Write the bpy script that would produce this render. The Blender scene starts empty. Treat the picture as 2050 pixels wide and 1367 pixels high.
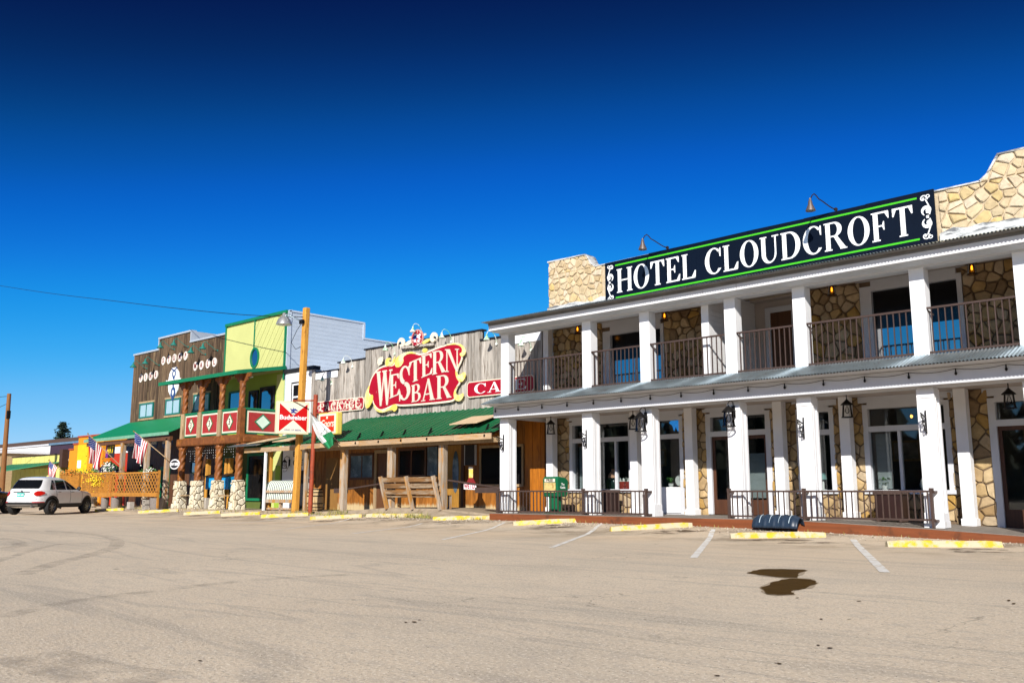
import bpy, math, random
from mathutils import Vector, Matrix
R = math.radians
rng = random.Random(11)
scene = bpy.context.scene
COL = scene.collection

# ------------------------------------------------------------------ camera
CAM_H = 1.05
cam_d = bpy.data.cameras.new("camera"); cam = bpy.data.objects.new("camera", cam_d); COL.objects.link(cam)
cam.location = (0, 0, CAM_H)
PITCH = math.atan(298.5 / 1800.0); HEAD = R(43.0)
cam.rotation_euler = (R(90) + PITCH, 0, HEAD)
cam_d.sensor_width = 36; cam_d.lens = 1800.0 / 2050.0 * 36.0
cam_d.clip_start = 0.1; cam_d.clip_end = 3000
scene.camera = cam
# ------------------------------------------------------------------ sky and sun
SUN_EL, SUN_AZ = 28.5, 30.0          # height, and turn to the right of the street front's normal
S = Vector((math.sin(R(SUN_AZ)) * math.cos(R(SUN_EL)), -math.cos(R(SUN_AZ)) * math.cos(R(SUN_EL)), math.sin(R(SUN_EL))))
world = bpy.data.worlds.new("World"); scene.world = world; world.use_nodes = True
nt = world.node_tree; bg = nt.nodes["Background"]
sky = nt.nodes.new("ShaderNodeTexSky"); sky.sky_type = 'NISHITA'; sky.sun_disc = False
sky.sun_elevation = R(SUN_EL); sky.sun_rotation = math.atan2(S.x, S.y)
sky.altitude = 2600; sky.air_density = 1.0; sky.dust_density = 0.2; sky.ozone_density = 3.0
# the photograph's deep, contrasty blue: one tone curve per channel over the whole Nishita sky
sep = nt.nodes.new("ShaderNodeSeparateColor"); cmbc = nt.nodes.new("ShaderNodeCombineColor")
scl = nt.nodes.new("ShaderNodeVectorMath"); scl.operation = 'SCALE'; scl.inputs['Scale'].default_value = 0.05
nt.links.new(sky.outputs[0], scl.inputs[0]); nt.links.new(scl.outputs[0], sep.inputs[0])
for i_, cpts in enumerate((((0, 0), (.039, .001), (.06, .0015), (.075, .003), (.112, .016), (.192, .125), (.337, .28), (1, .36)),
                           ((0, 0), (.06, .003), (.073, .010), (.10, .052), (.135, .115), (.185, .225), (.312, .39), (.435, .48), (1, .55)),
                           ((0, 0), (.12, .035), (.146, .064), (.17, .13), (.20, .27), (.243, .46), (.32, .60), (.44, .68), (1, .72)))):
    fc = nt.nodes.new("ShaderNodeFloatCurve"); cv = fc.mapping.curves[0]
    while len(cv.points) < len(cpts): cv.points.new(.5, .5)
    for p_, xy in zip(cv.points, cpts): p_.location = xy; p_.handle_type = 'AUTO_CLAMPED'
    fc.mapping.update(); nt.links.new(sep.outputs[i_], fc.inputs['Value']); nt.links.new(fc.outputs[0], cmbc.inputs[i_])
nt.links.new(cmbc.outputs[0], bg.inputs[0])
SKY_GAIN = 1.02
bg.inputs[1].default_value = SKY_GAIN
sun_d = bpy.data.lights.new("sun", 'SUN'); sun = bpy.data.objects.new("sun", sun_d); COL.objects.link(sun)
sun_d.energy = 4.8; sun_d.angle = R(0.53); sun_d.color = (1.0, 0.955, 0.88)
sun.rotation_euler = (-S).to_track_quat('-Z', 'Y').to_euler(); sun.location = (10, -20, 30)
vs = scene.view_settings; vs.view_transform = 'Standard'; vs.look = 'None'; vs.exposure = 0.46; vs.gamma = 1.0
scene.render.engine = 'CYCLES'; scene.cycles.max_bounces = 6; scene.cycles.transparent_max_bounces = 10
scene.cycles.use_denoising = True

# ------------------------------------------------------------------ measuring: a picture position seen on a plane of known depth
def _ray(u, v):
    a = (u - 1025.0) / 1800.0; b = (683.5 - v) / 1800.0
    cp, sp, ca, sa = math.cos(PITCH), math.sin(PITCH), math.cos(HEAD), math.sin(HEAD)
    f = (-sa * cp, ca * cp, sp); r = (ca, sa, 0); w = (sa * sp, -ca * sp, cp)
    return [f[i] + a * r[i] + b * w[i] for i in range(3)]
def at(u, v, Y):
    d = _ray(u, v); t = Y / d[1]; return Vector((d[0] * t, Y, CAM_H + d[2] * t))
def wx(u, v, Y): return at(u, v, Y).x
def wz(u, v, Y): return at(u, v, Y).z

# ------------------------------------------------------------------ materials
MATS = {}
def mat(name, col, rough=0.7, metal=0.0, var=0.14, scale=4.0, st=(1, 1, 1), bump=0.0, rnd=0.0, col2=None, t2=(0.55, 0.68),
        sc2=2.0, st2=(1, 1, 1), spec=0.3, emit=None, ramp=None, zwear=None, speck=0.0):
    if name in MATS: return MATS[name]
    m = bpy.data.materials.new(name); m.use_nodes = True; t = m.node_tree; N = t.nodes; Lk = t.links.new
    b = N["Principled BSDF"]; b.inputs['Roughness'].default_value = rough; b.inputs['Metallic'].default_value = metal
    b.inputs['Specular IOR Level'].default_value = spec
    geo = N.new("ShaderNodeNewGeometry"); oi = N.new("ShaderNodeObjectInfo")
    rv = N.new("ShaderNodeMath"); rv.operation = 'ADD'; Lk(oi.outputs['Random'], rv.inputs[0]); Lk(geo.outputs['Random Per Island'], rv.inputs[1])
    fr = N.new("ShaderNodeMath"); fr.operation = 'FRACT'; Lk(rv.outputs[0], fr.inputs[0])
    off = N.new("ShaderNodeVectorMath"); off.operation = 'MULTIPLY_ADD'
    cmb = N.new("ShaderNodeCombineXYZ")
    for i in range(3): Lk(fr.outputs[0], cmb.inputs[i])
    off.inputs[1].default_value = (37, 23, 51) if rnd or ramp else (0, 0, 0); Lk(cmb.outputs[0], off.inputs[0]); Lk(geo.outputs['Position'], off.inputs[2])
    def noise(sc_, st_, det=6, ro=0.6):
        mp = N.new("ShaderNodeMapping"); mp.inputs['Scale'].default_value = [sc_ * k for k in st_]; Lk(off.outputs[0], mp.inputs[0])
        n = N.new("ShaderNodeTexNoise"); n.inputs['Scale'].default_value = 1.0; n.inputs['Detail'].default_value = det; n.inputs['Roughness'].default_value = ro
        Lk(mp.outputs[0], n.inputs['Vector']); return n
    n1 = noise(scale, st)
    def rgbmix(a, bb, f, mode='MIX'):
        x = N.new("ShaderNodeMix"); x.data_type = 'RGBA'; x.blend_type = mode; x.clamp_factor = True
        for s_, k in ((a, 6), (bb, 7), (f, 0)):
            if hasattr(s_, 'default_value') and hasattr(s_, 'is_output'): Lk(s_, x.inputs[k])
            elif k == 0: x.inputs[0].default_value = s_
            else: x.inputs[k].default_value = (*s_, 1)
        return x.outputs[2]
    def mrange(src, a, bb, c=0.0, d=1.0):
        r_ = N.new("ShaderNodeMapRange"); Lk(src, r_.inputs[0])
        for i, k in enumerate((a, bb, c, d)): r_.inputs[1 + i].default_value = k
        return r_.outputs[0]
    if ramp:
        cr = N.new("ShaderNodeValToRGB"); cr.color_ramp.interpolation = 'LINEAR'
        els = cr.color_ramp.elements
        while len(els) < len(ramp): els.new(0.5)
        for i, c in enumerate(ramp): els[i].position = i / (len(ramp) - 1); els[i].color = (*c, 1)
        Lk(fr.outputs[0], cr.inputs[0]); base = cr.outputs[0]
    else:
        g = N.new("ShaderNodeRGB"); g.outputs[0].default_value = (*col, 1); base = g.outputs[0]
    k = mrange(n1.outputs[0], 0.25, 0.75, 1 - var, 1 + var)
    if rnd:
        k2 = mrange(fr.outputs[0], 0, 1, 1 - rnd, 1 + rnd)
        mm = N.new("ShaderNodeMath"); mm.operation = 'MULTIPLY'; Lk(k, mm.inputs[0]); Lk(k2, mm.inputs[1]); k = mm.outputs[0]
    vm = N.new("ShaderNodeVectorMath"); vm.operation = 'SCALE'; Lk(base, vm.inputs[0]); Lk(k, vm.inputs['Scale']); out = vm.outputs[0]
    if col2:
        n2 = noise(sc2, st2, 7, 0.65); out = rgbmix(out, col2, mrange(n2.outputs[0], t2[0], t2[1]))
    if zwear:                                   # (colour, height, spread): varnish worn off the foot of the boards
        n3 = noise(1.0, (9, 9, 0.7), 4, 0.7); sx = N.new("ShaderNodeSeparateXYZ"); Lk(geo.outputs['Position'], sx.inputs[0])
        a_ = N.new("ShaderNodeMath"); a_.operation = 'MULTIPLY_ADD'; Lk(n3.outputs[0], a_.inputs[0]); a_.inputs[1].default_value = -zwear[2]; Lk(sx.outputs[2], a_.inputs[2])
        out = rgbmix(out, zwear[0], mrange(a_.outputs[0], zwear[1] - zwear[2] * 0.5 + 0.06, zwear[1] - zwear[2] * 0.5 - 0.06))
    if speck:
        n4 = noise(60, (1, 1, 1), 2, 0.5); out = rgbmix(out, (0.02, 0.018, 0.015), mrange(n4.outputs[0], 0.66, 0.74, 0, speck))
    Lk(out, b.inputs['Base Color'])
    if bump:
        bp = N.new("ShaderNodeBump"); bp.inputs['Strength'].default_value = bump; bp.inputs['Distance'].default_value = 0.02
        Lk(n1.outputs[0], bp.inputs['Height']); Lk(bp.outputs[0], b.inputs['Normal'])
    if emit:
        b.inputs['Emission Color'].default_value = (*emit[0], 1); b.inputs['Emission Strength'].default_value = emit[1]
    MATS[name] = m; return m
def glass(name, tint=(1, 1, 1), refl=1.0, rough=0.02, base=0.04):
    if name in MATS: return MATS[name]
    m = bpy.data.materials.new(name); m.use_nodes = True; t = m.node_tree; N = t.nodes; N.clear(); Lk = t.links.new
    o = N.new("ShaderNodeOutputMaterial"); mx = N.new("ShaderNodeMixShader"); tr = N.new("ShaderNodeBsdfTransparent"); gl = N.new("ShaderNodeBsdfGlossy")
    tr.inputs[0].default_value = (*tint, 1); gl.inputs['Roughness'].default_value = rough; gl.inputs[0].default_value = (refl,) * 3 + (1,)
    f = N.new("ShaderNodeFresnel"); f.inputs[0].default_value = 1.5
    ad = N.new("ShaderNodeMath"); ad.operation = 'ADD'; ad.inputs[1].default_value = base - 0.04; Lk(f.outputs[0], ad.inputs[0])
    Lk(ad.outputs[0], mx.inputs[0]); Lk(tr.outputs[0], mx.inputs[1]); Lk(gl.outputs[0], mx.inputs[2]); Lk(mx.outputs[0], o.inputs[0])
    MATS[name] = m; return m

W_PAINT = mat('white_paint', (0.76, 0.76, 0.77), 0.5, var=0.05, scale=1.5, col2=(0.50, 0.48, 0.44), t2=(0.62, 0.78), sc2=3.5, st2=(1.5, 1.5, .3))
W_TRIM_SHADE = mat('shade_tinted_white_trim', (0.56, 0.57, 0.60), 0.5, var=0.05, scale=2)  # white trim greyed and blued: its shade is put into the colour
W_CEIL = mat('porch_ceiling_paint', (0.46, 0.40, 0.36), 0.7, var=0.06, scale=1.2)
GALV = mat('galvanised_metal', (0.42, 0.52, 0.57), 0.30, 0.85, var=0.25, scale=1.6, col2=(0.36, 0.40, 0.42), sc2=3)
DARKMETAL = mat('dark_flashing', (0.20, 0.19, 0.18), 0.5, 0.2, var=0.2)
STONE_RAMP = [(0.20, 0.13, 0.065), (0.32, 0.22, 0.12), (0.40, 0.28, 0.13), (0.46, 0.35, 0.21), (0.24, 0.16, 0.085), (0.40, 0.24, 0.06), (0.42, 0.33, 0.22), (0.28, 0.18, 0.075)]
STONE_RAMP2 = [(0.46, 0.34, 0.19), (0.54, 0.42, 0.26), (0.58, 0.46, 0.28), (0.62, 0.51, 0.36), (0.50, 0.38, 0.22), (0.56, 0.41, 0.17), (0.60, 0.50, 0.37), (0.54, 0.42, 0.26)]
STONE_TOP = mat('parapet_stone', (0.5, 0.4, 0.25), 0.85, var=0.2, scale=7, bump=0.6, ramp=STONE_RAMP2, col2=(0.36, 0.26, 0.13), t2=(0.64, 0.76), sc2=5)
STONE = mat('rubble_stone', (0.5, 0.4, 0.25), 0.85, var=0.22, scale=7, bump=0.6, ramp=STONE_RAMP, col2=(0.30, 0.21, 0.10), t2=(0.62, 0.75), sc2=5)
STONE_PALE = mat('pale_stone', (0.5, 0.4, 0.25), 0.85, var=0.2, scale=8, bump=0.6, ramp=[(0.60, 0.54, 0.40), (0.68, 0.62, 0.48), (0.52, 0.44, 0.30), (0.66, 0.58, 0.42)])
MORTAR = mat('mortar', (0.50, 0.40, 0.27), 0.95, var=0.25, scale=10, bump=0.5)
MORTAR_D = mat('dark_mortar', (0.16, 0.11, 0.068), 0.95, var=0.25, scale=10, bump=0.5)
FLASH = mat('patched_tar_flashing', (0.62, 0.62, 0.60), 0.6, 0.2, var=0.2, scale=6, col2=(0.18, 0.18, 0.18), t2=(0.5, 0.58), sc2=2.2, st2=(.6, 1, 3), bump=.5)
RAIL = mat('brown_rail_metal', (0.085, 0.055, 0.045), 0.45, 0.3, var=0.2, scale=6)
RUSTB = mat('rust_brown_board', (0.19, 0.055, 0.018), 0.65, var=0.25, scale=3, st=(.4, 1, 6), col2=(0.10, 0.035, 0.015), sc2=2)
DECK = mat('grey_deck', (0.22, 0.19, 0.16), 0.8, var=0.2, scale=3, st=(6, .5, 1), col2=(0.18, 0.15, 0.12))
GREYW = mat('weathered_plank', (0.37, 0.335, 0.295), 0.85, var=0.55, scale=3.2, st=(7, 7, .45), rnd=0.34, col2=(0.10, 0.07, 0.045), t2=(0.54, 0.66), sc2=2.2, st2=(6, 6, .5), bump=.35)
BROWNW = mat('dark_brown_plank', (0.095, 0.06, 0.036), 0.85, var=0.45, scale=3.2, st=(7, 7, .5), rnd=0.45, col2=(0.30, 0.21, 0.11), t2=(0.55, 0.70), sc2=2, st2=(6, 6, .4), bump=.35)
VARN = mat('varnished_plank', (0.31, 0.115, 0.018), 0.55, var=0.35, scale=2.5, st=(6, 6, .6), rnd=0.2, col2=(0.15, 0.055, 0.012), t2=(0.5, 0.68), sc2=2.0, st2=(3, 3, .6), zwear=((0.52, 0.40, 0.22), 0.50, 0.45))
VARN2 = mat('orange_plank', (0.38, 0.125, 0.010), 0.5, var=0.3, scale=2.5, st=(6, 6, .6), rnd=0.12, col2=(0.26, 0.08, 0.01), t2=(0.56, 0.70), sc2=2.0, st2=(3, 3, .8))
BROWND = mat('dark_varnish', (0.10, 0.042, 0.018), 0.5, var=0.3, scale=3, st=(6, 6, .6), rnd=.2)
TIMB = mat('timber_post', (0.36, 0.25, 0.14), 0.8, var=0.35, scale=3, st=(6, 6, .5), rnd=.15, col2=(0.16, 0.09, 0.04), t2=(0.58, 0.7), sc2=2, st2=(4, 4, .6), bump=.3)
TIMBG = mat('grey_timber', (0.36, 0.29, 0.22), 0.85, var=0.4, scale=3, st=(6, 6, .5), rnd=.2, col2=(0.40, 0.19, 0.04), t2=(0.47, 0.62), sc2=1.6, st2=(4, 4, .8), bump=.3)
TIMBH = mat('timber_board', (0.40, 0.28, 0.17), 0.8, var=0.3, scale=3, st=(.5, 6, 6), rnd=.2, col2=(0.44, 0.22, 0.04), t2=(0.52, 0.66), sc2=1.1, st2=(.7, 3, 3), bump=.3)
POLEW = mat('pole_wood', (0.56, 0.27, 0.045), 0.75, var=0.3, scale=4, st=(6, 6, .4), col2=(0.20, 0.07, 0.01), t2=(0.58, 0.68), sc2=3, st2=(4, 4, .6), bump=.3)
CARVED = mat('carved_log', (0.20, 0.066, 0.016), 0.5, var=0.4, scale=5, rnd=.12, col2=(0.36, 0.14, 0.02), t2=(0.55, 0.7), sc2=2.2, bump=.3)
LATT = mat('lattice_wood', (0.42, 0.18, 0.028), 0.7, var=0.25, scale=4, rnd=.1)
GREENM = mat('green_corrugated_metal', (0.004, 0.098, 0.036), 0.42, 0.0, var=0.16, scale=1.2, st=(3, .6, .6), spec=.5)
GREENF = mat('green_awning_metal', (0.006, 0.22, 0.085), 0.5, var=0.06, scale=1)
GREENP = mat('green_paint', (0.008, 0.17, 0.075), 0.5, var=0.1, scale=2)
TEALP = mat('teal_paint', (0.015, 0.16, 0.13), 0.5, var=0.1)
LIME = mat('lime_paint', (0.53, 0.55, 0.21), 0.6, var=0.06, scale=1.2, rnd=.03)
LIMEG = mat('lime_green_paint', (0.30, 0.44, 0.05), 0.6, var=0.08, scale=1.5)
SIDING = mat('blue_grey_siding', (0.46, 0.53, 0.62), 0.55, var=0.06, scale=1.2, rnd=.03)
WBOARD = mat('white_siding', (0.78, 0.78, 0.78), 0.55, var=0.05, scale=1.2)
BLACKP = mat('black_trim', (0.018, 0.018, 0.022), 0.5, var=0.2)
IRON = mat('black_iron', (0.012, 0.011, 0.011), 0.45, 0.5, var=0.2)
BRONZE = mat('bronze_metal', (0.05, 0.033, 0.026), 0.4, 0.6, var=0.2)
LAMPGR = mat('grey_lamp_shade', (0.16, 0.13, 0.12), 0.45, 0.5, var=0.2)
NAVY = mat('navy_sign_face', (0.0015, 0.005, 0.014), 0.55, var=0.2, scale=.6, spec=.12)
LIMEL = mat('lime_line', (0.06, 0.48, 0.015), 0.5, var=0.03)
LETTERW = mat('letter_white', (0.82, 0.82, 0.82), 0.5, var=0.03)
REDS = mat('sign_red', (0.36, 0.002, 0.018), 0.55, var=0.12, scale=2, col2=(0.70, 0.62, 0.55), t2=(0.71, 0.75), sc2=5)
REDSW = mat('sign_red_worn', (0.33, 0.004, 0.02), 0.55, var=0.12, scale=2, col2=(0.66, 0.56, 0.48), t2=(0.52, 0.56), sc2=6)
CREAM = mat('sign_cream', (0.74, 0.66, 0.52), 0.6, var=0.1, scale=3)
LETTC = mat('sign_letter_cream', (0.66, 0.58, 0.48), 0.6, var=0.16, scale=2, st=(4, 4, .7), col2=(0.50, 0.05, 0.05), t2=(0.70, 0.74), sc2=7)
YELS = mat('sign_yellow', (0.80, 0.60, 0.12), 0.6, var=0.2, scale=1.6, col2=(0.80, 0.74, 0.42), t2=(0.45, 0.6), sc2=1.5)
REDB = mat('bright_red', (0.52, 0.006, 0.006), 0.4, var=0.04)
PANELR = mat('panel_red', (0.34, 0.026, 0.026), 0.6, var=0.1)
MINT = mat('mint_paint', (0.58, 0.72, 0.60), 0.6, var=0.05)
BLUEI = mat('blue_ink', (0.02, 0.04, 0.25), 0.5, var=0.1)
YPAINT = mat('yellow_kerb_paint', (0.60, 0.42, 0.025), 0.8, var=0.2, scale=3, col2=(0.50, 0.43, 0.29), t2=(0.42, 0.54), sc2=4.0, rnd=.08, bump=.3, speck=.5)
LINEP = mat('parking_line_paint', (0.74, 0.72, 0.68), 0.8, var=0.15, scale=4, col2=(0.56, 0.48, 0.38), t2=(0.50, 0.60), sc2=5)
CONC = mat('concrete', (0.40, 0.36, 0.31), 0.9, var=0.25, scale=6, bump=.4, speck=.4)
WALK = mat('dusty_sidewalk', (0.34, 0.27, 0.19), 0.9, var=0.25, scale=2.5, bump=.4, col2=(0.22, 0.16, 0.10))
PLY = mat('plywood', (0.60, 0.44, 0.27), 0.8, var=0.12, scale=3)
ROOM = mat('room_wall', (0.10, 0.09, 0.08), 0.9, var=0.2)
GLASS = glass('window_glass', (0.85, 0.88, 0.88), 0.9, base=0.05)
GLASSB = mat('mirror_glass', (0.010, 0.022, 0.045), 0.04, 0.0, var=0.05, spec=1.0); GLASSB.node_tree.nodes["Principled BSDF"].inputs['IOR'].default_value = 2.6
GLASSD = mat('dark_pane', (0.008, 0.008, 0.009), 0.12, var=0.1, spec=.35)
CLEAR = glass('lantern_glass', (0.95, 0.95, 0.94), 0.06, base=0.05)
EMBER = mat('lit_filament', (0.9, 0.4, 0.05), 0.5, emit=((1.0, 0.45, 0.06), 4.0))
AMBER = glass('amber_glass', (0.62, 0.40, 0.12), 0.5, base=0.06)
PALEB = mat('curtain', (0.30, 0.44, 0.52), 0.8, var=0.15, scale=3, st=(5, 5, .3))
DKBLUE = mat('dark_blue_plastic', (0.02, 0.035, 0.06), 0.35, var=0.15)

# ------------------------------------------------------------------ mesh building
class G:
    def __init__(s): s.v = []; s.f = []; s.k = []; s.cur = 0
    def add(s, vs_, fs_):
        o = len(s.v); s.v += [tuple(p) for p in vs_]; s.f += [[i + o for i in f] for f in fs_]; s.k += [s.cur] * len(fs_); return s
    def box(s, x0, x1, y0, y1, z0, z1):
        return s.add([(x0, y0, z0), (x1, y0, z0), (x1, y1, z0), (x0, y1, z0), (x0, y0, z1), (x1, y0, z1), (x1, y1, z1), (x0, y1, z1)],
                     [(0, 3, 2, 1), (4, 5, 6, 7), (0, 1, 5, 4), (1, 2, 6, 5), (2, 3, 7, 6), (3, 0, 4, 7)])
    def bar(s, p, q, w, h, up=(0, 0, 1)):
        p = Vector(p); q = Vector(q); d = (q - p).normalized(); u = Vector(up); a = d.cross(u)
        a = a.normalized() if a.length > 1e-5 else Vector((1, 0, 0)); b = a.cross(d).normalized(); a *= w / 2; b *= h / 2
        return s.add([p - a - b, p + a - b, p + a + b, p - a + b, q - a - b, q + a - b, q + a + b, q - a + b],
                     [(0, 3, 2, 1), (4, 5, 6, 7), (0, 1, 5, 4), (1, 2, 6, 5), (2, 3, 7, 6), (3, 0, 4, 7)])
    def ext(s, pts, fr, d0, d1):                # polygon in a frame, from depth d0 (back) to d1 (front)
        o, r, u = fr; n = r.cross(u); k = len(pts)
        a = [o + r * p[0] + u * p[1] + n * d0 for p in pts]; b = [o + r * p[0] + u * p[1] + n * d1 for p in pts]
        area = sum(pts[i][0] * pts[(i + 1) % k][1] - pts[(i + 1) % k][0] * pts[i][1] for i in range(k))
        fs_ = [list(range(k - 1, -1, -1)), list(range(k, 2 * k))] + [[i, (i + 1) % k, k + (i + 1) % k, k + i] for i in range(k)]
        if area < 0: fs_ = [f[::-1] for f in fs_]
        return s.add(a + b, fs_)
    def strip(s, A, B, fr, d0, d1, closed=False):   # ribbon between two outlines in a frame
        n = len(A); m = n if closed else n - 1
        for i in range(m):
            j = (i + 1) % n; s.ext([A[i], A[j], B[j], B[i]], fr, d0, d1)
        return s
    def cyl(s, p, q, r0, r1=None, n=10, caps=True):
        r1 = r0 if r1 is None else r1; p = Vector(p); q = Vector(q); d = (q - p).normalized()
        a = d.orthogonal().normalized(); b = d.cross(a)
        vs_ = [p + (a * math.cos(2 * math.pi * i / n) + b * math.sin(2 * math.pi * i / n)) * r0 for i in range(n)]
        vs_ += [q + (a * math.cos(2 * math.pi * i / n) + b * math.sin(2 * math.pi * i / n)) * r1 for i in range(n)]
        fs_ = [[i, (i + 1) % n, n + (i + 1) % n, n + i] for i in range(n)]
        if caps: fs_ += [list(range(n - 1, -1, -1)), list(range(n, 2 * n))]
        return s.add(vs_, fs_)
    def tube(s, pts, r, n=6):
        pts = [Vector(p) for p in pts]; rings = []
        a = None
        for i, p in enumerate(pts):
            d = (pts[min(i + 1, len(pts) - 1)] - pts[max(i - 1, 0)]).normalized()
            a = d.orthogonal().normalized() if a is None else (a - d * a.dot(d)).normalized(); b = d.cross(a)
            rings.append([p + (a * math.cos(2 * math.pi * k / n) + b * math.sin(2 * math.pi * k / n)) * r for k in range(n)])
        vs_ = [v for rg in rings for v in rg]; fs_ = []
        for i in range(len(pts) - 1):
            for k in range(n): fs_.append([i * n + k, i * n + (k + 1) % n, (i + 1) * n + (k + 1) % n, (i + 1) * n + k])
        fs_ += [list(range(n - 1, -1, -1)), list(range((len(pts) - 1) * n, len(pts) * n))]
        return s.add(vs_, fs_)
    def lathe(s, c, prof, n=16, axis=(0, 0, 1), cap=True):
        c = Vector(c); d = Vector(axis).normalized(); a = d.orthogonal().normalized(); b = d.cross(a); vs_ = []
        for r, z in prof: vs_ += [c + d * z + (a * math.cos(2 * math.pi * i / n) + b * math.sin(2 * math.pi * i / n)) * r for i in range(n)]
        fs_ = [[k * n + i, k * n + (i + 1) % n, (k + 1) * n + (i + 1) % n, (k + 1) * n + i] for k in range(len(prof) - 1) for i in range(n)]
        if cap: fs_ += [list(range(n - 1, -1, -1)), list(range((len(prof) - 1) * n, len(prof) * n))]
        return s.add(vs_, fs_)
    def obj(s, name, mats, parent=None, smooth=False, bevel=0.0, origin=None):
        if not isinstance(mats, (list, tuple)): mats = [mats]
        if parent is not None: o = Vector(parent['_o'])
        elif origin is not None: o = Vector(origin)
        else:
            xs = [v[0] for v in s.v]; ys = [v[1] for v in s.v]; zs = [v[2] for v in s.v]
            o = Vector(((min(xs) + max(xs)) / 2, (min(ys) + max(ys)) / 2, min(zs)))
        me = bpy.data.meshes.new(name); me.from_pydata([(v[0] - o.x, v[1] - o.y, v[2] - o.z) for v in s.v], [], s.f)
        for m in mats: me.materials.append(m)
        if len(mats) > 1: me.polygons.foreach_set('material_index', s.k)
        if smooth:
            me.polygons.foreach_set('use_smooth', [True] * len(me.polygons))
            try: me.set_sharp_from_angle(angle=R(40))
            except Exception: pass
        me.update()
        ob = bpy.data.objects.new(name, me); COL.objects.link(ob)
        ob['_o'] = tuple(o)
        if parent is None: ob.location = o
        else: ob.parent = parent
        if bevel:
            bv = ob.modifiers.new('bevel', 'BEVEL'); bv.width = bevel; bv.segments = 2; bv.limit_method = 'ANGLE'
        return ob
def tag(o, label, cat, group=None):
    o['label'] = label; o['category'] = cat
    if group: o['group'] = group
    return o
def thing(name, label, cat, loc, group=None):
    o = bpy.data.objects.new(name, None); COL.objects.link(o); o.location = loc; o['_o'] = tuple(loc); o.empty_display_size = .2
    return tag(o, label, cat, group)
UNIT = {}
def piece(name, m, parent, x0, x1, y0, y1, z0, z1, rot=None):
    if m.name not in UNIT:
        g = G().box(-.5, .5, -.5, .5, -.5, .5); me = bpy.data.meshes.new('unit_' + m.name); me.from_pydata(g.v, [], g.f); me.materials.append(m); UNIT[m.name] = me
    o = bpy.data.objects.new(name, UNIT[m.name]); COL.objects.link(o); o.parent = parent; p = parent['_o']
    o.location = ((x0 + x1) / 2 - p[0], (y0 + y1) / 2 - p[1], (z0 + z1) / 2 - p[2]); o.scale = (x1 - x0, y1 - y0, z1 - z0)
    o['_o'] = (0, 0, 0)
    if rot: o.rotation_euler = rot
    return o
def copy_tree(o, parent=None):
    c = o.copy(); COL.objects.link(c); c.parent = parent
    for ch in list(o.children): copy_tree(ch, c)
    return c
def FX(x, y, z): return (Vector((x, y, z)), Vector((1, 0, 0)), Vector((0, 0, 1)))      # frame facing the street
def FF(o, r): return (Vector(o), Vector(r).normalized(), Vector((0, 0, 1)))
def arc(cx, cy, rx, ry, a0, a1, n=16):
    return [(cx + rx * math.cos(R(a0 + (a1 - a0) * i / n)), cy + ry * math.sin(R(a0 + (a1 - a0) * i / n))) for i in range(n + 1)]
def ell(cx, cy, rx, ry, n=28): return [(cx + rx * math.cos(2 * math.pi * i / n), cy + ry * math.sin(2 * math.pi * i / n)) for i in range(n)]
def spiral(cx, cy, r0, r1, a0, a1, n=24):
    return [(cx + (r0 + (r1 - r0) * i / n) * math.cos(R(a0 + (a1 - a0) * i / n)), cy + (r0 + (r1 - r0) * i / n) * math.sin(R(a0 + (a1 - a0) * i / n))) for i in range(n + 1)]
def pline(g, pts, w, fr, d0, d1, taper=False):      # a ribbon of given width along a line in a frame
    A = []; B = []; n = len(pts)
    for i, p in enumerate(pts):
        a = Vector(pts[max(i - 1, 0)]); b = Vector(pts[min(i + 1, n - 1)]); t = (b - a).normalized(); nn = Vector((-t.y, t.x))
        ww = w / 2 * ((0.25 + 1.5 * math.sin(math.pi * (i + .3) / n)) if taper else 1)
        A.append((p[0] + nn.x * ww, p[1] + nn.y * ww)); B.append((p[0] - nn.x * ww, p[1] - nn.y * ww))
    g.strip(A, B, fr, d0, d1)

# ------------------------------------------------------------------ lettering
def text(name, s_, size, m, parent, fr, depth=0.01, d0=0.0, bold=0.0, sx=1.0, shear=0.0, warp=None):
    cu = bpy.data.curves.new('t', 'FONT'); cu.body = s_; cu.size = size; cu.align_x = 'CENTER'; cu.align_y = 'CENTER'; cu.extrude = depth / 2; cu.offset = bold; cu.shear = shear
    cu.resolution_u = 3
    ob = bpy.data.objects.new('t', cu); me = bpy.data.meshes.new_from_object(ob); bpy.data.objects.remove(ob); bpy.data.curves.remove(cu)
    o, r, u = fr; n = r.cross(u); po = Vector(parent['_o'])
    for v in me.vertices:
        x, y = v.co.x * sx, v.co.y
        if warp: x, y = warp(x, y)
        v.co = o + r * x + u * y + n * (d0 + depth / 2 + v.co.z) - po
    me.materials.clear(); me.materials.append(m)
    for p in me.polygons: p.material_index = 0
    q = bpy.data.objects.new(name, me); COL.objects.link(q); q.parent = parent; q['_o'] = tuple(po); return q
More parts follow.
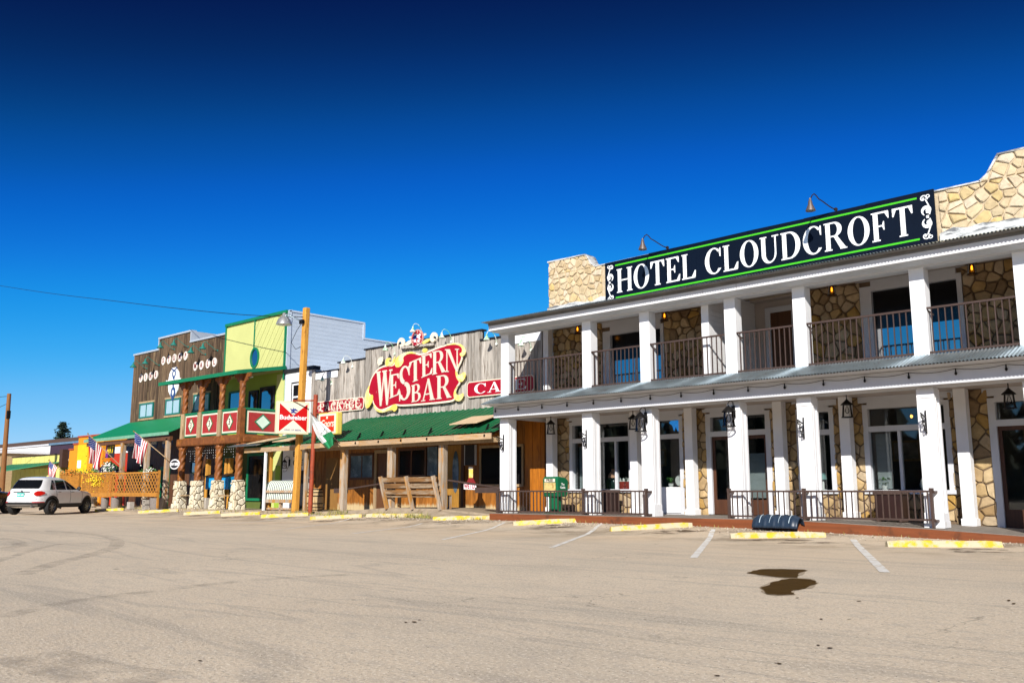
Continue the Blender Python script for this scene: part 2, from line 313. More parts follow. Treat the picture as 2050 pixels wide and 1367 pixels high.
# roman letters with serifs, cap height 1: (width, list of outlines); pieces overlap, each a hair deeper than the last
ST, TH, SF = .17, .055, .045
def _stem(x, y0=0., y1=1., w=ST, e=.06): return [[(x, y0), (x + w, y0), (x + w, y1), (x, y1)], [(x - e, y0), (x + w + e, y0), (x + w + e, y0 + SF), (x - e, y0 + SF)], [(x - e, y1 - SF), (x + w + e, y1 - SF), (x + w + e, y1), (x - e, y1)]]
def _ring(o, i): n = len(o); return [[o[k], o[k + 1], i[k + 1], i[k]] for k in range(n - 1)]
def _r(x0, y0, x1, y1): return [[(x0, y0), (x1, y0), (x1, y1), (x0, y1)]]
GL = {
 'H': (.86, _stem(.07) + _stem(.62) + _r(.2, .48, .64, .48 + TH)),
 'O': (.82, _ring(arc(.41, .5, .40, .515, 0, 360, 40), arc(.41, .5, .22, .47, 0, 360, 40))),
 'T': (.74, _stem(.285, 0, 1) + _r(.02, .94, .72, 1.0) + [[(.02, .96), (.02, .72), (.06, .72), (.16, .95)], [(.72, .96), (.58, .95), (.68, .72), (.72, .72)]]),
 'E': (.72, _stem(.07) + _r(.2, .94, .64, 1) + _r(.2, 0, .66, .06) + _r(.2, .485, .46, .535) + [[(.65, .97), (.50, .96), (.62, .76), (.65, .76)], [(.68, .03), (.52, .04), (.66, .27), (.70, .27)], [(.46, .36), (.46, .66), (.43, .66), (.38, .51), (.43, .36)]]),
 'L': (.70, _stem(.07) + _r(.2, 0, .64, .06) + [[(.66, .03), (.48, .04), (.64, .30), (.68, .30)]]),
 'C': (.78, _ring(arc(.42, .5, .41, .515, 42, 322, 40), arc(.44, .5, .24, .465, 46, 318, 40)) + [[(.74, .98), (.70, .98), (.66, .86), (.70, .64), (.74, .64)]]),
 'U': (.82, [q for q in _stem(.07, .3, 1)[0:1]] + _r(.01, .955, .30, 1) + _r(.52, .955, .80, 1) + _r(.63, .33, .69, .98) + _ring(arc(.38, .34, .31, .355, 180, 360, 24), arc(.43, .34, .19, .29, 180, 360, 24))),
 'D': (.84, _stem(.07)[:1] + _r(.01, 0, .3, SF) + _r(.01, .955, .3, 1) + _ring([(.2, 1.0)] + arc(.36, .5, .44, .5, 90, -90, 28) + [(.2, 0)], [(.2, .945)] + arc(.36, .5, .25, .445, 90, -90, 28) + [(.2, .055)])),
 'R': (.84, _stem(.07) + _ring([(.2, 1.0)] + arc(.40, .735, .29, .265, 90, -90, 20) + [(.2, .47)], [(.2, .945)] + arc(.38, .735, .14, .215, 90, -90, 20) + [(.2, .52)]) + [[(.36, .5), (.50, .5), (.84, .0), (.62, .0)], [(.60, 0), (.86, 0), (.86, .04), (.60, .04)]]),
 'F': (.68, _stem(.07) + _r(.2, .94, .62, 1) + _r(.2, .485, .46, .535) + [[(.63, .97), (.48, .96), (.60, .74), (.63, .74)], [(.46, .36), (.46, .66), (.43, .66), (.38, .51), (.43, .36)]]),
 'A': (.84, [[(.08, 0), (.14, 0), (.43, .88), (.40, 1)], [(.56, 0), (.76, 0), (.47, 1), (.37, 1)], [(.20, .27), (.64, .27), (.64, .33), (.20, .33)]] + _r(0, 0, .24, SF) + _r(.5, 0, .83, SF)),
 'S': (.66, _ring(arc(.33, .74, .29, .275, 20, 262, 20) + arc(.33, .26, .31, .275, 84, -160, 20), arc(.35, .77, .16, .19, 20, 262, 20) + arc(.31, .23, .15, .19, 84, -160, 20)) + [[(.60, 1.0), (.56, 1.0), (.50, .86), (.57, .70), (.60, .70)], [(.02, 0), (.06, 0), (.12, .14), (.05, .32), (.02, .32)]]),
 'W': (1.15, [[(.06, 1), (.26, 1), (.44, .18), (.36, 0), (.28, 0)], [(.30, 0), (.38, 0), (.62, 1), (.55, 1)], [(.50, 1), (.70, 1), (.86, .18), (.80, 0), (.72, 0)], [(.74, 0), (.82, 0), (1.06, 1), (1.0, 1)]] + _r(0, .955, .32, 1) + _r(.45, .955, .76, 1) + _r(.93, .955, 1.14, 1)),
 'N': (.88, _r(.08, 0, .14, 1) + [[(.08, 1), (.28, 1), (.80, .0), (.70, 0)]] + _r(.72, 0, .78, 1) + _r(0, 0, .22, SF) + _r(.62, .955, .86, 1) + _r(0, .955, .26, 1)),
 'B': (.78, _stem(.07)[:1] + _r(.01, 0, .3, SF) + _r(.01, .955, .3, 1) + _ring([(.2, 1)] + arc(.38, .755, .26, .245, 90, -90, 18) + [(.2, .51)], [(.2, .945)] + arc(.36, .755, .13, .195, 90, -90, 18) + [(.2, .56)]) + _ring([(.2, .53)] + arc(.40, .265, .31, .265, 90, -90, 18) + [(.2, 0)], [(.2, .475)] + arc(.38, .265, .17, .215, 90, -90, 18) + [(.2, .055)])),
 'P': (.76, _stem(.07) + _ring([(.2, 1)] + arc(.40, .72, .30, .28, 90, -90, 20) + [(.2, .44)], [(.2, .945)] + arc(.38, .72, .15, .23, 90, -90, 20) + [(.2, .49)])),
 'K': (.86, _stem(.07) + [[(.22, .42), (.30, .42), (.76, .97), (.66, .97)], [(.36, .56), (.50, .66), (.84, .0), (.62, .0)]] + _r(.56, .955, .82, 1) + _r(.58, 0, .88, SF)),
 'G': (.84, _ring(arc(.42, .5, .41, .515, 42, 318, 40), arc(.44, .5, .24, .465, 46, 312, 40)) + [[(.74, .98), (.70, .98), (.66, .86), (.70, .66), (.74, .66)]] + _r(.60, .1, .77, .42) + _r(.52, .40, .82, .44)),
}
def roman(name, word, m, parent, fr, height, length=None, depth=.012, d0=0., gap=.08, pts_fn=None):
    tot = sum(GL[c][0] if c != ' ' else .30 for c in word) + gap * (len(word) - 1); sx = (length / tot if length else height); x = 0
    for c in word:
        if c == ' ': x += .30 + gap; continue
        g = G(); w, ps = GL[c]
        for i, p in enumerate(ps):
            q = [(((x + a) * sx), b * height) for a, b in p]
            if pts_fn: q = [pts_fn((x + a) / tot, b) for a, b in p]
            g.ext(q, fr, d0 - .004, d0 + depth + (i % 7) * .0006)
        g.obj(name, m, parent); x += w + gap

# ------------------------------------------------------------------ rubble stones: cells of a scattered-point pattern, each a block with a chamfered face
def clip(poly, nx, ny, c):
    out = []; n = len(poly)
    for i in range(n):
        a, b = poly[i], poly[(i + 1) % n]; da = a[0] * nx + a[1] * ny - c; db = b[0] * nx + b[1] * ny - c
        if da <= 0: out.append(a)
        if (da < 0 < db) or (db < 0 < da):
            t = da / (da - db); out.append((a[0] + (b[0] - a[0]) * t, a[1] + (b[1] - a[1]) * t))
    return out
def cells(regions, size, asp=1.25, r=rng, gap=.028):
    xs = [p[0] for q in regions for p in q]; zs = [p[1] for q in regions for p in q]
    x0, x1, z0, z1 = min(xs), max(xs), min(zs), max(zs); sx, sz = size * asp, size; pts = []
    nz = max(1, round((z1 - z0) / sz)); nx_ = max(1, round((x1 - x0) / sx))
    for j in range(-1, nz + 1):
        for i in range(-1, nx_ + 1): pts.append((x0 + (i + .5 + (.5 if j % 2 else 0) + r.uniform(-.4, .4)) * (x1 - x0) / nx_, z0 + (j + .5 + r.uniform(-.4, .4)) * (z1 - z0) / nz))
    pts = [p for p in pts if r.random() > .14]
    res = []
    for i, p in enumerate(pts):
        near = [q for q in pts if q is not p and abs(q[0] - p[0]) < 3 * sx and abs(q[1] - p[1]) < 3 * sz]
        for reg in regions:
            poly = list(reg)
            for q in near:
                dx, dz = q[0] - p[0], q[1] - p[1]; l = math.hypot(dx, dz)
                poly = clip(poly, dx / l, dz / l, (dx * (p[0] + q[0]) / 2 + dz * (p[1] + q[1]) / 2) / l - gap / 2)
                if len(poly) < 3: break
            if len(poly) >= 3:
                ar = abs(sum(poly[k][0] * poly[(k + 1) % len(poly)][1] - poly[(k + 1) % len(poly)][0] * poly[k][1] for k in range(len(poly)))) / 2
                if ar > size * size * .06: res.append((ar, poly))
    return res
def stone_block(g, poly, fr, d, r=rng):
    q_ = []; n_ = len(poly)
    for i in range(n_):                          # broken, uneven edges
        a_, b_ = poly[i], poly[(i + 1) % n_]; l_ = math.hypot(b_[0] - a_[0], b_[1] - a_[1]); c_ = (sum(p[0] for p in poly) / n_, sum(p[1] for p in poly) / n_)
        k_ = r.uniform(.0, .12); q_.append((a_[0] + (c_[0] - a_[0]) * k_, a_[1] + (c_[1] - a_[1]) * k_))
        if l_ > .09: t_ = r.uniform(.35, .65); w_ = r.uniform(-.02, .07); m_ = (a_[0] + (b_[0] - a_[0]) * t_, a_[1] + (b_[1] - a_[1]) * t_); q_.append((m_[0] + (c_[0] - m_[0]) * w_, m_[1] + (c_[1] - m_[1]) * w_))
    poly = q_
    if sum(poly[k][0] * poly[(k + 1) % len(poly)][1] - poly[(k + 1) % len(poly)][0] * poly[k][1] for k in range(len(poly))) < 0: poly = poly[::-1]
    cx = sum(p[0] for p in poly) / len(poly); cz = sum(p[1] for p in poly) / len(poly); o, rr, u = fr; n = rr.cross(u); k = len(poly)
    dd = d * r.uniform(.55, 1.25); tl = (r.uniform(-.12, .12), r.uniform(-.09, .09)); s2 = r.uniform(.70, .90)
    A = [o + rr * x + u * z - n * .03 for x, z in poly]
    B = [o + rr * x + u * z + n * (dd * r.uniform(.45, .75)) for x, z in poly]
    C = []
    for x, z in poly:
        X, Z = cx + (x - cx) * s2, cz + (z - cz) * s2; C.append(o + rr * X + u * Z + n * (dd + (X - cx) * tl[0] + (Z - cz) * tl[1] + r.uniform(-.006, .006)))
    fs_ = [[i, (i + 1) % k, k + (i + 1) % k, k + i] for i in range(k)] + [[k + i, k + (i + 1) % k, 2 * k + (i + 1) % k, 2 * k + i] for i in range(k)]
    ce = o + rr * cx + u * cz + n * (dd * 1.08)
    fs_ += [[2 * k + i, 2 * k + (i + 1) % k, 3 * k] for i in range(k)]
    g.add(A + B + C + [ce], fs_)

# ================================================================== the ground
def sm(a, b, x): t = max(0., min(1., (x - a) / (b - a))); return t * t * (3 - 2 * t)
def gz(x, y): return .15 * sm(17.5, 21, y) * sm(-4, -13, x)
gm = bpy.data.materials.new('lot_asphalt'); gm.use_nodes = True
def build_ground_material(m):
    t = m.node_tree; N = t.nodes; Lk = t.links.new; b = N["Principled BSDF"]; b.inputs['Roughness'].default_value = .9; b.inputs['Specular IOR Level'].default_value = .25
    geo = N.new("ShaderNodeNewGeometry")
    def nz(sc_, st=(1, 1, 1), det=6, ro=.6, dist=0.):
        mp = N.new("ShaderNodeMapping"); mp.inputs['Scale'].default_value = [sc_ * k for k in st]; mp.inputs['Rotation'].default_value = (0, 0, R(12)); Lk(geo.outputs['Position'], mp.inputs[0])
        n = N.new("ShaderNodeTexNoise"); n.inputs['Scale'].default_value = 1; n.inputs['Detail'].default_value = det; n.inputs['Roughness'].default_value = ro; n.inputs['Distortion'].default_value = dist
        Lk(mp.outputs[0], n.inputs['Vector']); return n.outputs[0]
    def mr(src, a, c, d=0., e=1.):
        r_ = N.new("ShaderNodeMapRange"); Lk(src, r_.inputs[0])
        for i, k in enumerate((a, c, d, e)): r_.inputs[1 + i].default_value = k
        return r_.outputs[0]
    def mix(a, c, f):
        x = N.new("ShaderNodeMix"); x.data_type = 'RGBA'
        for s_, k in ((a, 6), (c, 7)):
            if isinstance(s_, tuple): x.inputs[k].default_value = (*s_, 1)
            else: Lk(s_, x.inputs[k])
        if isinstance(f, float): x.inputs[0].default_value = f
        else: Lk(f, x.inputs[0])
        return x.outputs[2]
    def math_(op, a, c):
        x = N.new("ShaderNodeMath"); x.operation = op
        for i, s_ in enumerate((a, c)):
            if isinstance(s_, (int, float)): x.inputs[i].default_value = s_
            else: Lk(s_, x.inputs[i])
        return x.outputs[0]
    sx = N.new("ShaderNodeSeparateXYZ"); Lk(geo.outputs['Position'], sx.inputs[0])
    c = mix((.57, .47, .352), (.69, .575, .432), mr(nz(.22, (1, .5, 1), 8), .3, .7))
    c = mix(c, (.455, .395, .315), mr(nz(.5, (.35, 1.2, 1), 7, .65), .50, .70, 0, .8))          # long grey sweeps
    c = mix(c, (.70, .57, .42), mr(nz(.9, (.5, 1, 1), 8, .7), .54, .72, 0, .7))                 # dusty patches
    ty = nz(.16, (.25, 2.4, 1), 5, .5, 1.6); c = mix(c, (.22, .20, .18), mr(math_('ABSOLUTE', math_('SUBTRACT', ty, .5), 0), .018, .0, 0, .35))   # faint tyre sweeps
    gr = nz(26, (1, 1, 1), 4, .8); c = mix(c, (.27, .225, .175), mr(gr, .52, .66, 0, .8))
    c = mix(c, (.46, .395, .32), mr(nz(5, (.6, 1.2, 1), 6, .7), .50, .66, 0, .7))
    gr2 = nz(38, (1, 1, 1), 3, .7); c = mix(c, (.82, .74, .62), mr(gr2, .54, .65, 0, .9))
    c = mix(c, (.66, .50, .33), math_('MULTIPLY', mr(sx.outputs[1], 11, 17), mr(nz(.3, (1, .6, 1), 6), .40, .65, .15, .7)))      # orange dust towards the stalls
    # oily soil in front of the wheel stops
    band = math_('MULTIPLY', mr(sx.outputs[1], 14.5, 18.5), mr(nz(.5, (1, .9, 1), 7, .72), .47, .62)); c = mix(c, (.17, .125, .08), math_('MULTIPLY', band, .68))
    # fine cracks
    def cracks(scale, thr, amt, c):
        mp = N.new("ShaderNodeMapping"); mp.inputs['Scale'].default_value = (scale, scale, scale); Lk(geo.outputs['Position'], mp.inputs[0])
        ds = N.new("ShaderNodeVectorMath"); ds.operation = 'ADD'; nn = N.new("ShaderNodeTexNoise"); nn.inputs['Scale'].default_value = 1.2; nn.inputs['Detail'].default_value = 6
        Lk(geo.outputs['Position'], nn.inputs['Vector']); sc_ = N.new("ShaderNodeVectorMath"); sc_.operation = 'SCALE'; sc_.inputs['Scale'].default_value = .5; Lk(nn.outputs['Color'], sc_.inputs[0])
        Lk(mp.outputs[0], ds.inputs[0]); Lk(sc_.outputs[0], ds.inputs[1])
        vo = N.new("ShaderNodeTexVoronoi"); vo.feature = 'DISTANCE_TO_EDGE'; vo.inputs['Scale'].default_value = 1; Lk(ds.outputs[0], vo.inputs['Vector'])
        return mix(c, (.09, .075, .06), math_('MULTIPLY', mr(vo.outputs[0], thr, 0, 0, amt), mr(nz(.35, (1, 1, 1), 3), .48, .6)))
    c = cracks(.16, .005, .6, c)
    # dark spots
    vo = N.new("ShaderNodeTexVoronoi"); vo.inputs['Scale'].default_value = .8; Lk(geo.outputs['Position'], vo.inputs['Vector'])
    c = mix(c, (.06, .05, .04), math_('MULTIPLY', mr(vo.outputs[0], .045, .03), mr(nz(.5), .5, .55)))
    Lk(c, b.inputs['Base Color'])
    bp = N.new("ShaderNodeBump"); bp.inputs['Strength'].default_value = .9; bp.inputs['Distance'].default_value = .012; Lk(gr, bp.inputs['Height']); Lk(bp.outputs[0], b.inputs['Normal'])
build_ground_material(gm)
g = G(); xs = [-900, -400, -160, -110] + [-90 + i * 1.25 for i in range(80)] + [15, 40, 120, 400, 900]; ys = [-900, -300, -100, -40, -10, 0, 8, 12, 15] + [16 + i * .5 for i in range(22)] + [30, 60, 150, 400, 1200]
vs_ = [(x, y, gz(x, y)) for y in ys for x in xs]; n = len(xs)
g.add(vs_, [[j * n + i, j * n + i + 1, (j + 1) * n + i + 1, (j + 1) * n + i] for j in range(len(ys) - 1) for i in range(n - 1)])
ground = g.obj('ground', gm, origin=(0, 0, 0), smooth=True); ground['kind'] = 'structure'
# parking lines, each a sheet of paint draped on the lot
def drape(g, pts, lift=.005):
    g.add([(x, y, gz(x, y) + lift) for x, y in pts], [list(range(len(pts)))])
def on_ground(u, v):
    d = _ray(u, v); t = -CAM_H / d[2]
    for _ in range(6): t = (gz(d[0] * t, d[1] * t) - CAM_H) / d[2]
    return Vector((d[0] * t, d[1] * t))
for (u0, v0, u1, v1, w) in ((1772, 1146, 1708, 1080, .13), (1388, 1117, 1428, 1068, .12), (1104, 1096, 1204, 1058, .11), (886, 1080, 1010, 1053, .10), (706, 1068, 845, 1050, .09), (545, 1062, 700, 1043, .08), (440, 1050, 610, 1033, .08)):
    a, b = on_ground(u0, v0), on_ground(u1, v1); d = (b - a).normalized(); p = Vector((-d.y, d.x)) * w / 2; g = G(); n = 8
    for i in range(n):
        q0 = a.lerp(b, i / n); q1 = a.lerp(b, (i + 1) / n); drape(g, [q0 - p, q1 - p, q1 + p, q0 + p][::-1] if False else [q0 + p, q0 - p, q1 - p, q1 + p])
    g.obj('parking_line', LINEP, ground)
OIL = mat('wet_oil_stain', (0.066, 0.034, 0.005), 0.75, var=0.3, scale=5, spec=.08)
DAMP = mat('damp_edge', (0.14, 0.095, 0.048), 0.85, var=0.4, scale=6, spec=.1); DAMP2 = mat('damp_halo', (0.40, 0.32, 0.23), 0.85, var=0.3, scale=9, spec=.1)
def smooth2(Q):
    return [(Q[i - 1] + 2 * Q[i] + Q[(i + 1) % len(Q)]) / 4 for i in range(len(Q))]
def blob(pts_uv, name, m, sub=3, jit=.06, lift=.006):
    P = [on_ground(u, v) for u, v in pts_uv]; Q = []; r = random.Random(5)
    for i in range(len(P)):
        a, b = P[i], P[(i + 1) % len(P)]
        for k in range(sub): q = a.lerp(b, k / sub); Q.append(q + Vector((r.uniform(-jit, jit), r.uniform(-jit, jit))))
    g = G(); c = sum(Q, Vector((0, 0))) / len(Q); L_ = lift
    Q2 = smooth2(Q); g.add([(q.x, q.y, gz(q.x, q.y) + L_) for q in Q2], [list(range(len(Q2)))])
    return g.obj(name, m, ground)
B1 = [(1497, 1146), (1520, 1140), (1560, 1139), (1612, 1141), (1600, 1150), (1592, 1157), (1560, 1156), (1520, 1151)]
B2 = [(1548, 1165), (1580, 1158), (1625, 1160), (1632, 1167), (1620, 1177), (1590, 1181), (1588, 1190), (1560, 1192), (1535, 1188), (1526, 1178)]
def grow(B, k): cu = sum(p[0] for p in B) / len(B); cv = sum(p[1] for p in B) / len(B); return [(cu + (u - cu) * k, cv + (v - cv) * k) for u, v in B]
for i_, B in enumerate((B1, B2)):
    blob(grow(B, 1.10), 'damp_edge', DAMP2, 5, .05, .004 + .0004 * i_); blob(grow(B, 1.04), 'damp_edge', DAMP, 6, .045, .0055 + .0004 * i_); blob(B, 'oil_stain', OIL, 6, .04, .0075 + .0004 * i_)
# curved tyre marks at the left
TYM = bpy.data.materials.new('tyre_mark'); TYM.use_nodes = True
def tyre_material(m):
    t = m.node_tree; N = t.nodes; b = N["Principled BSDF"]; b.inputs['Base Color'].default_value = (.24, .215, .19, 1); b.inputs['Roughness'].default_value = .9; o = N["Material Output"]; tr = N.new("ShaderNodeBsdfTransparent"); mx = N.new("ShaderNodeMixShader"); n = N.new("ShaderNodeTexNoise"); n.inputs['Scale'].default_value = 3.5; n.inputs['Detail'].default_value = 6; gg = N.new("ShaderNodeNewGeometry"); r_ = N.new("ShaderNodeMapRange")
    for i, k in enumerate((.36, .72, .0, .30)): r_.inputs[1 + i].default_value = k
    t.links.new(gg.outputs['Position'], n.inputs['Vector']); t.links.new(n.outputs[0], r_.inputs[0]); t.links.new(r_.outputs[0], mx.inputs[0]); t.links.new(tr.outputs[0], mx.inputs[1]); t.links.new(b.outputs[0], mx.inputs[2]); t.links.new(mx.outputs[0], o.inputs[0])
tyre_material(TYM)
for pts_, w in (([(40, 1150), (120, 1125), (190, 1108), (232, 1092), (228, 1078), (190, 1070), (120, 1064), (40, 1062), (-60, 1064)], .28), ([(-20, 1128), (30, 1112), (70, 1100), (120, 1089), (185, 1087), (215, 1085)], .16), ([(-10, 1098), (25, 1095), (40, 1091), (30, 1083), (5, 1078), (-30, 1076)], .30), ([(0, 1235), (140, 1205), (330, 1180), (520, 1160), (700, 1150)], .22), ([(60, 1310), (180, 1345), (330, 1362)], .5)):
    P_ = [on_ground(u, v) for u, v in pts_]; Q_ = []
    for i in range(len(P_) - 1):
        p0, p1, p2, p3 = P_[max(i - 1, 0)], P_[i], P_[i + 1], P_[min(i + 2, len(P_) - 1)]
        for k in range(6): t_ = k / 6; Q_.append(.5 * (2 * p1 + (p2 - p0) * t_ + (2 * p0 - 5 * p1 + 4 * p2 - p3) * t_ * t_ + (3 * p1 - p0 - 3 * p2 + p3) * t_ ** 3))
    Q_.append(P_[-1]); g = G(); vs_ = []
    for i, q in enumerate(Q_):
        d = (Q_[min(i + 1, len(Q_) - 1)] - Q_[max(i - 1, 0)]).normalized(); nn_ = Vector((-d.y, d.x)) * w / 2
        for s_ in (1, -1): x_, y_ = q.x + nn_.x * s_, q.y + nn_.y * s_; vs_.append((x_, y_, gz(x_, y_) + .003))
    g.add(vs_, [[2 * i, 2 * i + 1, 2 * i + 3, 2 * i + 2] for i in range(len(Q_) - 1)]); g.obj('tyre_mark', TYM, ground)
r_ = random.Random(9)
for i in range(17):
    u, v = r_.choice([(1650, 1172), (1620, 1200), (1720, 1212), (1560, 1330), (1430, 1350), (1690, 1240), (1530, 1210), (1650, 1295), (1980, 1150), (2030, 1210), (700, 1280), (850, 1240), (400, 1320)]); u += r_.gauss(0, 22); v += r_.gauss(0, 5)
    if v < 1120: continue
    w = r_.uniform(3, 9); h = r_.uniform(.8, 1.8); blob([(u + w * math.cos(a), v + h * math.sin(a)) for a in [k * 1.05 for k in range(6)]], 'oil_drip', OIL, 1, .01, .007)

GRIT = mat('loose_grit', (.4, .35, .3), .9, var=.3, ramp=[(.16, .13, .10), (.40, .34, .27), (.55, .48, .39), (.26, .21, .16)])
g = G(); r_ = random.Random(40)
for i in range(5200):
    if i < 2400: y = 3.2 + 11 * r_.random() ** 1.6; x = -y * r_.uniform(-.05, 2.1); s_ = r_.uniform(.002, .006)
    else: x = r_.uniform(-45, -2); y = 20.3 + r_.gauss(0, .35) - (.6 if r_.random() < .3 else 0); s_ = r_.uniform(.008, .028)
    z = gz(x, y) + s_ * .3; a = r_.uniform(0, 6.28); c_, n_ = math.cos(a) * s_, math.sin(a) * s_; k = r_.uniform(.6, 1.2)
    g.add([(x + c_, y + n_, z), (x - n_ * k, y + c_ * k, z), (x - c_, y - n_, z), (x + n_ * k, y - c_ * k, z), (x, y, z + s_ * .7), (x, y, z - s_)], [(0, 1, 4), (1, 2, 4), (2, 3, 4), (3, 0, 4), (1, 0, 5), (2, 1, 5), (3, 2, 5), (0, 3, 5)])
o = tag(g.obj('gravel', GRIT, origin=(0, 0, 0)), 'loose grit scattered over the parking lot', 'gravel'); o['kind'] = 'stuff'
# ================================================================== the hotel
YW = 23.4
hotel = thing('hotel_building', 'two storey stone hotel with white porch columns and corrugated metal roofs', 'building', (-12, 22, 0))
XL, XR = -20.05, 1.0
def zd(x):
    return .36 if x < -10 else (.36 - .11 * (x + 10) / 3 if x < -7 else (.25 - .05 * (x + 7) if x < -3 else max(.03, .05 - .02 * (x + 3))))
# porch deck
g = G(); dx = [XL - .1] + [-19 + i for i in range(20)] + [XR]
for a, b in zip(dx, dx[1:]):
    za, zb = zd(a), zd(b)
    g.add([(a, 20.62, 0), (b, 20.62, 0), (b, 24, 0), (a, 24, 0), (a, 20.62, za), (b, 20.62, zb), (b, 24, zb), (a, 24, za)], [(4, 5, 6, 7), (0, 1, 5, 4), (1, 2, 6, 5), (3, 0, 4, 7), (2, 3, 7, 6), (0, 3, 2, 1)])
g.obj('porch_deck', DECK, hotel)
g = G()
for a, b in zip(dx, dx[1:]):
    za, zb = zd(a) - .015, zd(b) - .015
    g.add([(a, 20.57, -.1), (b, 20.57, -.1), (b, 20.615, -.1), (a, 20.615, -.1), (a, 20.57, za), (b, 20.57, zb), (b, 20.615, zb), (a, 20.615, za)], [(4, 5, 6, 7), (0, 1, 5, 4), (1, 2, 6, 5), (3, 0, 4, 7), (2, 3, 7, 6), (0, 3, 2, 1)])
g.obj('deck_skirt_board', RUSTB, hotel)
# interior room shell
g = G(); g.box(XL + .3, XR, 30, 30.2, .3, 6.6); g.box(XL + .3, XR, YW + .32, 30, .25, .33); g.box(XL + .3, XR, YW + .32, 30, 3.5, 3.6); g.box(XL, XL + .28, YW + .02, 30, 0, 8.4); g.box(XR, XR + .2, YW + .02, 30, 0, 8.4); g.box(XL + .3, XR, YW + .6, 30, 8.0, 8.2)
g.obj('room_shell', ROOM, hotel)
# walls with openings
LOW = [(-19.15, -16.65, 1.10, 3.30), (-15.80, -14.78, .38, 3.28), (-13.95, -11.92, .38, 3.28), (-11.12, -10.10, 1.07, 3.25), (-9.28, -7.18, 1.07, 3.25), (-6.28, -4.3, .2, 3.22), (-3.2, -1.0, 1.05, 3.22)]
UPP = [(-17.68, -15.36, 4.1, 6.2), (-9.15, -6.66, 4.1, 6.36), (-3.9, -1.6, 4.1, 6.36)]
ALC = (-12.55, -10.72)     # recess on the upper floor
def wall_part(name, z0, z1, ops, x0, x1, m):
    g = G(); x = x0
    for a, b, c, d in ops + [(x1, x1, 0, 0)]:
        if a > x: g.box(x, a, YW, YW + .3, z0, z1)
        if b > a:
            if c > z0 + .02: g.box(a, b, YW, YW + .3, z0, c - .06)
            if d < z1 - .02: g.box(a, b, YW + .01, YW + .3, d, z1)
        x = b
    return g.obj(name, m, hotel)
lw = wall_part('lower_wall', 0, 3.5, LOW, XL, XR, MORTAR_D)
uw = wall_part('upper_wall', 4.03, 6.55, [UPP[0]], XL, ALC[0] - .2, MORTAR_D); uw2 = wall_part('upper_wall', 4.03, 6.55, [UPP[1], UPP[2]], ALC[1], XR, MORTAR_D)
PAR = [[(XL, 7.05), (-17.72, 7.05), (-17.72, 8.47), (XL, 8.47)], [(XL, 8.47), (-17.95, 8.47), (-18.18, 8.62), (-18.30, 8.86), (-18.42, 8.93), (XL, 8.96)]]
PAR2 = [[(-7.02, 7.12), (XR, 7.12), (XR, 8.55), (-7.02, 8.52)], [(-6.05, 8.55), (XR, 8.55), (XR, 9.15), (-5.55, 9.13), (-5.68, 8.95), (-5.85, 8.68)]]
g = G(); fr = FX(0, YW + .01, 0)
g.ext([(XL, 6.55), (XR, 6.55), (XR, 9.15), (-5.55, 9.13), (-5.68, 8.95), (-5.85, 8.68), (-6.05, 8.55), (-17.95, 8.46), (-18.18, 8.62), (-18.30, 8.86), (-18.42, 8.93), (XL, 8.96)], fr, -.35, 0)
pw = g.obj('parapet', MORTAR, hotel)
g = G(); g.ext([(-20.08, 8.955), (-18.40, 8.935), (-18.40, 8.975), (-20.08, 9.0)], fr, -.38, .06); g.ext([(-18, 8.455), (-6.0, 8.55), (-6.0, 8.585), (-18, 8.49)], fr, -.38, .05); g.ext([(-5.6, 9.125), (XR, 9.16), (XR, 9.20), (-5.6, 9.165)], fr, -.38, .06)
g.ext([(-18.0, 8.46), (-18.2, 8.62), (-18.32, 8.86), (-18.42, 8.935), (-18.40, 8.975), (-18.28, 8.90), (-18.15, 8.65), (-17.96, 8.49)], fr, -.38, .05); g.ext([(-6.05, 8.55), (-5.85, 8.68), (-5.68, 8.95), (-5.56, 9.13), (-5.60, 9.165), (-5.72, 8.98), (-5.89, 8.71), (-6.06, 8.585)], fr, -.38, .05)
g.obj('coping', FLASH, pw)
g = G(); rr = random.Random(3)
for (a, b, za, zb) in ((XL - .02, -17.4, 6.72, 7.36), (-7.05, XR, 6.75, 7.46)):
    nn = int((b - a) / .35) + 1; top = [(a + (b - a) * i / nn, zb + rr.uniform(-.07, .07)) for i in range(nn + 1)]; G().ext([(a, za), (b, za)] + top[::-1], fr, -.01, .085).obj('flashing', FLASH, pw)
STN = []                                              # (projected size, polygon, frame, depth, parent, material)
def collect(regs, size, par, dep, m, asp=1.25, y=YW, gap=.028): 
    for ar, p in cells(regs, size, asp, rng, gap):
        c = sum(q[0] for q in p) / len(p); STN.append((ar / (c * c + 500), p, FX(0, y, 0), dep, par, m))
def rect(a, b, c, d): return [(a, c), (b, c), (b, d), (a, d)]
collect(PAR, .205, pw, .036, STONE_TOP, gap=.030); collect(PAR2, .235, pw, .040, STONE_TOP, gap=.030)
x = XL
for a, b, c, d in LOW + [(XR, XR, 0, 0)]:
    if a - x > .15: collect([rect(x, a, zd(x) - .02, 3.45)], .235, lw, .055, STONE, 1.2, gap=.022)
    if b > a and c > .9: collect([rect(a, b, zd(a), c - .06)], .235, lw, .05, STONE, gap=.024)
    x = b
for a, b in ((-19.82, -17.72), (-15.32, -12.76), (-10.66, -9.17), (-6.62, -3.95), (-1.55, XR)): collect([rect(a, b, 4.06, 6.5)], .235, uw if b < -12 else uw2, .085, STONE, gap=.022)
STN.sort(key=lambda t: -t[0]); rest = {}
for i, (_, p, f, dep, par, m) in enumerate(STN):
    if i < 300: q = G(); stone_block(q, p, f, dep); q.obj('stone', m, par)
    else: stone_block(rest.setdefault(par.name, (G(), par, m))[0], p, f, dep)
for q, par, m in rest.values(): o = q.obj('stone_infill', m, par); o['kind'] = 'stuff'
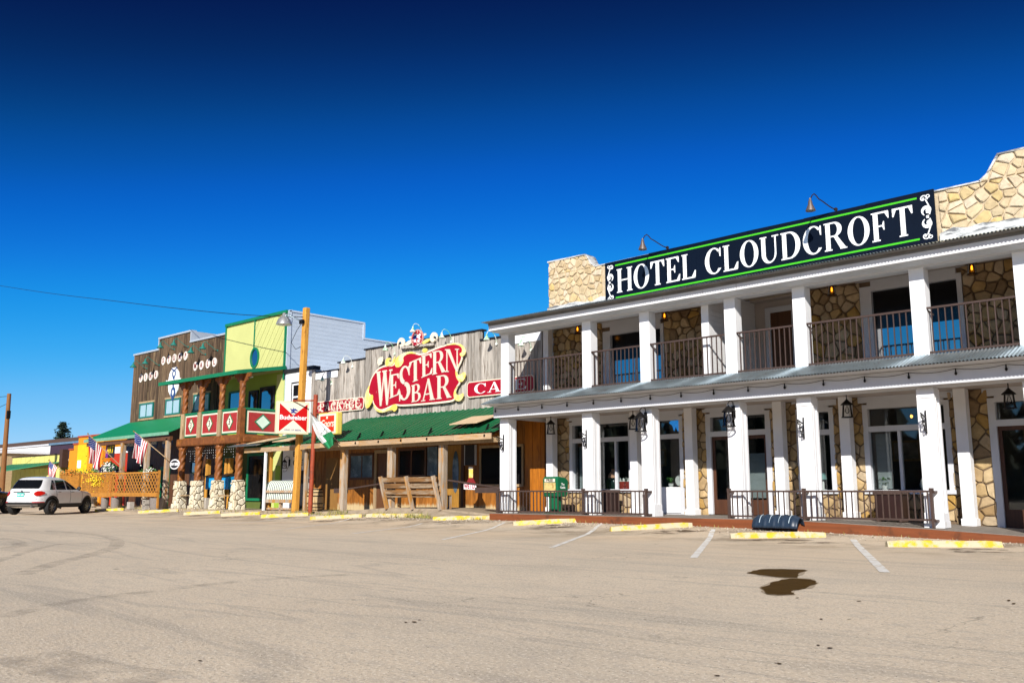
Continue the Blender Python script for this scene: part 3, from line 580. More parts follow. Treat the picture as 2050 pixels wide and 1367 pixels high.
# corner boards and white trim of the walls
g = G(); g.box(XL - .03, XL + .24, YW - .06, YW + .02, 4.03, 6.55); g.obj('corner_board', W_TRIM_SHADE, hotel); G().box(-10.73, -10.62, YW - .03, YW + .3, 4.03, 6.55).obj('corner_board', W_TRIM_SHADE, hotel)
# partition and recess on the upper floor
g = G(); g.box(-12.75, -12.57, 21.36, 24.2, 4.03, 6.52); par = g.obj('partition_wall', W_TRIM_SHADE, hotel); G().box(-12.77, -12.545, 21.33, 21.36, 4.03, 6.52).obj('end_board', W_PAINT, par)
for i in range(17):
    z = 4.06 + i * .145; piece('siding_board', W_PAINT, par, -12.571, -12.549, 21.36, 23.99, z, z + .139, (0, R(4), 0))
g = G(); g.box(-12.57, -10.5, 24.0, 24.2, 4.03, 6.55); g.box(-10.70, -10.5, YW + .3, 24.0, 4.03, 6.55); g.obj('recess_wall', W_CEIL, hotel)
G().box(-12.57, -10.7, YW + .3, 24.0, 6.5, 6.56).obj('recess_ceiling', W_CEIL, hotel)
xa, xb = wx(1545, 680, 23.95), wx(1588, 680, 23.95); g = G(); g.box(xa, xb, 23.94, 23.99, 4.05, 6.15); dr = g.obj('recess_door', BROWND, hotel)
g = G(); g.box(xa - .16, xa, 23.91, 23.99, 4.05, 6.31); g.box(xb, xb + .16, 23.91, 23.99, 4.05, 6.31); g.box(xa, xb, 23.91, 23.99, 6.15, 6.31); g.obj('door_frame', W_TRIM_SHADE, dr)
# windows
def window(name, a, b, c, d, transom=None, mull=(), panel=None, dark=None, frame=W_TRIM_SHADE, y=None, fw=.11):
    y = YW if y is None else y; g = G(); yo, yi = y - .05, y + .14
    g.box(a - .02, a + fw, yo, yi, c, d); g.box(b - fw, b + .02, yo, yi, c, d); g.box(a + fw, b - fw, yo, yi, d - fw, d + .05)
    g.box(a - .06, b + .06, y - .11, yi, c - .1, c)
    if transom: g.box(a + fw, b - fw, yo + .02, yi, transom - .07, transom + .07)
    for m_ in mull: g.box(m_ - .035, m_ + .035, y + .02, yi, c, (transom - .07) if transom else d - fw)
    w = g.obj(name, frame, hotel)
    zs = [(c, transom - .07), (transom + .07, d - fw)] if transom else [(c, d - fw)]
    xs = [a + fw] + [k for k in mull] + [b - fw]
    for i in range(len(xs) - 1): G().box(xs[i] + .03 * (i > 0), xs[i + 1] - .03 * (i < len(xs) - 2), y + .09, y + .1, *zs[0]).obj('pane', GLASS, w)
    if transom: G().box(a + fw, b - fw, y + .09, y + .1, *zs[1]).obj('pane', GLASS, w)
    return w
window('window', *LOW[0], transom=2.68, mull=(-17.32,))
w2 = window('window', *LOW[1], transom=2.68); 
G().box(-15.68, -14.9, YW - .06, YW - .01, .40, 1.16).obj('panel', W_PAINT, w2)
window('window', *LOW[3], transom=2.6); window('window', *LOW[4], transom=2.62, mull=(-8.43,)); window('window', *LOW[6], transom=2.6)
def door(a, b, c, d, tr):
    g = G(); yo, yi = YW - .05, YW + .14
    g.box(a - .02, a + .14, yo, yi, c, d); g.box(b - .14, b + .02, yo, yi, c, d); g.box(a + .14, b - .14, yo, yi, d - .1, d + .05); g.box(a + .14, b - .14, yo, yi, tr - .07, tr + .08)
    w = g.obj('doorway', W_TRIM_SHADE, hotel); G().box(a + .14, b - .14, YW + .09, YW + .1, tr + .08, d - .1).obj('pane', GLASS, w)
    mid = (a + b) / 2; 
    for x0, x1 in ((a + .14, mid - .01), (mid + .01, b - .14)):
        q = G(); q.box(x0, x0 + .09, YW + .03, YW + .09, c, tr - .07); q.box(x1 - .09, x1, YW + .03, YW + .09, c, tr - .07); q.box(x0 + .09, x1 - .09, YW + .03, YW + .09, tr - .17, tr - .07); q.box(x0 + .09, x1 - .09, YW + .03, YW + .09, c, c + .42)
        dd = q.obj('door', DOORB, hotel); G().box(x0 + .09, x1 - .09, YW + .05, YW + .06, c + .42, tr - .17).obj('pane', GLASS, dd); G().cyl((x1 - .05, YW, c + 1.0), (x1 - .05, YW, c + 1.25), .015).obj('handle', IRON, dd)
DOORB = mat('door_brown', (0.075, 0.03, 0.015), 0.45, var=0.3, scale=3, st=(5, 5, .6))
door(*LOW[2], 2.68); door(*LOW[5], 2.62)
# upper sliding windows: dark upper pane, reflecting lower pane
for a, b, c, d in UPP:
    g = G(); yo, yi = YW - .05, YW + .16
    g.box(a - .02, a + .28, yo, yi, c, d); g.box(b - .10, b + .02, yo, yi, c, d); g.box(a + .28, b - .1, yo, yi, d - .14, d + .14); g.box(a + .28, b - .1, yo, yi, c - .06, c + .06)
    w = g.obj('upper_window', W_TRIM_SHADE, hotel); mid = a + (b - a) * .52; zc = c + 1.12
    G().box(a + .28, b - .1, YW + .075, YW + .09, zc, d - .14).obj('dark_screen', GLASSD, w)
    G().box(a + .28, mid - .03, YW + .085, YW + .1, c + .06, zc).obj('pane', GLASSB, w); G().box(mid + .03, b - .1, YW + .065, YW + .08, c + .06, zc).obj('pane', GLASSB, w)
    G().box(mid - .03, mid + .03, YW + .04, YW + .1, c + .06, zc).obj('sash_rail', W_TRIM_SHADE, w)
for a, b, c, d in LOW: G().box(a - .12, b + .12, YW - .045, YW + .012, d + .05, 3.458).obj('header_board', W_TRIM_SHADE, hotel)
for a, b, c, d in UPP: G().box(a - .12, b + .12, YW - .045, YW + .012, d + .14, 6.518).obj('header_board', W_TRIM_SHADE, hotel)
# ceilings, floor slab, beams
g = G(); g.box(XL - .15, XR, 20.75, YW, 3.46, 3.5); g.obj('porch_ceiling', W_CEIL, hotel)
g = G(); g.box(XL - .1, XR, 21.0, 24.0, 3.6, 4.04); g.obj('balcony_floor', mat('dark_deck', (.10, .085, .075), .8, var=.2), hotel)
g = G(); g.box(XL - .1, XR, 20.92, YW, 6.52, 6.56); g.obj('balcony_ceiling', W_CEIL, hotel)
g = G(); g.box(XL - .08, XR, 20.97, 21.33, 6.07, 6.5); g.obj('eave_beam', W_TRIM_SHADE, hotel)
g = G(); g.box(XL - .1, XR, 21.02, 21.32, 3.33, 3.455); g.obj('porch_beam', W_TRIM_SHADE, hotel)
g = G(); g.box(XL - .06, XR, 20.70, 20.76, 3.35, 3.71); g.box(XL - .06, XL, 20.76, YW, 3.35, 3.71); g.obj('porch_fascia', W_TRIM_SHADE, hotel)
g = G(); g.box(XL - .05, XR, 20.45, 20.50, 6.14, 6.30); g.obj('eave_fascia', W_PAINT, hotel)
g = G(); g.box(XL - .05, XR, 20.50, 20.97, 6.12, 6.16); g.obj('eave_soffit', W_TRIM_SHADE, hotel)
g = G(); g.box(XL - .06, XR, 20.43, 20.51, 6.305, 6.37); g.obj('drip_edge', DARKMETAL, hotel)
g = G(); g.add([(XL - .08, 20.22, 3.735), (XR, 20.22, 3.735), (XR, 20.72, 3.72), (XL - .08, 20.72, 3.72)], [(3, 2, 1, 0)]); g.obj('porch_soffit', W_TRIM_SHADE, hotel)
g = G(); g.add([(XL - .08, 20.21, 6.378), (XR, 20.21, 6.378), (XR, 20.45, 6.372), (XL - .08, 20.45, 6.372)], [(3, 2, 1, 0)]); g.obj('eave_underside', DARKMETAL, hotel)
RIB = [(0, 0), (.40, 0), (.47, 1), (.60, 1), (.67, 0), (.82, .0), (.85, .25), (.89, .25), (.92, 0)]
def corrugated(name, m, parent, x0, x1, p0, p1, pitch=.0762, amp=.018, th=.0, ends=None, rib=False):
    """sheet running along X from the low edge p0 (y,z) to the high edge p1 (y,z), ribs running down the slope"""
    g = G(); k = 6; n = int((x1 - x0) / pitch * k); dy, dz = p1[0] - p0[0], p1[1] - p0[1]; l = math.hypot(dy, dz); ny, nz_ = -dz / l, dy / l; vs_ = []
    if rib: xs_ = [(x0 + pitch * (j + a_), amp * h_) for j in range(int((x1 - x0) / pitch) + 1) for a_, h_ in RIB if x0 + pitch * (j + a_) < x1] + [(x1, 0)]
    else: xs_ = [(x0 + (x1 - x0) * i / n, amp * math.sin(2 * math.pi * i / k)) for i in range(n + 1)]
    n = len(xs_) - 1
    for x, h in xs_:
        a = (ends(x)[0] if ends else p0); b = (ends(x)[1] if ends else p1)
        vs_ += [(x, a[0] + ny * h, a[1] + nz_ * h), (x, b[0] + ny * h, b[1] + nz_ * h)]
    g.add(vs_, [[2 * i, 2 * i + 2, 2 * i + 3, 2 * i + 1] for i in range(n)])
    return g.obj(name, m, parent, smooth=not rib)
sheets = [XL - .12 + i * 2.35 for i in range(10)]
for a, b in zip(sheets, sheets[1:]):
    b = min(b, XR + .2)
    if b > a:
        corrugated('porch_roof_sheet', GALV, hotel, a, b, (20.15, 3.745), (21.02, 4.075)); corrugated('eave_roof_sheet', GALV, hotel, a, b, (20.15, 6.385), (YW, 7.0))
# columns
CX_ = [-20.10, -16.72, -14.62, -11.90, -9.97, -7.11, -4.95, -2.5, -.3]
for i, x in enumerate(CX_):
    z0 = zd(x); g = G(); g.box(x + .02, x + .36, 21.0, 21.34, z0, 3.34)
    for yy, ss in ((20.985, 1),):
        for a, b in ((0, .075), (.305, .38)): g.box(x + a, x + b, 20.985, 21.06, z0 + .3, 3.1)
        g.box(x + .305, x + .385, 21.062, 21.1, z0 + .3, 3.1); g.box(x + .30, x + .385, 21.26, 21.355, z0 + .3, 3.1); g.box(x, x + .38, 20.98, 21.36, 3.1, 3.3)
    c = g.obj('column', W_PAINT, hotel, bevel=.006); q = G(); q.box(x - .025, x + .405, 20.955, 21.385, z0 - .01, z0 + .14); q.box(x - .01, x + .39, 20.97, 21.37, z0 + .14, z0 + .32); q.obj('plinth', W_PAINT, c, bevel=.008)
    g = G(); g.box(x + .02, x + .35, 21.0, 21.33, 4.02, 6.08); g.obj('upper_column', W_PAINT, hotel, bevel=.006)
for i, x in enumerate([-19.84, -16.42, -14.45, -11.62, -9.76, -6.93, -3.9]):
    z0 = zd(x); w = .27; g = G(); g.box(x, x + w, 22.95, 23.22, z0, 3.47); c = g.obj('inner_column', W_PAINT, hotel, bevel=.006); q = G(); q.box(x - .03, x + w + .03, 22.92, 23.25, z0 - .01, z0 + .16); q.obj('plinth', W_PAINT, c, bevel=.006)
g = G(); g.box(-19.95, -19.72, 22.95, 23.18, 4.03, 6.54); g.obj('upper_inner_post', W_PAINT, hotel, bevel=.006)
# railings
def railing(x0, x1, y, z0, z1, posts=(), drop=None, tail=True):
    g = G(); g.box(x0, x1, y - .025, y + .025, z1 - .045, z1); g.box(x0, x1, y - .022, y + .022, z0, z0 + .045)
    for p in posts:
        g.box(p - .028, p + .028, y - .05, y + .03, (drop if drop is not None else z0), z1 + .002); g.box(p - .04, p + .04, y - .045, y + .045, z1 + .002, z1 + .05)
    if tail:
        g.bar((x0 + .02, y, z1 - .03), (x0 + .14, y + .16, z1 - .16), .02, .03)
    o = g.obj('railing', RAIL, hotel); n = int((x1 - x0) / .138)
    for i in range(1, n):
        x = x0 + (x1 - x0) * i / n; piece('baluster', RAIL, o, x - .012, x + .012, y - .012, y + .012, z0 + .04, z1 - .04)
    return o
for x0, x1 in ((-20.02, -14.30), (-11.86, -6.82)):
    o = railing(x0, x1, 20.78, .40, 1.06, (x0 + .05, -16.55 if x0 < -15 else -9.8, x1 - .05), .2, False)
    for p in (x0 + .05, -16.55 if x0 < -15 else -9.8, x1 - .03):
        piece('rail_bracket', RAIL, o, p - .04, p + .04, 20.78, 20.98, 1.0, 1.05); piece('rail_bracket', RAIL, o, p - .05, p + .05, 20.78, 20.96, .38, .43)
for a, b in zip(CX_, CX_[1:]): railing(a + .30, b + .03, 21.04, 4.09, 5.15)
# string of bulbs along the porch fascia
wire = thing('string_lights', 'string of small dark bulbs hung along the white porch fascia', 'string lights', (-12, 20.63, 3.66))
xs = [-20 + i * .99 for i in range(20)]; pts = []
for i in range(len(xs) - 1):
    for k in range(6): t = k / 6; pts.append((xs[i] + .99 * t, 20.66, 3.655 - .05 * 4 * t * (1 - t)))
G().tube(pts, .006, 5).obj('wire', IRON, wire)
for x in xs[:-1]:
    g = G(); g.cyl((x, 20.66, 3.655), (x, 20.66, 3.59), .014, n=8); g.lathe((x, 20.66, 3.59), [(.012, 0), (.026, -.02), (.03, -.045), (.018, -.07), (.002, -.078)], 10); g.obj('bulb', IRON, wire)

# the hotel's sign
sg = thing('hotel_sign', 'long black sign lettered HOTEL CLOUDCROFT with green lines and white scrolls', 'sign', (-12.2, 23.2, 7.1))
SL, SR_ = -17.42, -7.06; slope = .012; fr = (Vector((SL, 23.22, 7.07)), Vector((1, 0, slope)).normalized(), Vector((0, 0, 1)))
Wd, Hd = SR_ - SL, 1.36
g = G()
for i in range(6): g.ext([(Wd * i / 6, 0), (Wd * (i + 1) / 6 - .004, 0), (Wd * (i + 1) / 6 - .004, Hd + (i % 3 - 1) * .008), (Wd * i / 6, Hd + (i % 2) * .01)], fr, 0, .05)
g.obj('board', NAVY, sg)
for z in (.115, 1.19): G().ext([(.42, z), (Wd - .42, z), (Wd - .42, z + .05), (.42, z + .05)], fr, .045, .056).obj('stripe', LIMEL, sg)
f2 = (fr[0] + fr[1] * .47 + fr[2] * .29, fr[1], fr[2]); roman('letter', 'HOTEL CLOUDCROFT', LETTERW, sg, f2, .78, Wd - 1.0, .012, .05, .06)
g = G()
for sx_, ox in ((1, .22), (-1, Wd - .22)):
    for sy in (1, -1):
        def T(pts): return [(ox + sx_ * (a), Hd / 2 + sy * b) for a, b in pts]
        pline(g, T(spiral(-.02, .16, .125, .035, -60, 300)), .055, fr, .045, .056, True); pline(g, T([(-.08, .05), (-.11, .16), (-.07, .30), (-.03, .40), (.0, .47)]), .03, fr, .045, .0568)
        pline(g, T(spiral(.045, .485, .10, .03, 200, -130)), .028, fr, .045, .0574); pline(g, T(spiral(-.075, .52, .06, .02, -20, 300, 14)), .022, fr, .045, .058); pline(g, T([(-.06, .03), (-.03, .01), (.0, .02)]), .04, fr, .045, .0586)
        for q in ((-.02, .16), (.045, .485)): g.ext([(ox + sx_ * q[0] + a, Hd / 2 + sy * q[1] + b) for a, b in ell(0, 0, .028, .028, 10)], fr, .045, .059)
g.obj('scrollwork', LETTERW, sg)
def gooseneck(name, label, base, reach, rise, drop, m, group, shade=.14, sh=.24, style=0, xdir=0.0):
    """lamp on a swan-neck arm that leaves the wall at base"""
    b = Vector(base); t = thing(name, label, 'lamp', tuple(b), group); out = Vector((xdir, -1, 0)).normalized()
    pts = []
    if style == 0:
        for i in range(13):
            a = i / 12; pts.append(b + out * (reach * (1 - math.cos(a * math.pi)) / 2) + Vector((0, 0, rise * math.sin(a * math.pi * .80) - drop * sm(.75, 1, a))))
    else:
        for i in range(13):
            a = i / 12; pts.append(b + out * (reach * a) + Vector((0, 0, rise * sm(0, .8, a) + .10 * math.sin(max(0, (a - .68)) / .32 * math.pi) - drop * sm(.86, 1, a))))
    G().tube(pts, .016 if style else .010, 6).obj('arm', m[1], t, smooth=True); e = pts[-1]
    G().lathe((e.x, e.y, e.z + .02), [(.03, .03), (.035, -.03), (.05, -.05), (.06, -sh * .45), (shade, -sh), (shade * 1.02, -sh - .02), (shade * .9, -sh - .012)], 18).obj('shade', m[0], t, smooth=True)
    G().lathe((e.x, e.y, e.z - sh * .55), [(.01, .05), (.04, .0), (.045, -.05), (.02, -.09), (.002, -.10)], 10).obj('bulb', W_TRIM_SHADE, t, smooth=True)
    q = G(); q.cyl((b.x, b.y + .01, b.z), (b.x, b.y - .03, b.z), .05, n=12); q.obj('wall_plate', m[1], t); return t
GRP = 'gooseneck sign lamps of the hotel'
gooseneck('gooseneck_lamp', 'grey gooseneck lamp over the word HOTEL on the black sign', (-15.0, 23.2, 8.52), .95, .22, .10, (LAMPGR, BRONZE), GRP, .13, .30, 1, -.35)
gooseneck('gooseneck_lamp', 'grey gooseneck lamp over the letters of CLOUDCROFT on the black sign', (-9.6, 23.2, 8.58), .95, .22, .10, (LAMPGR, BRONZE), GRP, .13, .30, 1, -.35)
# lanterns
def lantern(label, p, chain, s=1., lit=False, group=None, arm=None):
    x, y, z = p; t = thing('lantern', label, 'lantern', (x, y, z), group)
    q = G()
    if arm is None: q.cyl((x, y, z), (x, y, z + chain), .012 * s, n=6); q.lathe((x, y, z + chain), [(.06 * s, 0), (.06 * s, -.02)], 12)
    else: q.tube([(x, y, z), (x, y - .02, z + .06), (x, y + .10, z + .16), (x, y + .24, z + .12), (x, y + .26, z - .1)], .012, 6); q.box(x - .05, x + .05, y + .24, y + .275, z - .28, z + .02); q.tube([(x, y + .24, z - .25), (x, y + .1, z - .52), (x, y - .03, z - .55), (x, y - .02, z - .47)], .010, 6)
    q.lathe((x, y, z), [(.01, .02), (.03, .0), (.05 * s, -.03), (.13 * s, -.10 * s), (.135 * s, -.115 * s), (.02, -.10 * s)], 16); q.obj('cap', IRON if not lit else BRONZE, t, smooth=True)
    zz = z - .115 * s; G().lathe((x, y, zz), [(.09 * s, 0), (.115 * s, -.27 * s)], 20, cap=False).obj('glass', AMBER if lit else CLEAR, t, smooth=True)
    G().lathe((x, y, zz - .27 * s), [(.128 * s, .01), (.13 * s, -.012), (.10 * s, -.012), (.10 * s, .01), (.128 * s, .01)], 20, cap=False).obj('base_ring', IRON if not lit else BRONZE, t, smooth=True)
    G().lathe((x, y, zz - .04 * s), ([(.008, .0), (.022 * s, -.03), (.024 * s, -.11 * s), (.004, -.13 * s)] if lit else [(.015, .04), (.03 * s, -.03), (.05 * s, -.09 * s), (.03 * s, -.14 * s), (.004, -.155 * s)]), 12).obj('bulb', EMBER if lit else CLEAR, t, smooth=True)
    if lit:
        l = bpy.data.lights.new('lantern_light', 'POINT'); l.energy = .5; l.color = (1, .55, .15); l.shadow_soft_size = .05; lo = bpy.data.objects.new('lantern_light', l); COL.objects.link(lo); lo.parent = t; lo.location = (0, 0, -.25)
for (x, lab) in ((-18.81, 'above the green newspaper box'), (-15.60, 'just left of the third column'), (-9.13, 'between the fifth column and the wide window'), (-5.48, 'before the right hand stone door bay')):
    lantern('clear glass lantern hung from the porch ceiling ' + lab, (x, 22.0, 3.28), .17, 1.12, False, 'hanging porch lanterns')
for (x, lab) in ((-14.44, 'on the third porch column'), (-11.70, 'on the column before the double door')):
    lantern('black armed wall lantern with clear glass ' + lab, (x, 20.72, 3.2), .1, 1.35, False, 'column wall lanterns', arm=1)
for (x, lab) in ((-17.99, 'at the far left stone wall'), (-14.66, 'above the stone wall left of the recess'), (-9.51, 'above the stone wall right of the recess'), (-6.12, 'above the stone wall at the far right')):
    lantern('small lit amber lantern under the balcony ceiling ' + lab, (x, 22.4, 6.42), .10, .95, True, 'balcony lanterns')
# scroll brackets on the columns
for (x, lab) in ((-19.92, 'leftmost'), (-16.55, 'second'), (-9.8, 'fifth'), (-6.93, 'sixth')):
    t = thing('scroll_bracket', 'black iron scroll bracket on the front of the %s porch column' % lab, 'bracket', (x, 20.98, 2.3), 'iron scroll brackets'); fr = (Vector((x, 20.97, 2.3)), Vector((0, -1, 0)), Vector((0, 0, 1)))
    g = G(); g.ext([(0, 0), (.03, 0), (.03, .52), (0, .52)], fr, -.012, .012); pline(g, [(.02, .36), (.12, .38), (.24, .42), (.33, .44)], .028, fr, -.010, .010); pline(g, spiral(.14, .24, .11, .02, 80, -380), .026, fr, -.009, .009); pline(g, spiral(.09, .09, .07, .015, 100, -300), .024, fr, -.008, .008); pline(g, spiral(.27, .37, .055, .012, 60, -320), .02, fr, -.007, .007); g.obj('scroll', IRON, t)
# things on the porch
nb = thing('newspaper_box', 'green metal newspaper box marked FREE standing on the hotel porch', 'newspaper box', (-18.5, 21.9, .36))
GRB = mat('green_box_plastic', (0.005, 0.12, 0.05), 0.35, var=0.1)
g = G(); fr = (Vector((0, 0, 0)), Vector((0, 1, 0)), Vector((0, 0, 1)))
x0, x1 = -18.82, -18.22
prof = [(21.62, .98), (21.66, .86), (22.05, .86), (22.12, .95), (22.14, 1.36), (22.02, 1.45), (21.66, 1.49), (21.60, 1.42)]
g.ext([(a, b) for a, b in prof], (Vector((x0, 0, 0)), Vector((0, 1, 0)), Vector((0, 0, 1))), 0, x1 - x0); g.obj('case', GRB, nb, bevel=.03)
G().box(x0 + .14, x1 - .14, 21.72, 22.02, .40, .87).obj('pedestal', GRB, nb, bevel=.02); G().box(x0 + .02, x1 - .02, 21.62, 22.1, .355, .42).obj('base', GRB, nb, bevel=.02)
NEWS = mat('newsprint', (.55, .42, .16), .7, var=.4, scale=9, col2=(.30, .14, .03), sc2=7); 
G().box(x0 + .07, x1 - .07, 21.585, 21.60, 1.0, 1.30).obj('window', NEWS, nb); G().box(x0 + .09, x1 - .09, 21.583, 21.60, 1.32, 1.42).obj('label_plate', CREAM, nb)
text('lettering', 'FREE', .115, BLACKP, nb, FX(-18.52, 21.583, 1.37), .004, 0, .003, 1.15); text('lettering', 'The\nGuide', .10, LETTERW, nb, (Vector((x1, 21.86, 1.2)), Vector((0, 1, 0)), Vector((0, 0, 1))), .004, 0, .002)
for (a, b, h, lab) in ((-8.72, -8.08, .74, 'brown metal litter bin behind the right porch railing under the wide window'), (-16.98, -16.74, .72, 'narrow dark brown bin behind the left porch railing beside the second column')):
    t = thing('litter_bin', lab, 'bin', ((a + b) / 2, 22.6, zd(a))); z0 = zd(a); m = mat('bin_brown', (.022, .008, .006), .5, var=.2)
    G().box(a, b, 22.3, 22.8, z0 + .08, z0 + h - .1).obj('body', m, t, bevel=.02); G().box(a - .03, b + .03, 22.27, 22.83, z0 + h - .1, z0 + h).obj('lid', RAIL, t, bevel=.02)
    for dx_ in (a + .05, b - .05): G().box(dx_ - .03, dx_ + .03, 22.32, 22.78, z0 - .005, z0 + .08).obj('leg', RAIL, t)
# ribbed plastic tub leaning on the deck edge
t = thing('plastic_tub', 'dark blue ribbed plastic tub lying on its side against the rust brown deck edge', 'tub', (-10.95, 20.35, .1)); g = G(); N_ = 14; pr = []
xa, xb = at(1511, 1050, 20.3).x, at(1601, 1050, 20.3).x
for k in range(N_ + 1):
    a = R(8 + 150 * k / N_); pr.append((20.36 - .20 * math.cos(a) * 1.15, .13 + .33 * math.sin(a)))
def ribx(i): return xa + (xb - xa) * i / 40
for s_, off in ((1, 0.), (0, .015)):
    pass
vs_ = []; 
for i in range(41):
    u = i / 40; bul = 1 - .18 * (abs(2 * u - 1) ** 6); rb = .018 if (i % 8 in (3, 4)) else 0
    for y, z in pr: cy, cz = 20.36, .13; l = math.hypot(y - cy, z - cz); vs_.append((ribx(i), cy + (y - cy) * bul * (1 + rb / l), cz + (z - cz) * bul * (1 + rb / l)))
g.add(vs_, [[i * (N_ + 1) + k, i * (N_ + 1) + k + 1, (i + 1) * (N_ + 1) + k + 1, (i + 1) * (N_ + 1) + k] for i in range(40) for k in range(N_)])
o = g.obj('shell', DKBLUE, t, smooth=True); so = o.modifiers.new('thick', 'SOLIDIFY'); so.thickness = .02
LB = mat('pale_rib', (.45, .55, .6), .4)
for i in (7, 16, 24, 33):
    q = G(); q.tube([(ribx(i), 20.36 + (y - 20.36) * 1.05, .13 + (z - .13) * 1.05) for y, z in pr[2:10]], .010, 5); q.obj('rib', LB, t)
# things in the hotel windows
G().box(-19.0, -16.8, 23.6, 23.95, 1.02, 1.08).obj('window_shelf', W_TRIM_SHADE, hotel); G().box(-9.2, -7.3, 23.6, 23.95, 1.0, 1.05).obj('window_shelf', W_TRIM_SHADE, hotel); G().box(-15.7, -14.9, 23.55, 23.9, 1.1, 1.15).obj('window_shelf', W_TRIM_SHADE, hotel); G().box(-11.0, -10.2, 23.6, 23.9, 1.0, 1.05).obj('window_shelf', W_TRIM_SHADE, hotel)
def at_sill(x, y, z, name, lab, cat, parts):
    t = thing(name, lab, cat, (x, y, z))
    for nm, prof, m in parts: G().lathe((x, y, z), prof, 18).obj(nm, m, t, smooth=True)
    return t
TERRA = mat('peach_shade', (.62, .33, .2), .6); DKG = mat('dark_green_glaze', (.01, .03, .025), .25, spec=.5); LEAF = mat('leaf_green', (.05, .14, .03), .6, rnd=.3); CER = mat('white_ceramic', (.75, .74, .70), .3, var=.05)
at_sill(-17.62, 23.72, 1.08, 'table_lamp', 'dark green table lamp with peach shade in the leftmost hotel window', 'lamp', [('base', [(.11, 0), (.13, .05), (.17, .18), (.14, .30), (.05, .36), (.03, .40)], DKG), ('shade', [(.20, .38), (.17, .50), (.09, .58), (.09, .66), (.08, .66)], TERRA)])
RBX = mat('red_box', (.35, .02, .015), .5)
for i, x in enumerate((-17.3, -16.98)):
    t = thing('toy_house', ('left' if i == 0 else 'right') + ' one of two small red toy houses behind the leftmost hotel window', 'ornament', (x, 23.75, 1.08)); G().box(x - .13, x + .13, 23.65, 23.85, 1.08, 1.34).obj('wall', RBX, t)
    for k in (-.07, .07): G().lathe((x + k, 23.72, 1.34), [(.06, 0), (.002, .13)], 8).obj('turret', CER, t)
t = thing('clock', 'round white clock on the sill above the white door panel', 'clock', (-15.1, 23.68, 1.15)); G().lathe((-15.1, 23.70, 1.36), [(.17, .03), (.17, -.03)], 28, (0, -1, 0)).obj('case', CER, t, smooth=True); G().lathe((-15.1, 23.735, 1.36), [(.14, .002), (.14, -.001)], 28, (0, -1, 0)).obj('dial', W_PAINT, t); G().box(-15.15, -15.05, 23.66, 23.74, 1.15, 1.2).obj('foot', mat('brass', (.5, .33, .1), .35, .8), t)
q = G(); q.bar((-15.1, 23.667, 1.36), (-15.1, 23.667, 1.46), .012, .004); q.bar((-15.1, 23.667, 1.36), (-15.03, 23.667, 1.38), .012, .004); q.obj('hands', BLACKP, t)
def potplant(x, y, z, lab, s=1.):
    t = thing('potted_plant', lab, 'plant', (x, y, z)); G().lathe((x, y, z), [(.06 * s, 0), (.09 * s, .12 * s), (.08 * s, .12 * s)], 14).obj('pot', CER, t, smooth=True); g = G(); r = random.Random(int(-x * 10))
    for i in range(34):
        a = r.uniform(0, 6.28); l = r.uniform(.1, .22) * s; up = r.uniform(.05, .2) * s; w = .022 * s; d = Vector((math.cos(a), math.sin(a), 0)); p = Vector((x, y, z + .12 * s)); q = Vector((-d.y, d.x, 0)) * w; mid = p + d * l * .6 + Vector((0, 0, up)); tip = p + d * l + Vector((0, 0, up * .7)); g.add([p, mid + q, tip, mid - q], [[0, 1, 2, 3]])
    g.obj('leaves', LEAF, t)
potplant(-15.42, 23.66, 1.15, 'small green plant in a white pot beside the white clock'); potplant(-8.95, 23.68, 1.05, 'small green plant in a white pot in the wide hotel window', 1.1)
at_sill(-7.95, 23.7, 1.05, 'jug', 'white ceramic jug on the sill of the wide hotel window', 'jug', [('body', [(.09, 0), (.13, .08), (.15, .16), (.11, .27), (.07, .34), (.085, .40), (.075, .40)], CER)])
at_sill(-10.62, 23.72, 1.05, 'oil_lamp', 'pale glass lamp with teal shade in the narrow hotel window', 'lamp', [('base', [(.11, 0), (.09, .03), (.03, .05), (.03, .22), (.02, .25)], CER), ('shade', [(.10, .30), (.08, .48), (.07, .48)], mat('teal_shade', (.2, .4, .38), .5))])

t = thing('pendant_lamp', 'amber pendant lamp glowing inside the transom of the wide hotel window', 'lamp', (-8.35, 25.2, 3.45)); q = G(); q.cyl((-8.35, 25.2, 3.45), (-8.35, 25.2, 3.1), .01, n=5); q.cyl((-8.75, 25.2, 3.08), (-7.95, 25.2, 3.08), .02, n=6); q.obj('bar', IRON, t)
for k in range(4): G().lathe((-8.7 + k * .24, 25.2, 3.05), [(.015, .04), (.035, 0), (.03, -.04), (.01, -.055)], 10).obj('bulb', EMBER, t, smooth=True)
NEON = mat('blue_neon', (.02, .25, .6), .5, emit=((.03, .35, 1.0), .5)); x = wx(1352, 850, 24.4)
t = thing('lit_sign', 'small blue lit horse sign in the transom above the white door panel', 'sign', (x, 24.4, 2.7)); p = at(1352, 850, 24.4); G().ext([(p.x - .22, p.z + .06), (p.x - .1, p.z + .2), (p.x + .22, p.z + .2), (p.x + .2, p.z + .02), (p.x + .1, p.z - .22), (p.x + .02, p.z - .05), (p.x - .04, p.z - .2), (p.x - .1, p.z - .02)], FX(0, 24.4, 0), 0, .03).obj('panel', NEON, t); q = G(); q.cyl((p.x, 24.42, p.z + .2), (p.x, 24.42, 3.5), .008, n=5); q.obj('hanger', IRON, t)
BLIND = mat('grey_blind', (.30, .33, .33), .8, var=.15, scale=2, st=(1, 1, 5)); G().box(-12.75, -12.2, 23.58, 23.6, .85, 2.1).obj('door_blind', BLIND, hotel); G().box(-9.1, -8.75, 23.62, 23.64, 1.1, 2.5).obj('window_curtain', BLIND, hotel); G().box(-18.95, -18.6, 23.62, 23.64, 1.1, 2.5).obj('window_curtain', BLIND, hotel)

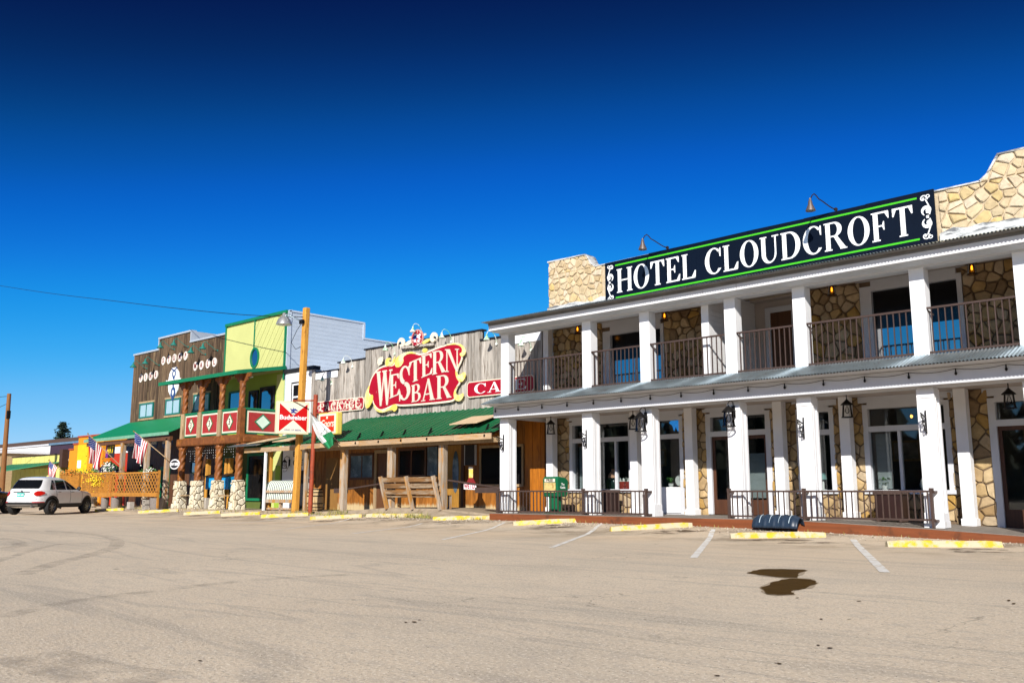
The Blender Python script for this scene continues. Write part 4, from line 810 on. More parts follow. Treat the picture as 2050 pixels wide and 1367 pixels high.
g = G(); g.box(XL + .5, -14.3, 27.0, 27.1, .33, 3.5); g.obj('room_partition', mat('room_partition_paint', (.16, .14, .12), .9, var=.15), hotel); G().box(-11.5, XR, 27.2, 27.3, .33, 3.5).obj('room_partition', mat('room_partition_paint', (.16, .14, .12), .9), hotel)
for i, (x, z, w, h) in enumerate(((-18.2, 2.2, .9, .6), (-16.6, 2.1, .6, .8), (-9.6, 2.2, .8, .6), (-8.0, 2.0, 1.0, .7), (-6.2, 2.3, .6, .7))):
    y = 27.0 if x < -14 else 27.2; o = G().box(x - w / 2, x + w / 2, y - .04, y, z - h / 2, z + h / 2).obj('wall_picture', TIMB, hotel); G().box(x - w / 2 + .06, x + w / 2 - .06, y - .05, y - .04, z - h / 2 + .06, z + h / 2 - .06).obj('picture_field', mat('picture_tone', (.35, .32, .28), .7, var=.6, scale=4), o)

# ================================================================== the bar next door
YB = 23.5
bar = thing('bar_building', 'single storey weathered plank bar with false front and green corrugated awning', 'building', (-27, 23.5, 0))
G().box(-34.15, -20.42, YB + .05, 32, 0, 4.6).obj('body', BROWND, bar)
SEC = [(-34.15, -32.32, 6.28), (-32.32, -30.46, 6.58), (-30.46, -23.45, 6.96), (-23.45, -20.42, 6.58)]
g = G()
for a, b, zt in SEC: g.box(a, b, YB + .05, YB + .12, 4.55, zt - .03)
ff = g.obj('false_front', BLACKP, bar)
r = random.Random(21)
for a, b, zt in SEC:
    x = a
    while x < b - .05:
        w = min(r.uniform(.17, .27), b - x); d = r.uniform(0, .03); piece('plank', GREYW, ff, x + .009, x + w - .009, YB - .005 - d, YB + .049, 3.9, zt - r.uniform(0, .03)); x += w
g = G()
for a, b, zt in SEC: g.box(a - .05, b + .05, YB - .07, YB + .2, zt, zt + .06)
g.obj('cap', BLACKP, ff)
g = G(); g.box(-34.1, -32.36, YB - .05, YB - .022, 5.98, 6.27); g.obj('white_board', W_PAINT, ff); G().box(-22.0, -20.5, YB - .05, YB - .022, 6.26, 6.56).obj('white_board', W_PAINT, ff)
G().box(-34.2, -34.0, YB - .12, YB - .03, .2, 6.45).obj('corner_post', GREYW, bar)
# ground floor wall: dark varnished boards between the openings
OPB = [(-31.25, -29.7, 1.55, 2.55), (-29.5, -28.75, .35, 2.62), (-28.05, -25.7, 1.62, 2.66), (-25.4, -24.5, .45, 2.78), (-23.45, -21.35, 1.24, 2.62)]
G().box(-34.1, -20.45, YB + .02, YB + .06, .15, 3.95).obj('lower_wall', BROWND, bar)
lwb = bar.children[-1]; lwb = [c for c in bar.children if c.name.startswith('lower_wall')][0]
x = -34.0
while x < -20.5:
    w = min(r.uniform(.16, .24), -20.45 - x); c = x + w / 2; hit = [o for o in OPB if o[0] - .04 < c < o[1] + .04]; d = r.uniform(0, .012)
    if hit:
        o = hit[0]
        if o[2] > .6: piece('plank', VARN, lwb, x + .005, x + w - .005, YB - .01 - d, YB + .019, .25, o[2] - .05)
        piece('plank', VARN, lwb, x + .005, x + w - .005, YB - .01 - d, YB + .019, o[3] + .05, 3.9)
    else: piece('plank', VARN, lwb, x + .005, x + w - .005, YB - .01 - d, YB + .019, .25, 3.9)
    x += w
def barwin(a, b, c, d, mull=(), m=GLASSD, fm=BROWND):
    g = G(); yo = YB - .07; yi = YB + .0; f = .09
    g.box(a - f, a, yo, yi, c - f, d + f); g.box(b, b + f, yo, yi, c - f, d + f); g.box(a, b, yo, yi, d, d + f); g.box(a, b, yo, yi, c - f, c)
    for k in mull: g.box(k - .03, k + .03, yo + .01, yi, c, d)
    w = g.obj('window', fm, bar); xs = [a] + list(mull) + [b]
    for i in range(len(xs) - 1): G().box(xs[i] + (.03 if i else 0), xs[i + 1] - (.03 if i < len(xs) - 2 else 0), YB - .05, YB - .03, c, d).obj('pane', m, w)
    return w
REFL = mat('hazy_reflecting_pane', (0.10, 0.15, 0.20), 0.12, var=0.7, scale=1.6, spec=.9, col2=(.30, .38, .45), t2=(.5, .62), sc2=1.2)
barwin(-31.2, -29.75, 1.6, 2.5, (-30.45,), REFL); barwin(-28.0, -26.5, 1.66, 2.62, (-27.3,)); barwin(-23.4, -21.4, 1.28, 2.58, (), GLASSD, TIMB)
G().box(-29.45, -28.8, YB - .03, YB + .01, .3, 2.56).obj('side_door', BROWND, bar)
q = G(); q.box(-29.6, -29.45, YB - .08, YB, .3, 2.7); q.box(-28.8, -28.68, YB - .08, YB, .3, 2.7); q.box(-29.45, -28.8, YB - .08, YB, 2.56, 2.7); q.obj('door_frame', TIMB, bar)
G().box(-33.0, -32.1, YB - .03, YB + .015, .25, 2.45).obj('end_door', mat('tan_door', (.26, .13, .035), .6, var=.2, st=(5, 5, .6)), bar)
G().box(-26.3, -25.75, YB - .10, YB - .04, 1.62, 2.72).obj('poster', REFL, bar)
# arched entrance with glass oval
g = G(); g.box(-25.4, -24.5, YB - .02, YB + .015, .42, 2.75); d_ = g.obj('entrance_door', mat('amber_door', (.34, .17, .03), .5, var=.3, st=(5, 5, .6)), bar)
G().ext(ell(-24.78, 1.75, .16, .78, 26), FX(0, YB - .02, 0), 0, .02).obj('glass_oval', REFL, d_)
q = G(); q.box(-24.42, -24.28, YB - .1, YB - .0, .4, 2.9); q.box(-25.55, -25.42, YB - .1, YB, .4, 2.9); q.box(-25.42, -24.42, YB - .1, YB, 2.78, 2.92); q.obj('door_frame', BROWND, bar)
t = thing('menu_board', 'black chalkboard with grey edges on the bar wall right of the entrance', 'board', (-23.97, YB - .06, 2.0)); G().box(-24.22, -23.7, YB - .09, YB - .02, 1.98, 2.72).obj('board', BLACKP, t); q = G(); q.box(-24.25, -24.22, YB - .1, YB - .02, 1.98, 2.72); q.box(-23.70, -23.67, YB - .1, YB - .02, 1.98, 2.72); q.obj('frame', W_TRIM_SHADE, t); G().box(-24.1, -23.8, YB - .1, YB - .02, 2.80, 2.84).obj('lamp_bar', W_TRIM_SHADE, t)
# the orange boarded return beside the hotel
q = G(); q.box(-21.0, -20.12, 23.22, 23.4, .2, 3.46); ow = q.obj('board_return', BROWND, bar); xx = -21.0
for i in range(5): piece('plank', VARN2, ow, xx + .004, xx + .172, 23.19 - (i % 2) * .008, 23.22, .33, 3.46); xx += .176
# awning
for a, b in ((-31.25, -28.5), (-28.5, -25.75), (-25.75, -23.0), (-23.0, -20.3)): corrugated('awning_sheet', GREENM, bar, a, b, (20.93, 2.93), (YB - .02, 4.05), .30, .03, rib=True)
for i, (a, b) in enumerate(((-31.2, -29.9), (-29.9, -27.4), (-27.4, -24.9), (-24.9, -22.2), (-22.2, -20.45))): piece('fascia_board', TIMBH, bar, a, b - .01, 20.93, 20.975, 2.71 + (i % 2) * .012, 2.90)
g = G(); g.box(-31.1, -20.4, 21.2, 21.36, 2.62, 2.80); g.obj('awning_beam', TIMB, bar)
for i in range(9): g = G(); x = -31 + i * 1.3; g.bar((x, 20.98, 2.84), (x, YB - .03, 3.93), .05, .12); g.obj('rafter', BROWND, bar)
for u, v in ((712, 880), (758, 872), (803, 868), (855, 865), (970, 862)):
    p = at(u, v, 20.92); g = G(); g.bar((p.x, 20.90, 2.80), (p.x - .14, 21.25, 3.22), .05, .05); g.obj('snow_guard', IRON, bar)
# posts of the porch
for u0, ub in ((685, 1022), (780, 1015), (883, 1016)):
    x = wx(u0, 960, 21.35); z0 = .26
    g = G(); g.box(x - .06, x + .20, 21.26, 21.47, z0, 2.66); g.obj('post', TIMBG, bar, bevel=.015)
x = wx(610, 960, 21.5); G().box(x - .02, x + .13, 21.45, 21.6, .2, 2.75).obj('post', TIMBG, bar, bevel=.015)
x = wx(537, 960, 21.6); G().box(x - .07, x + .08, 21.6, 21.75, .2, 2.8).obj('post', POLEW, bar, bevel=.015)
x = wx(530, 960, 21.35); G().box(x - .05, x + .05, 21.3, 21.4, .2, 2.85).obj('post', W_PAINT, bar, bevel=.01)
# hand rails on the porch
g = G(); g.tube([(-28.7, 21.5, 1.12), (-26.2, 21.5, 1.36)], .035, 8); g.tube([(-28.7, 21.5, 1.12), (-29.5, 21.5, 1.05)], .035, 8); g.cyl((-29.2, 21.5, .25), (-29.2, 21.5, 1.08), .05, n=8); g.box(-29.5, -28.9, 21.38, 21.62, .96, 1.14); g.obj('handrail', RAIL, bar)
g = G(); g.tube([(-23.2, 21.5, 1.42), (-20.4, 21.5, 1.12)], .035, 8); g.box(-21.55, -20.4, 21.3, 21.6, .98, 1.16); g.cyl((-20.7, 21.5, .3), (-20.7, 21.5, 1.1), .05, n=8); g.obj('handrail', RAIL, bar)
# sidewalks
def walk(name, pts, y0, y1, m, skirt=-.1):
    g = G()
    for (a, za), (b, zb) in zip(pts, pts[1:]):
        g.add([(a, y0, skirt), (b, y0, skirt), (b, y1, skirt), (a, y1, skirt), (a, y0, za), (b, y0, zb), (b, y1, zb), (a, y1, za)], [(4, 5, 6, 7), (0, 1, 5, 4), (1, 2, 6, 5), (3, 0, 4, 7), (2, 3, 7, 6), (0, 3, 2, 1)])
    o = g.obj(name, m); o['kind'] = 'structure'; return o
walk('sidewalk', [(-34.2, .22), (-30, .24), (-27.6, .34), (-26, .44), (-23.5, .44), (-22, .38), (-20.3, .28)], 21.2, 24, WALK)
g = G(); g.add([(-28.6, 21.19, .2), (-26, 21.19, .40), (-23.4, 21.19, .40), (-20.3, 21.19, .22), (-20.3, 20.4, .1), (-23.5, 20.35, .12), (-27, 20.35, .13), (-30, 20.6, .13)], [list(range(7, -1, -1))]); o = g.obj('dirt_verge', WALK); o['kind'] = 'structure'
walk('pavement', [(-55, .20), (-45, .22), (-34.21, .22)], 21.1, 24, WALK)

def offset(pts, d):
    out = []; n = len(pts); ar = sum(pts[i][0] * pts[(i + 1) % n][1] - pts[(i + 1) % n][0] * pts[i][1] for i in range(n)); s_ = 1 if ar > 0 else -1
    for i in range(n):
        a = Vector(pts[i - 1]); b = Vector(pts[i]); c = Vector(pts[(i + 1) % n]); n1 = (b - a).normalized(); n2 = (c - b).normalized(); t = (n1 + n2)
        t = t.normalized() if t.length > .1 else n1; out.append((b.x + s_ * t.y * d, b.y - s_ * t.x * d))
    return out
# the big painted bar sign, measured on its plane
ws = thing('bar_sign', 'big red scroll edged sign lettered WESTERN BAR with yellow leaf curls', 'sign', (-27.1, 23.4, 4.2))
YS = 23.36
def C(x, y, ox=720, oy=660, k=240 / 1823): p = at(ox + x * k, oy + y * k, YS); return (p.x, p.z)
fr = FX(0, YS, 0)
red = [C(*p) for p in [(150, 960), (160, 870), (190, 760), (240, 670), (300, 605), (370, 570), (450, 560), (520, 560), (580, 480), (630, 435), (700, 385), (790, 362), (860, 375), (930, 395), (1010, 375), (1100, 330), (1250, 270), (1400, 232), (1500, 228), (1560, 265), (1568, 320), (1545, 385), (1555, 430), (1530, 500), (1485, 580), (1472, 680), (1490, 750), (1525, 800), (1485, 850), (1450, 930), (1440, 1000), (1450, 1062), (1250, 1090), (1000, 1112), (640, 1140), (560, 1122), (480, 1150), (400, 1190), (330, 1212), (270, 1180), (225, 1110), (215, 1040), (185, 990)]]
def smooth(p, it=2):
    for _ in range(it): p = [q for i in range(len(p)) for q in ((p[i][0] * .75 + p[(i + 1) % len(p)][0] * .25, p[i][1] * .75 + p[(i + 1) % len(p)][1] * .25), (p[i][0] * .25 + p[(i + 1) % len(p)][0] * .75, p[i][1] * .25 + p[(i + 1) % len(p)][1] * .75))]
    return p
red = smooth(red, 2)
G().ext(offset(red, .075), fr, 0, .03).obj('border', CREAM, ws); G().ext(red, fr, .02, .04).obj('face', REDS, ws)
FL = [[(95, 1150), (85, 1050), (110, 950), (150, 860), (168, 850), (150, 950), (160, 1012), (185, 985), (217, 990), (217, 1060), (190, 1130), (150, 1190), (115, 1200)],
      [(225, 1120), (260, 1190), (320, 1228), (400, 1222), (480, 1185), (520, 1138), (560, 1130), (587, 1170), (577, 1220), (540, 1248), (515, 1218), (450, 1230), (370, 1262), (300, 1255), (245, 1212)],
      [(560, 572), (543, 500), (570, 430), (640, 378), (720, 343), (800, 333), (872, 353), (862, 370), (780, 360), (705, 390), (672, 430), (684, 480), (664, 530), (620, 572)],
      [(408, 560), (403, 480), (430, 430), (485, 430), (492, 450), (458, 465), (462, 490), (500, 490), (540, 420), (562, 398), (552, 450), (530, 520), (480, 548)],
      [(1290, 250), (1400, 215), (1500, 203), (1584, 238), (1624, 310), (1624, 370), (1582, 412), (1543, 402), (1533, 360), (1570, 347), (1577, 290), (1530, 240), (1450, 225)],
      [(1535, 505), (1490, 600), (1502, 690), (1550, 682), (1600, 640), (1628, 660), (1622, 730), (1582, 792), (1530, 797), (1488, 742), (1466, 650), (1486, 560)],
      [(1524, 838), (1480, 890), (1472, 960), (1502, 1000), (1547, 985), (1592, 958), (1592, 1020), (1552, 1082), (1490, 1087), (1448, 1042), (1443, 960), (1470, 890)],
      [(960, 330), (975, 285), (1030, 282), (1050, 310), (1030, 345), (990, 350)]]
for f_ in FL: p = smooth([C(*q) for q in f_], 1); G().ext(p, fr, .035, .055).obj('leaf_curl', YELS, ws)
g = G()
for a in range(5): th = R(100 + a * 28); pline(g, [C(360 + 10 * math.cos(th), 500 - 10 * math.sin(th)), C(360 + 75 * math.cos(th), 490 - 75 * math.sin(th))], .09, fr, .03, .05 + a * .0005, True)
g.obj('fan_leaf', CREAM, ws)
def cell_letters(items, parent, m, yy=.041, depth=.018):
    for c, x0, x1, tl, tr_, bl, br in items:
        w, ps = GL[c]; g = G()
        for i, p in enumerate(ps):
            q = []
            for a, b in p:
                s_ = a / w; top = tl + (tr_ - tl) * s_; bot = bl + (br - bl) * s_; q.append(C(x0 + (x1 - x0) * s_, bot + (top - bot) * b))
            g.ext(q, fr, yy - .005, yy + depth + (i % 7) * .0007)
        g.obj('letter', m, parent)
cell_letters([('W', 262, 515, 640, 600, 1170, 1135), ('E', 470, 625, 690, 660, 1050, 985), ('S', 612, 790, 575, 540, 1090, 1040), ('T', 768, 955, 500, 420, 820, 750), ('E', 955, 1125, 400, 350, 735, 665), ('R', 1118, 1320, 335, 300, 690, 640), ('N', 1315, 1530, 300, 290, 645, 640),
              ('B', 800, 955, 850, 800, 1105, 1080), ('A', 950, 1165, 770, 715, 1092, 1062), ('R', 1180, 1405, 705, 672, 1062, 1030)], ws, LETTC)
# medallion above the sign
md = thing('medallion', 'round red medallion with rearing horse between cream scrolls above the bar sign', 'sign', (-26.9, 23.4, 6.7)); 
c0 = C(887, 132); G().ext(ell(*c0, .36, .36), fr, 0, .05).obj('rim', mat('pink_rim', (.6, .3, .25), .6), md); G().ext(ell(*c0, .315, .315), fr, .03, .06).obj('disc', REDSW, md)
g = G()
for poly in ([(850, 70), (880, 62), (900, 85), (935, 60), (950, 80), (930, 110), (940, 150), (915, 140), (890, 120), (860, 130), (835, 100)], [(840, 160), (870, 150), (880, 190), (850, 195)], [(895, 150), (930, 165), (925, 195), (905, 190)]): g.ext([C(*p) for p in poly], fr, .055, .068)
g.obj('horse', LETTERW, md); G().ext([C(*p) for p in [(850, 90), (890, 95), (880, 140), (840, 150), (825, 120)]], fr, .055, .0685).obj('rider', BLUEI, md)
for pts in (spiral(*C(640, 215), .22, .05, 200, -160), spiral(*C(1135, 130), .20, .05, -20, 340)):
    g = G(); pline(g, pts, .11, fr, 0, .045, True); g.obj('scroll', CREAM, md)
for poly in ([(680, 225), (760, 165), (800, 150), (812, 185), (770, 230), (720, 250)], [(960, 190), (1010, 150), (1080, 130), (1090, 160), (1020, 205), (975, 225)], [(985, 60), (1020, 55), (1015, 90), (990, 95)], [(760, 110), (795, 95), (800, 130), (770, 140)]): G().ext(smooth([C(*p) for p in poly], 1), fr, 0, .046).obj('leaf', YELS if poly[0][0] == 960 else CREAM, md)
g = G(); p0, p1 = C(640, 292), C(1135, 236); g.ext([(p0[0], p0[1]), (p1[0], p1[1]), (p1[0], p1[1] + .09), (p0[0], p0[1] + .09)], fr, 0, .05); g.obj('ledge', GREYW, md)
def plate(name, label, x0, x1, z0, z1, word, m, lm, lx0, lx1, y=23.42):
    t = thing(name, label, 'sign', ((x0 + x1) / 2, y, z0)); f = FX(0, y, 0); c = .09
    G().ext([(x0 + c, z0), (x1 - c, z0), (x1, z0 + c), (x1, z1 - c), (x1 - c, z1), (x0 + c, z1), (x0, z1 - c), (x0, z0 + c)], f, 0, .03).obj('border', CREAM, t)
    k = .04; G().ext([(x0 + c + k / 2, z0 + k), (x1 - c - k / 2, z0 + k), (x1 - k, z0 + c + k / 2), (x1 - k, z1 - c - k / 2), (x1 - c - k / 2, z1 - k), (x0 + c + k / 2, z1 - k), (x0 + k, z1 - c - k / 2), (x0 + k, z0 + c + k / 2)], f, .02, .038).obj('face', m, t)
    roman('letter', word, lm, t, FX(lx0, y - .038, z0 + (z1 - z0) * .2), (z1 - z0) * .62, lx1 - lx0, .01); return t
plate('package_sign', 'weathered red sign lettered PACKAGE left of the bar sign', -33.85, -30.36, 4.42, 4.97, 'PACKAGE', REDSW, CREAM, -33.5, -30.6)
plate('cafe_sign', 'red sign with white letters CA at the right end of the bar front', -24.12, -20.75, 4.47, 5.07, 'CAFE', REDS, LETTERW, -23.72, -21.1)
LGREEN = mat('lamp_green', (.16, .50, .22), .4, var=.4, scale=9, col2=(.78, .8, .74), t2=(.42, .52), sc2=5)
for u, v, lab in ((645, 762, 'nearest the white building'), (687, 727, 'over the G of PACKAGE'), (771, 701, 'over the W of the bar sign'), (826, 664, 'left of the medallion'), (884, 676, 'right of the medallion'), (974, 680, 'over the cafe sign'), (1043, 692, 'seen between the hotel balcony columns')):
    p = at(u, v, 23.05); gooseneck('wall_lamp', 'small pale green gooseneck lamp on the bar front ' + lab, (p.x + .12, 23.46, p.z - .12), .42, .46, .0, (LGREEN, LGREEN), 'gooseneck lamps along the bar front', .115, .16, 0, -.3)
# bottle shaped ID sign
t = thing('bottle_sign', 'bottle shaped wooden sign lettered WE I.D. hanging from the bar rail', 'sign', (-22.97, 22.4, 1.0)); YI = 22.4
def C2(u, v): p = at(u, v, YI); return (p.x, p.z)
f = FX(0, YI, 0); G().ext([C2(939.5, 947), (C2(947.5, 947)), C2(947.5, 957), C2(954, 970), C2(931.5, 971), C2(939, 958)], f, 0, .03).obj('bottle', mat('maroon', (.22, .02, .02), .5), t); G().ext([C2(940, 936), C2(948, 936), C2(947.5, 956), C2(940, 956)], f, .02, .035).obj('neck', YELS, t); G().ext([C2(940, 934), C2(948, 934), C2(948, 939), C2(940, 939)], f, .03, .045).obj('cap', CREAM, t)
G().ext([C2(930.5, 968), C2(955, 968), C2(955, 980), C2(930.5, 979)], f, .035, .05).obj('placard', LETTERW, t); p = C2(942.7, 973.5); text('lettering', 'WE I D.', .22, mat('ink_red', (.35, .0, .03), .5), t, FX(p[0], YI - .05, p[1]), .006, 0, .006, .78)

# ================================================================== posts, poles and signs in front
pole = thing('timber_pole', 'tall square orange brown timber pole in front of the white house front', 'pole', (-32.0, 21.3, .2))
g = G(); b0 = Vector((-31.98, 21.3, .15)); b1 = Vector((-31.72, 21.3, 8.66)); g.bar(b0, b1, .25, .22, (0, 1, 0)); g.obj('shaft', POLEW, pole, bevel=.03)
sl = thing('street_lamp', 'silver bell shaped street lamp on an arm from the timber pole', 'street lamp', (-31.8, 21.2, 8.1)); p = at(573, 640, 21.0); e = Vector((p.x, 20.9, wz(573, 634, 21)))
G().tube([(-31.78, 21.2, 8.02), (e.x + .25, 20.95, e.z + .06), (e.x, 20.9, e.z + .06)], .03, 8).obj('arm', GALV, sl); SILV = mat('silver_shade', (.55, .55, .55), .35, .7)
G().lathe(e, [(.04, .16), (.08, .12), (.10, .02), (.16, -.03), (.27, -.16), (.33, -.33), (.34, -.36), (.31, -.35)], 24).obj('shade', SILV, sl, smooth=True); G().lathe((e.x, e.y, e.z - .3), [(.1, .1), (.12, 0), (.05, -.08), (.002, -.1)], 12).obj('bulb', CER, sl, smooth=True)
g = G(); g.box(-31.86, -31.62, 21.05, 21.15, 7.95, 8.12); g.tube([(-31.7, 21.1, 8.0), (-32.0, 21.05, 7.7), (-32.3, 21.0, 7.2), (-32.1, 21.1, 6.9), (-31.8, 21.14, 7.0)], .012, 5); g.obj('ballast', IRON, sl)
# the red pipe and its signs
rp = thing('sign_pipe', 'rust red steel pipe standing beside the barrel and carrying the beer signs', 'pole', (-30.75, 20.95, .2)); RUSTP = mat('rust_pipe', (.30, .055, .022), .55, var=.3, scale=5, col2=(.14, .04, .02))
xp = wx(624, 950, 20.95); G().cyl((xp - .02, 20.95, .15), (xp + .09, 20.95, 4.85), .09, n=14).obj('pipe', RUSTP, rp, smooth=True); g = G(); g.cyl((xp + .05, 20.95, 4.62), (xp - 1.0, 20.6, 4.66), .03, n=8); g.cyl((xp + .05, 20.95, 4.1), (xp + .9, 20.95, 4.1), .03, n=8); g.obj('cross_arm', RUSTP, rp)
bs = thing('beer_sign_bowtie', 'square cream and red beer sign reading Budweiser King of Beers on a pole arm', 'sign', (-31.4, 20.5, 3.3))
r0 = Vector((.30, .955, 0)).normalized(); pc = at(587, 836, 20.65); fr = (Vector(pc), r0, Vector((0, 0, 1))); HW = .66
CRB = mat('sign_box_cream', (.74, .66, .44), .5, var=.06)
def diamond(h=HW): return [(-h, -h), (h, -h), (h, h), (-h, h)]
G().ext(diamond(), fr, -.30, .0).obj('cabinet', CRB, bs, bevel=.02); G().ext(diamond(HW - .06), fr, -.01, .006).obj('face', mat('sign_face_cream', (.80, .74, .56), .4, var=.04), bs)
hw = HW - .09
for s_ in (-1, 1): G().ext([(s_ * hw, -hw), (s_ * hw, hw), (s_ * .015, .10), (s_ * .015, -.10)], fr, .004, .012 + (s_ > 0) * .0005).obj('red_wedge', REDB, bs)
text('lettering', 'Budweiser', .26, LETTERW, bs, (Vector(pc), r0, Vector((0, 0, 1))), .006, .013, .007, 1.02)
text('lettering', 'KING OF BEERS', .10, BLUEI, bs, (Vector(pc) - Vector((0, 0, .5)), r0, Vector((0, 0, 1))), .004, .007, .001, 1.0)
g = G()
for pts in ([(-.04, .30), (.0, .42), (.05, .30), (.02, .22), (-.03, .24)], [(-.18, .38), (-.04, .34), (.0, .28), (-.06, .27)], [(.18, .30), (.06, .38), (.02, .33), (.10, .27)], [(-.12, .22), (0, .26), (.14, .22), (.08, .17), (0, .2), (-.08, .17)]): g.ext(pts, fr, .004, .012)
for i, pp in enumerate([(-.1, .30), (.08, .36), (-.02, .15)]): pline(g, [(pp[0], pp[1]), (pp[0] + .05, pp[1] - .07), (pp[0] + .10, pp[1] - .08)], .025, fr, .004, .0125 + i * .0004)
g.obj('eagle_emblem', BLUEI, bs)
cs = thing('beer_sign_red', 'red beer sign reading Coors in a yellow edged box above the green awning', 'sign', (-29.3, 20.9, 3.3)); YC = 20.85
p = at(655, 848, YC); fr = FX(p.x, YC, p.z); G().ext([(-.62, -.44), (.62, -.44), (.62, .44), (-.62, .44)], fr, -.28, 0).obj('cabinet', mat('sign_box_yellow', (.72, .56, .12), .5, var=.06), cs, bevel=.05); G().ext([(-.57, -.39), (.57, -.39), (.57, .39), (-.57, .39)], fr, -.01, .006).obj('rim_panel', CREAM, cs); G().ext([(-.46, -.31), (.46, -.31), (.46, .31), (-.46, .31)], fr, 0, .012).obj('face', mat('coral_red', (.62, .03, .01), .45), cs)
text('lettering', 'Coors', .40, CREAM, cs, FX(p.x, YC - .012, p.z), .006, 0, .008, .85, .3); G().ext([(-.05, .19), (.05, .19), (.05, .27), (0, .30), (-.05, .27)], fr, .01, .02).obj('crest', CREAM, cs)
# plywood sheets propped on the awnings
def plyw(label, c, w, l, rz, rx, ry=0, m=PLY):
    g = G().box(-w / 2, w / 2, -l / 2, l / 2, -.012, .012); me = g.obj('sheet', m, thing('plywood_sheet', label, 'plywood', (0, 0, 0))); t = me.parent; t.location = c; t.rotation_euler = (rx, ry, rz); G().box(-.06, .06, -.06, .06, -.16, -.012).obj('block', TIMB, t); return t
plyw('tan plywood sheet propped on the green awning beside the hotel column', (-22.05, 21.75, 3.46), 1.35, 1.15, 0, R(17)); 
plyw('tan plywood sheet lying on the small roof under the square beer sign', (-33.2, 21.75, 3.22), 1.3, 1.0, 0, R(13)); plyw('long pale plywood sheet at the left end of the small roof near the balcony', (-35.0, 21.7, 3.24), 1.5, 1.1, 0, R(13), R(-2))
# small roof before the white house
sr = thing('lean_to_roof', 'small green corrugated lean to roof before the white house front', 'roof', (-34, 22.4, 2.8))
corrugated('roof_sheet', GREENM, sr, -36.1, -31.4, (21.3, 2.92), (YB - .03, 3.62), .30, .03, rib=True); piece('fascia_board', TIMBH, sr, -36.1, -33.9, 21.28, 21.33, 2.70, 2.90); piece('fascia_board', TIMBH, sr, -33.89, -31.4, 21.28, 21.33, 2.71, 2.89); corrugated('metal_flap', GALV, sr, -37.0, -34.6, (20.95, 2.98), (21.6, 3.14))
# barrel
bl = thing('barrel', 'old wooden whisky barrel with dark hoops beside the red pipe', 'barrel', (-31.45, 22.0, .22)); bx = wx(631, 1000, 21.7); g = G(); prof = []
for i in range(11): t_ = i / 10; prof.append((.27 + .07 * math.sin(math.pi * t_), t_ * .92))
BARW = mat('barrel_wood', (.50, .36, .18), .75, var=.35, scale=4, st=(7, 7, .5), col2=(.24, .12, .04), st2=(5, 5, .5)); G().lathe((bx, 21.7, .22), prof, 22).obj('staves', BARW, bl, smooth=True)
for z in (.04, .16, .30, .60, .74, .86): rr_ = .27 + .07 * math.sin(math.pi * z / .92) + .006; G().lathe((bx, 21.7, .22 + z), [(rr_, 0), (rr_, .045)], 22, cap=False).obj('hoop', IRON, bl, smooth=True)
# slatted bench seen from behind
TIMBD = mat('bench_board', (.16, .08, .028), .8, var=.5, scale=3, st=(.5, 6, 6), rnd=.45, col2=(.27, .20, .13), t2=(.5, .62), sc2=1.4, st2=(.8, 4, 4), bump=.3)
bn = thing('wooden_bench', 'weathered slatted wooden bench with its back to the lot before the bar', 'bench', (-24.7, 21.1, .42)); xa, xb = -26.1, -23.2
for x in (xa + .02, (xa + xb) / 2, xb - .02): g = G(); g.bar((x + .12, 21.18, .40), (x - .06, 20.98, 1.56), .13, .09, (1, 0, 0)); g.obj('stile', TIMBG, bn)
for i, (z, h) in enumerate(((1.44, .17), (1.22, .16), (1.00, .15), (.84, .05))): t_ = (z - .4) / 1.16; y = 21.18 - .2 * t_; o = piece('back_slat', TIMBD, bn, xa - .02 + .14 * (1 - t_), xb + .1 * (1 - t_), y + .05, y + .09, z - h / 2, z + h / 2, (R(-10), 0, 0))
for i in range(3): piece('seat_slat', TIMBD, bn, xa + .1, xb, 21.32 + i * .16, 21.46 + i * .16, .86, .90)
for x in (xa + .15, xb - .05): g = G(); g.box(x - .05, x + .05, 21.70, 21.80, .42, .9); g.obj('front_leg', TIMBG, bn)
# striped bench
sb = thing('striped_bench', 'timber bench with green and white striped cushions before the white house', 'bench', (-34.2, 21.7, .22)); STR = bpy.data.materials.new('striped_cushion'); STR.use_nodes = True
def stripes(m):
    t = m.node_tree; N = t.nodes; gg = N.new("ShaderNodeNewGeometry"); sx = N.new("ShaderNodeSeparateXYZ"); t.links.new(gg.outputs['Position'], sx.inputs[0]); a = N.new("ShaderNodeMath"); a.operation = 'MULTIPLY'; a.inputs[1].default_value = 7.2; b = N.new("ShaderNodeMath"); b.operation = 'FRACT'; c = N.new("ShaderNodeMath"); c.operation = 'GREATER_THAN'; c.inputs[1].default_value = .6; mx = N.new("ShaderNodeMix"); mx.data_type = 'RGBA'; mx.inputs[6].default_value = (.72, .74, .66, 1); mx.inputs[7].default_value = (.015, .075, .05, 1)
    t.links.new(sx.outputs[0], a.inputs[0]); t.links.new(a.outputs[0], b.inputs[0]); t.links.new(b.outputs[0], c.inputs[0]); t.links.new(c.outputs[0], mx.inputs[0]); t.links.new(mx.outputs[2], N["Principled BSDF"].inputs[0]); N["Principled BSDF"].inputs['Roughness'].default_value = .9
stripes(STR); xa, xb = wx(532, 980, 21.5), wx(586, 980, 21.5)
for z0, z1, dy in ((1.06, 1.48, 0), (.68, 1.0, -.02)):
    g = G(); k = 8; pts = [(21.5 + dy + .22 * (1 - math.cos(math.pi * .5 * i / k)) * (1 if z0 > 1 else .25), z0 + (z1 - z0) * math.sin(math.pi * .5 * i / k)) for i in range(k + 1)]; pts += [(21.62 + dy + .12, z0)]; g.ext(pts, (Vector((xa, 0, 0)), Vector((0, 1, 0)), Vector((0, 0, 1))), 0, xb - xa); g.obj('cushion', STR, sb, smooth=True)
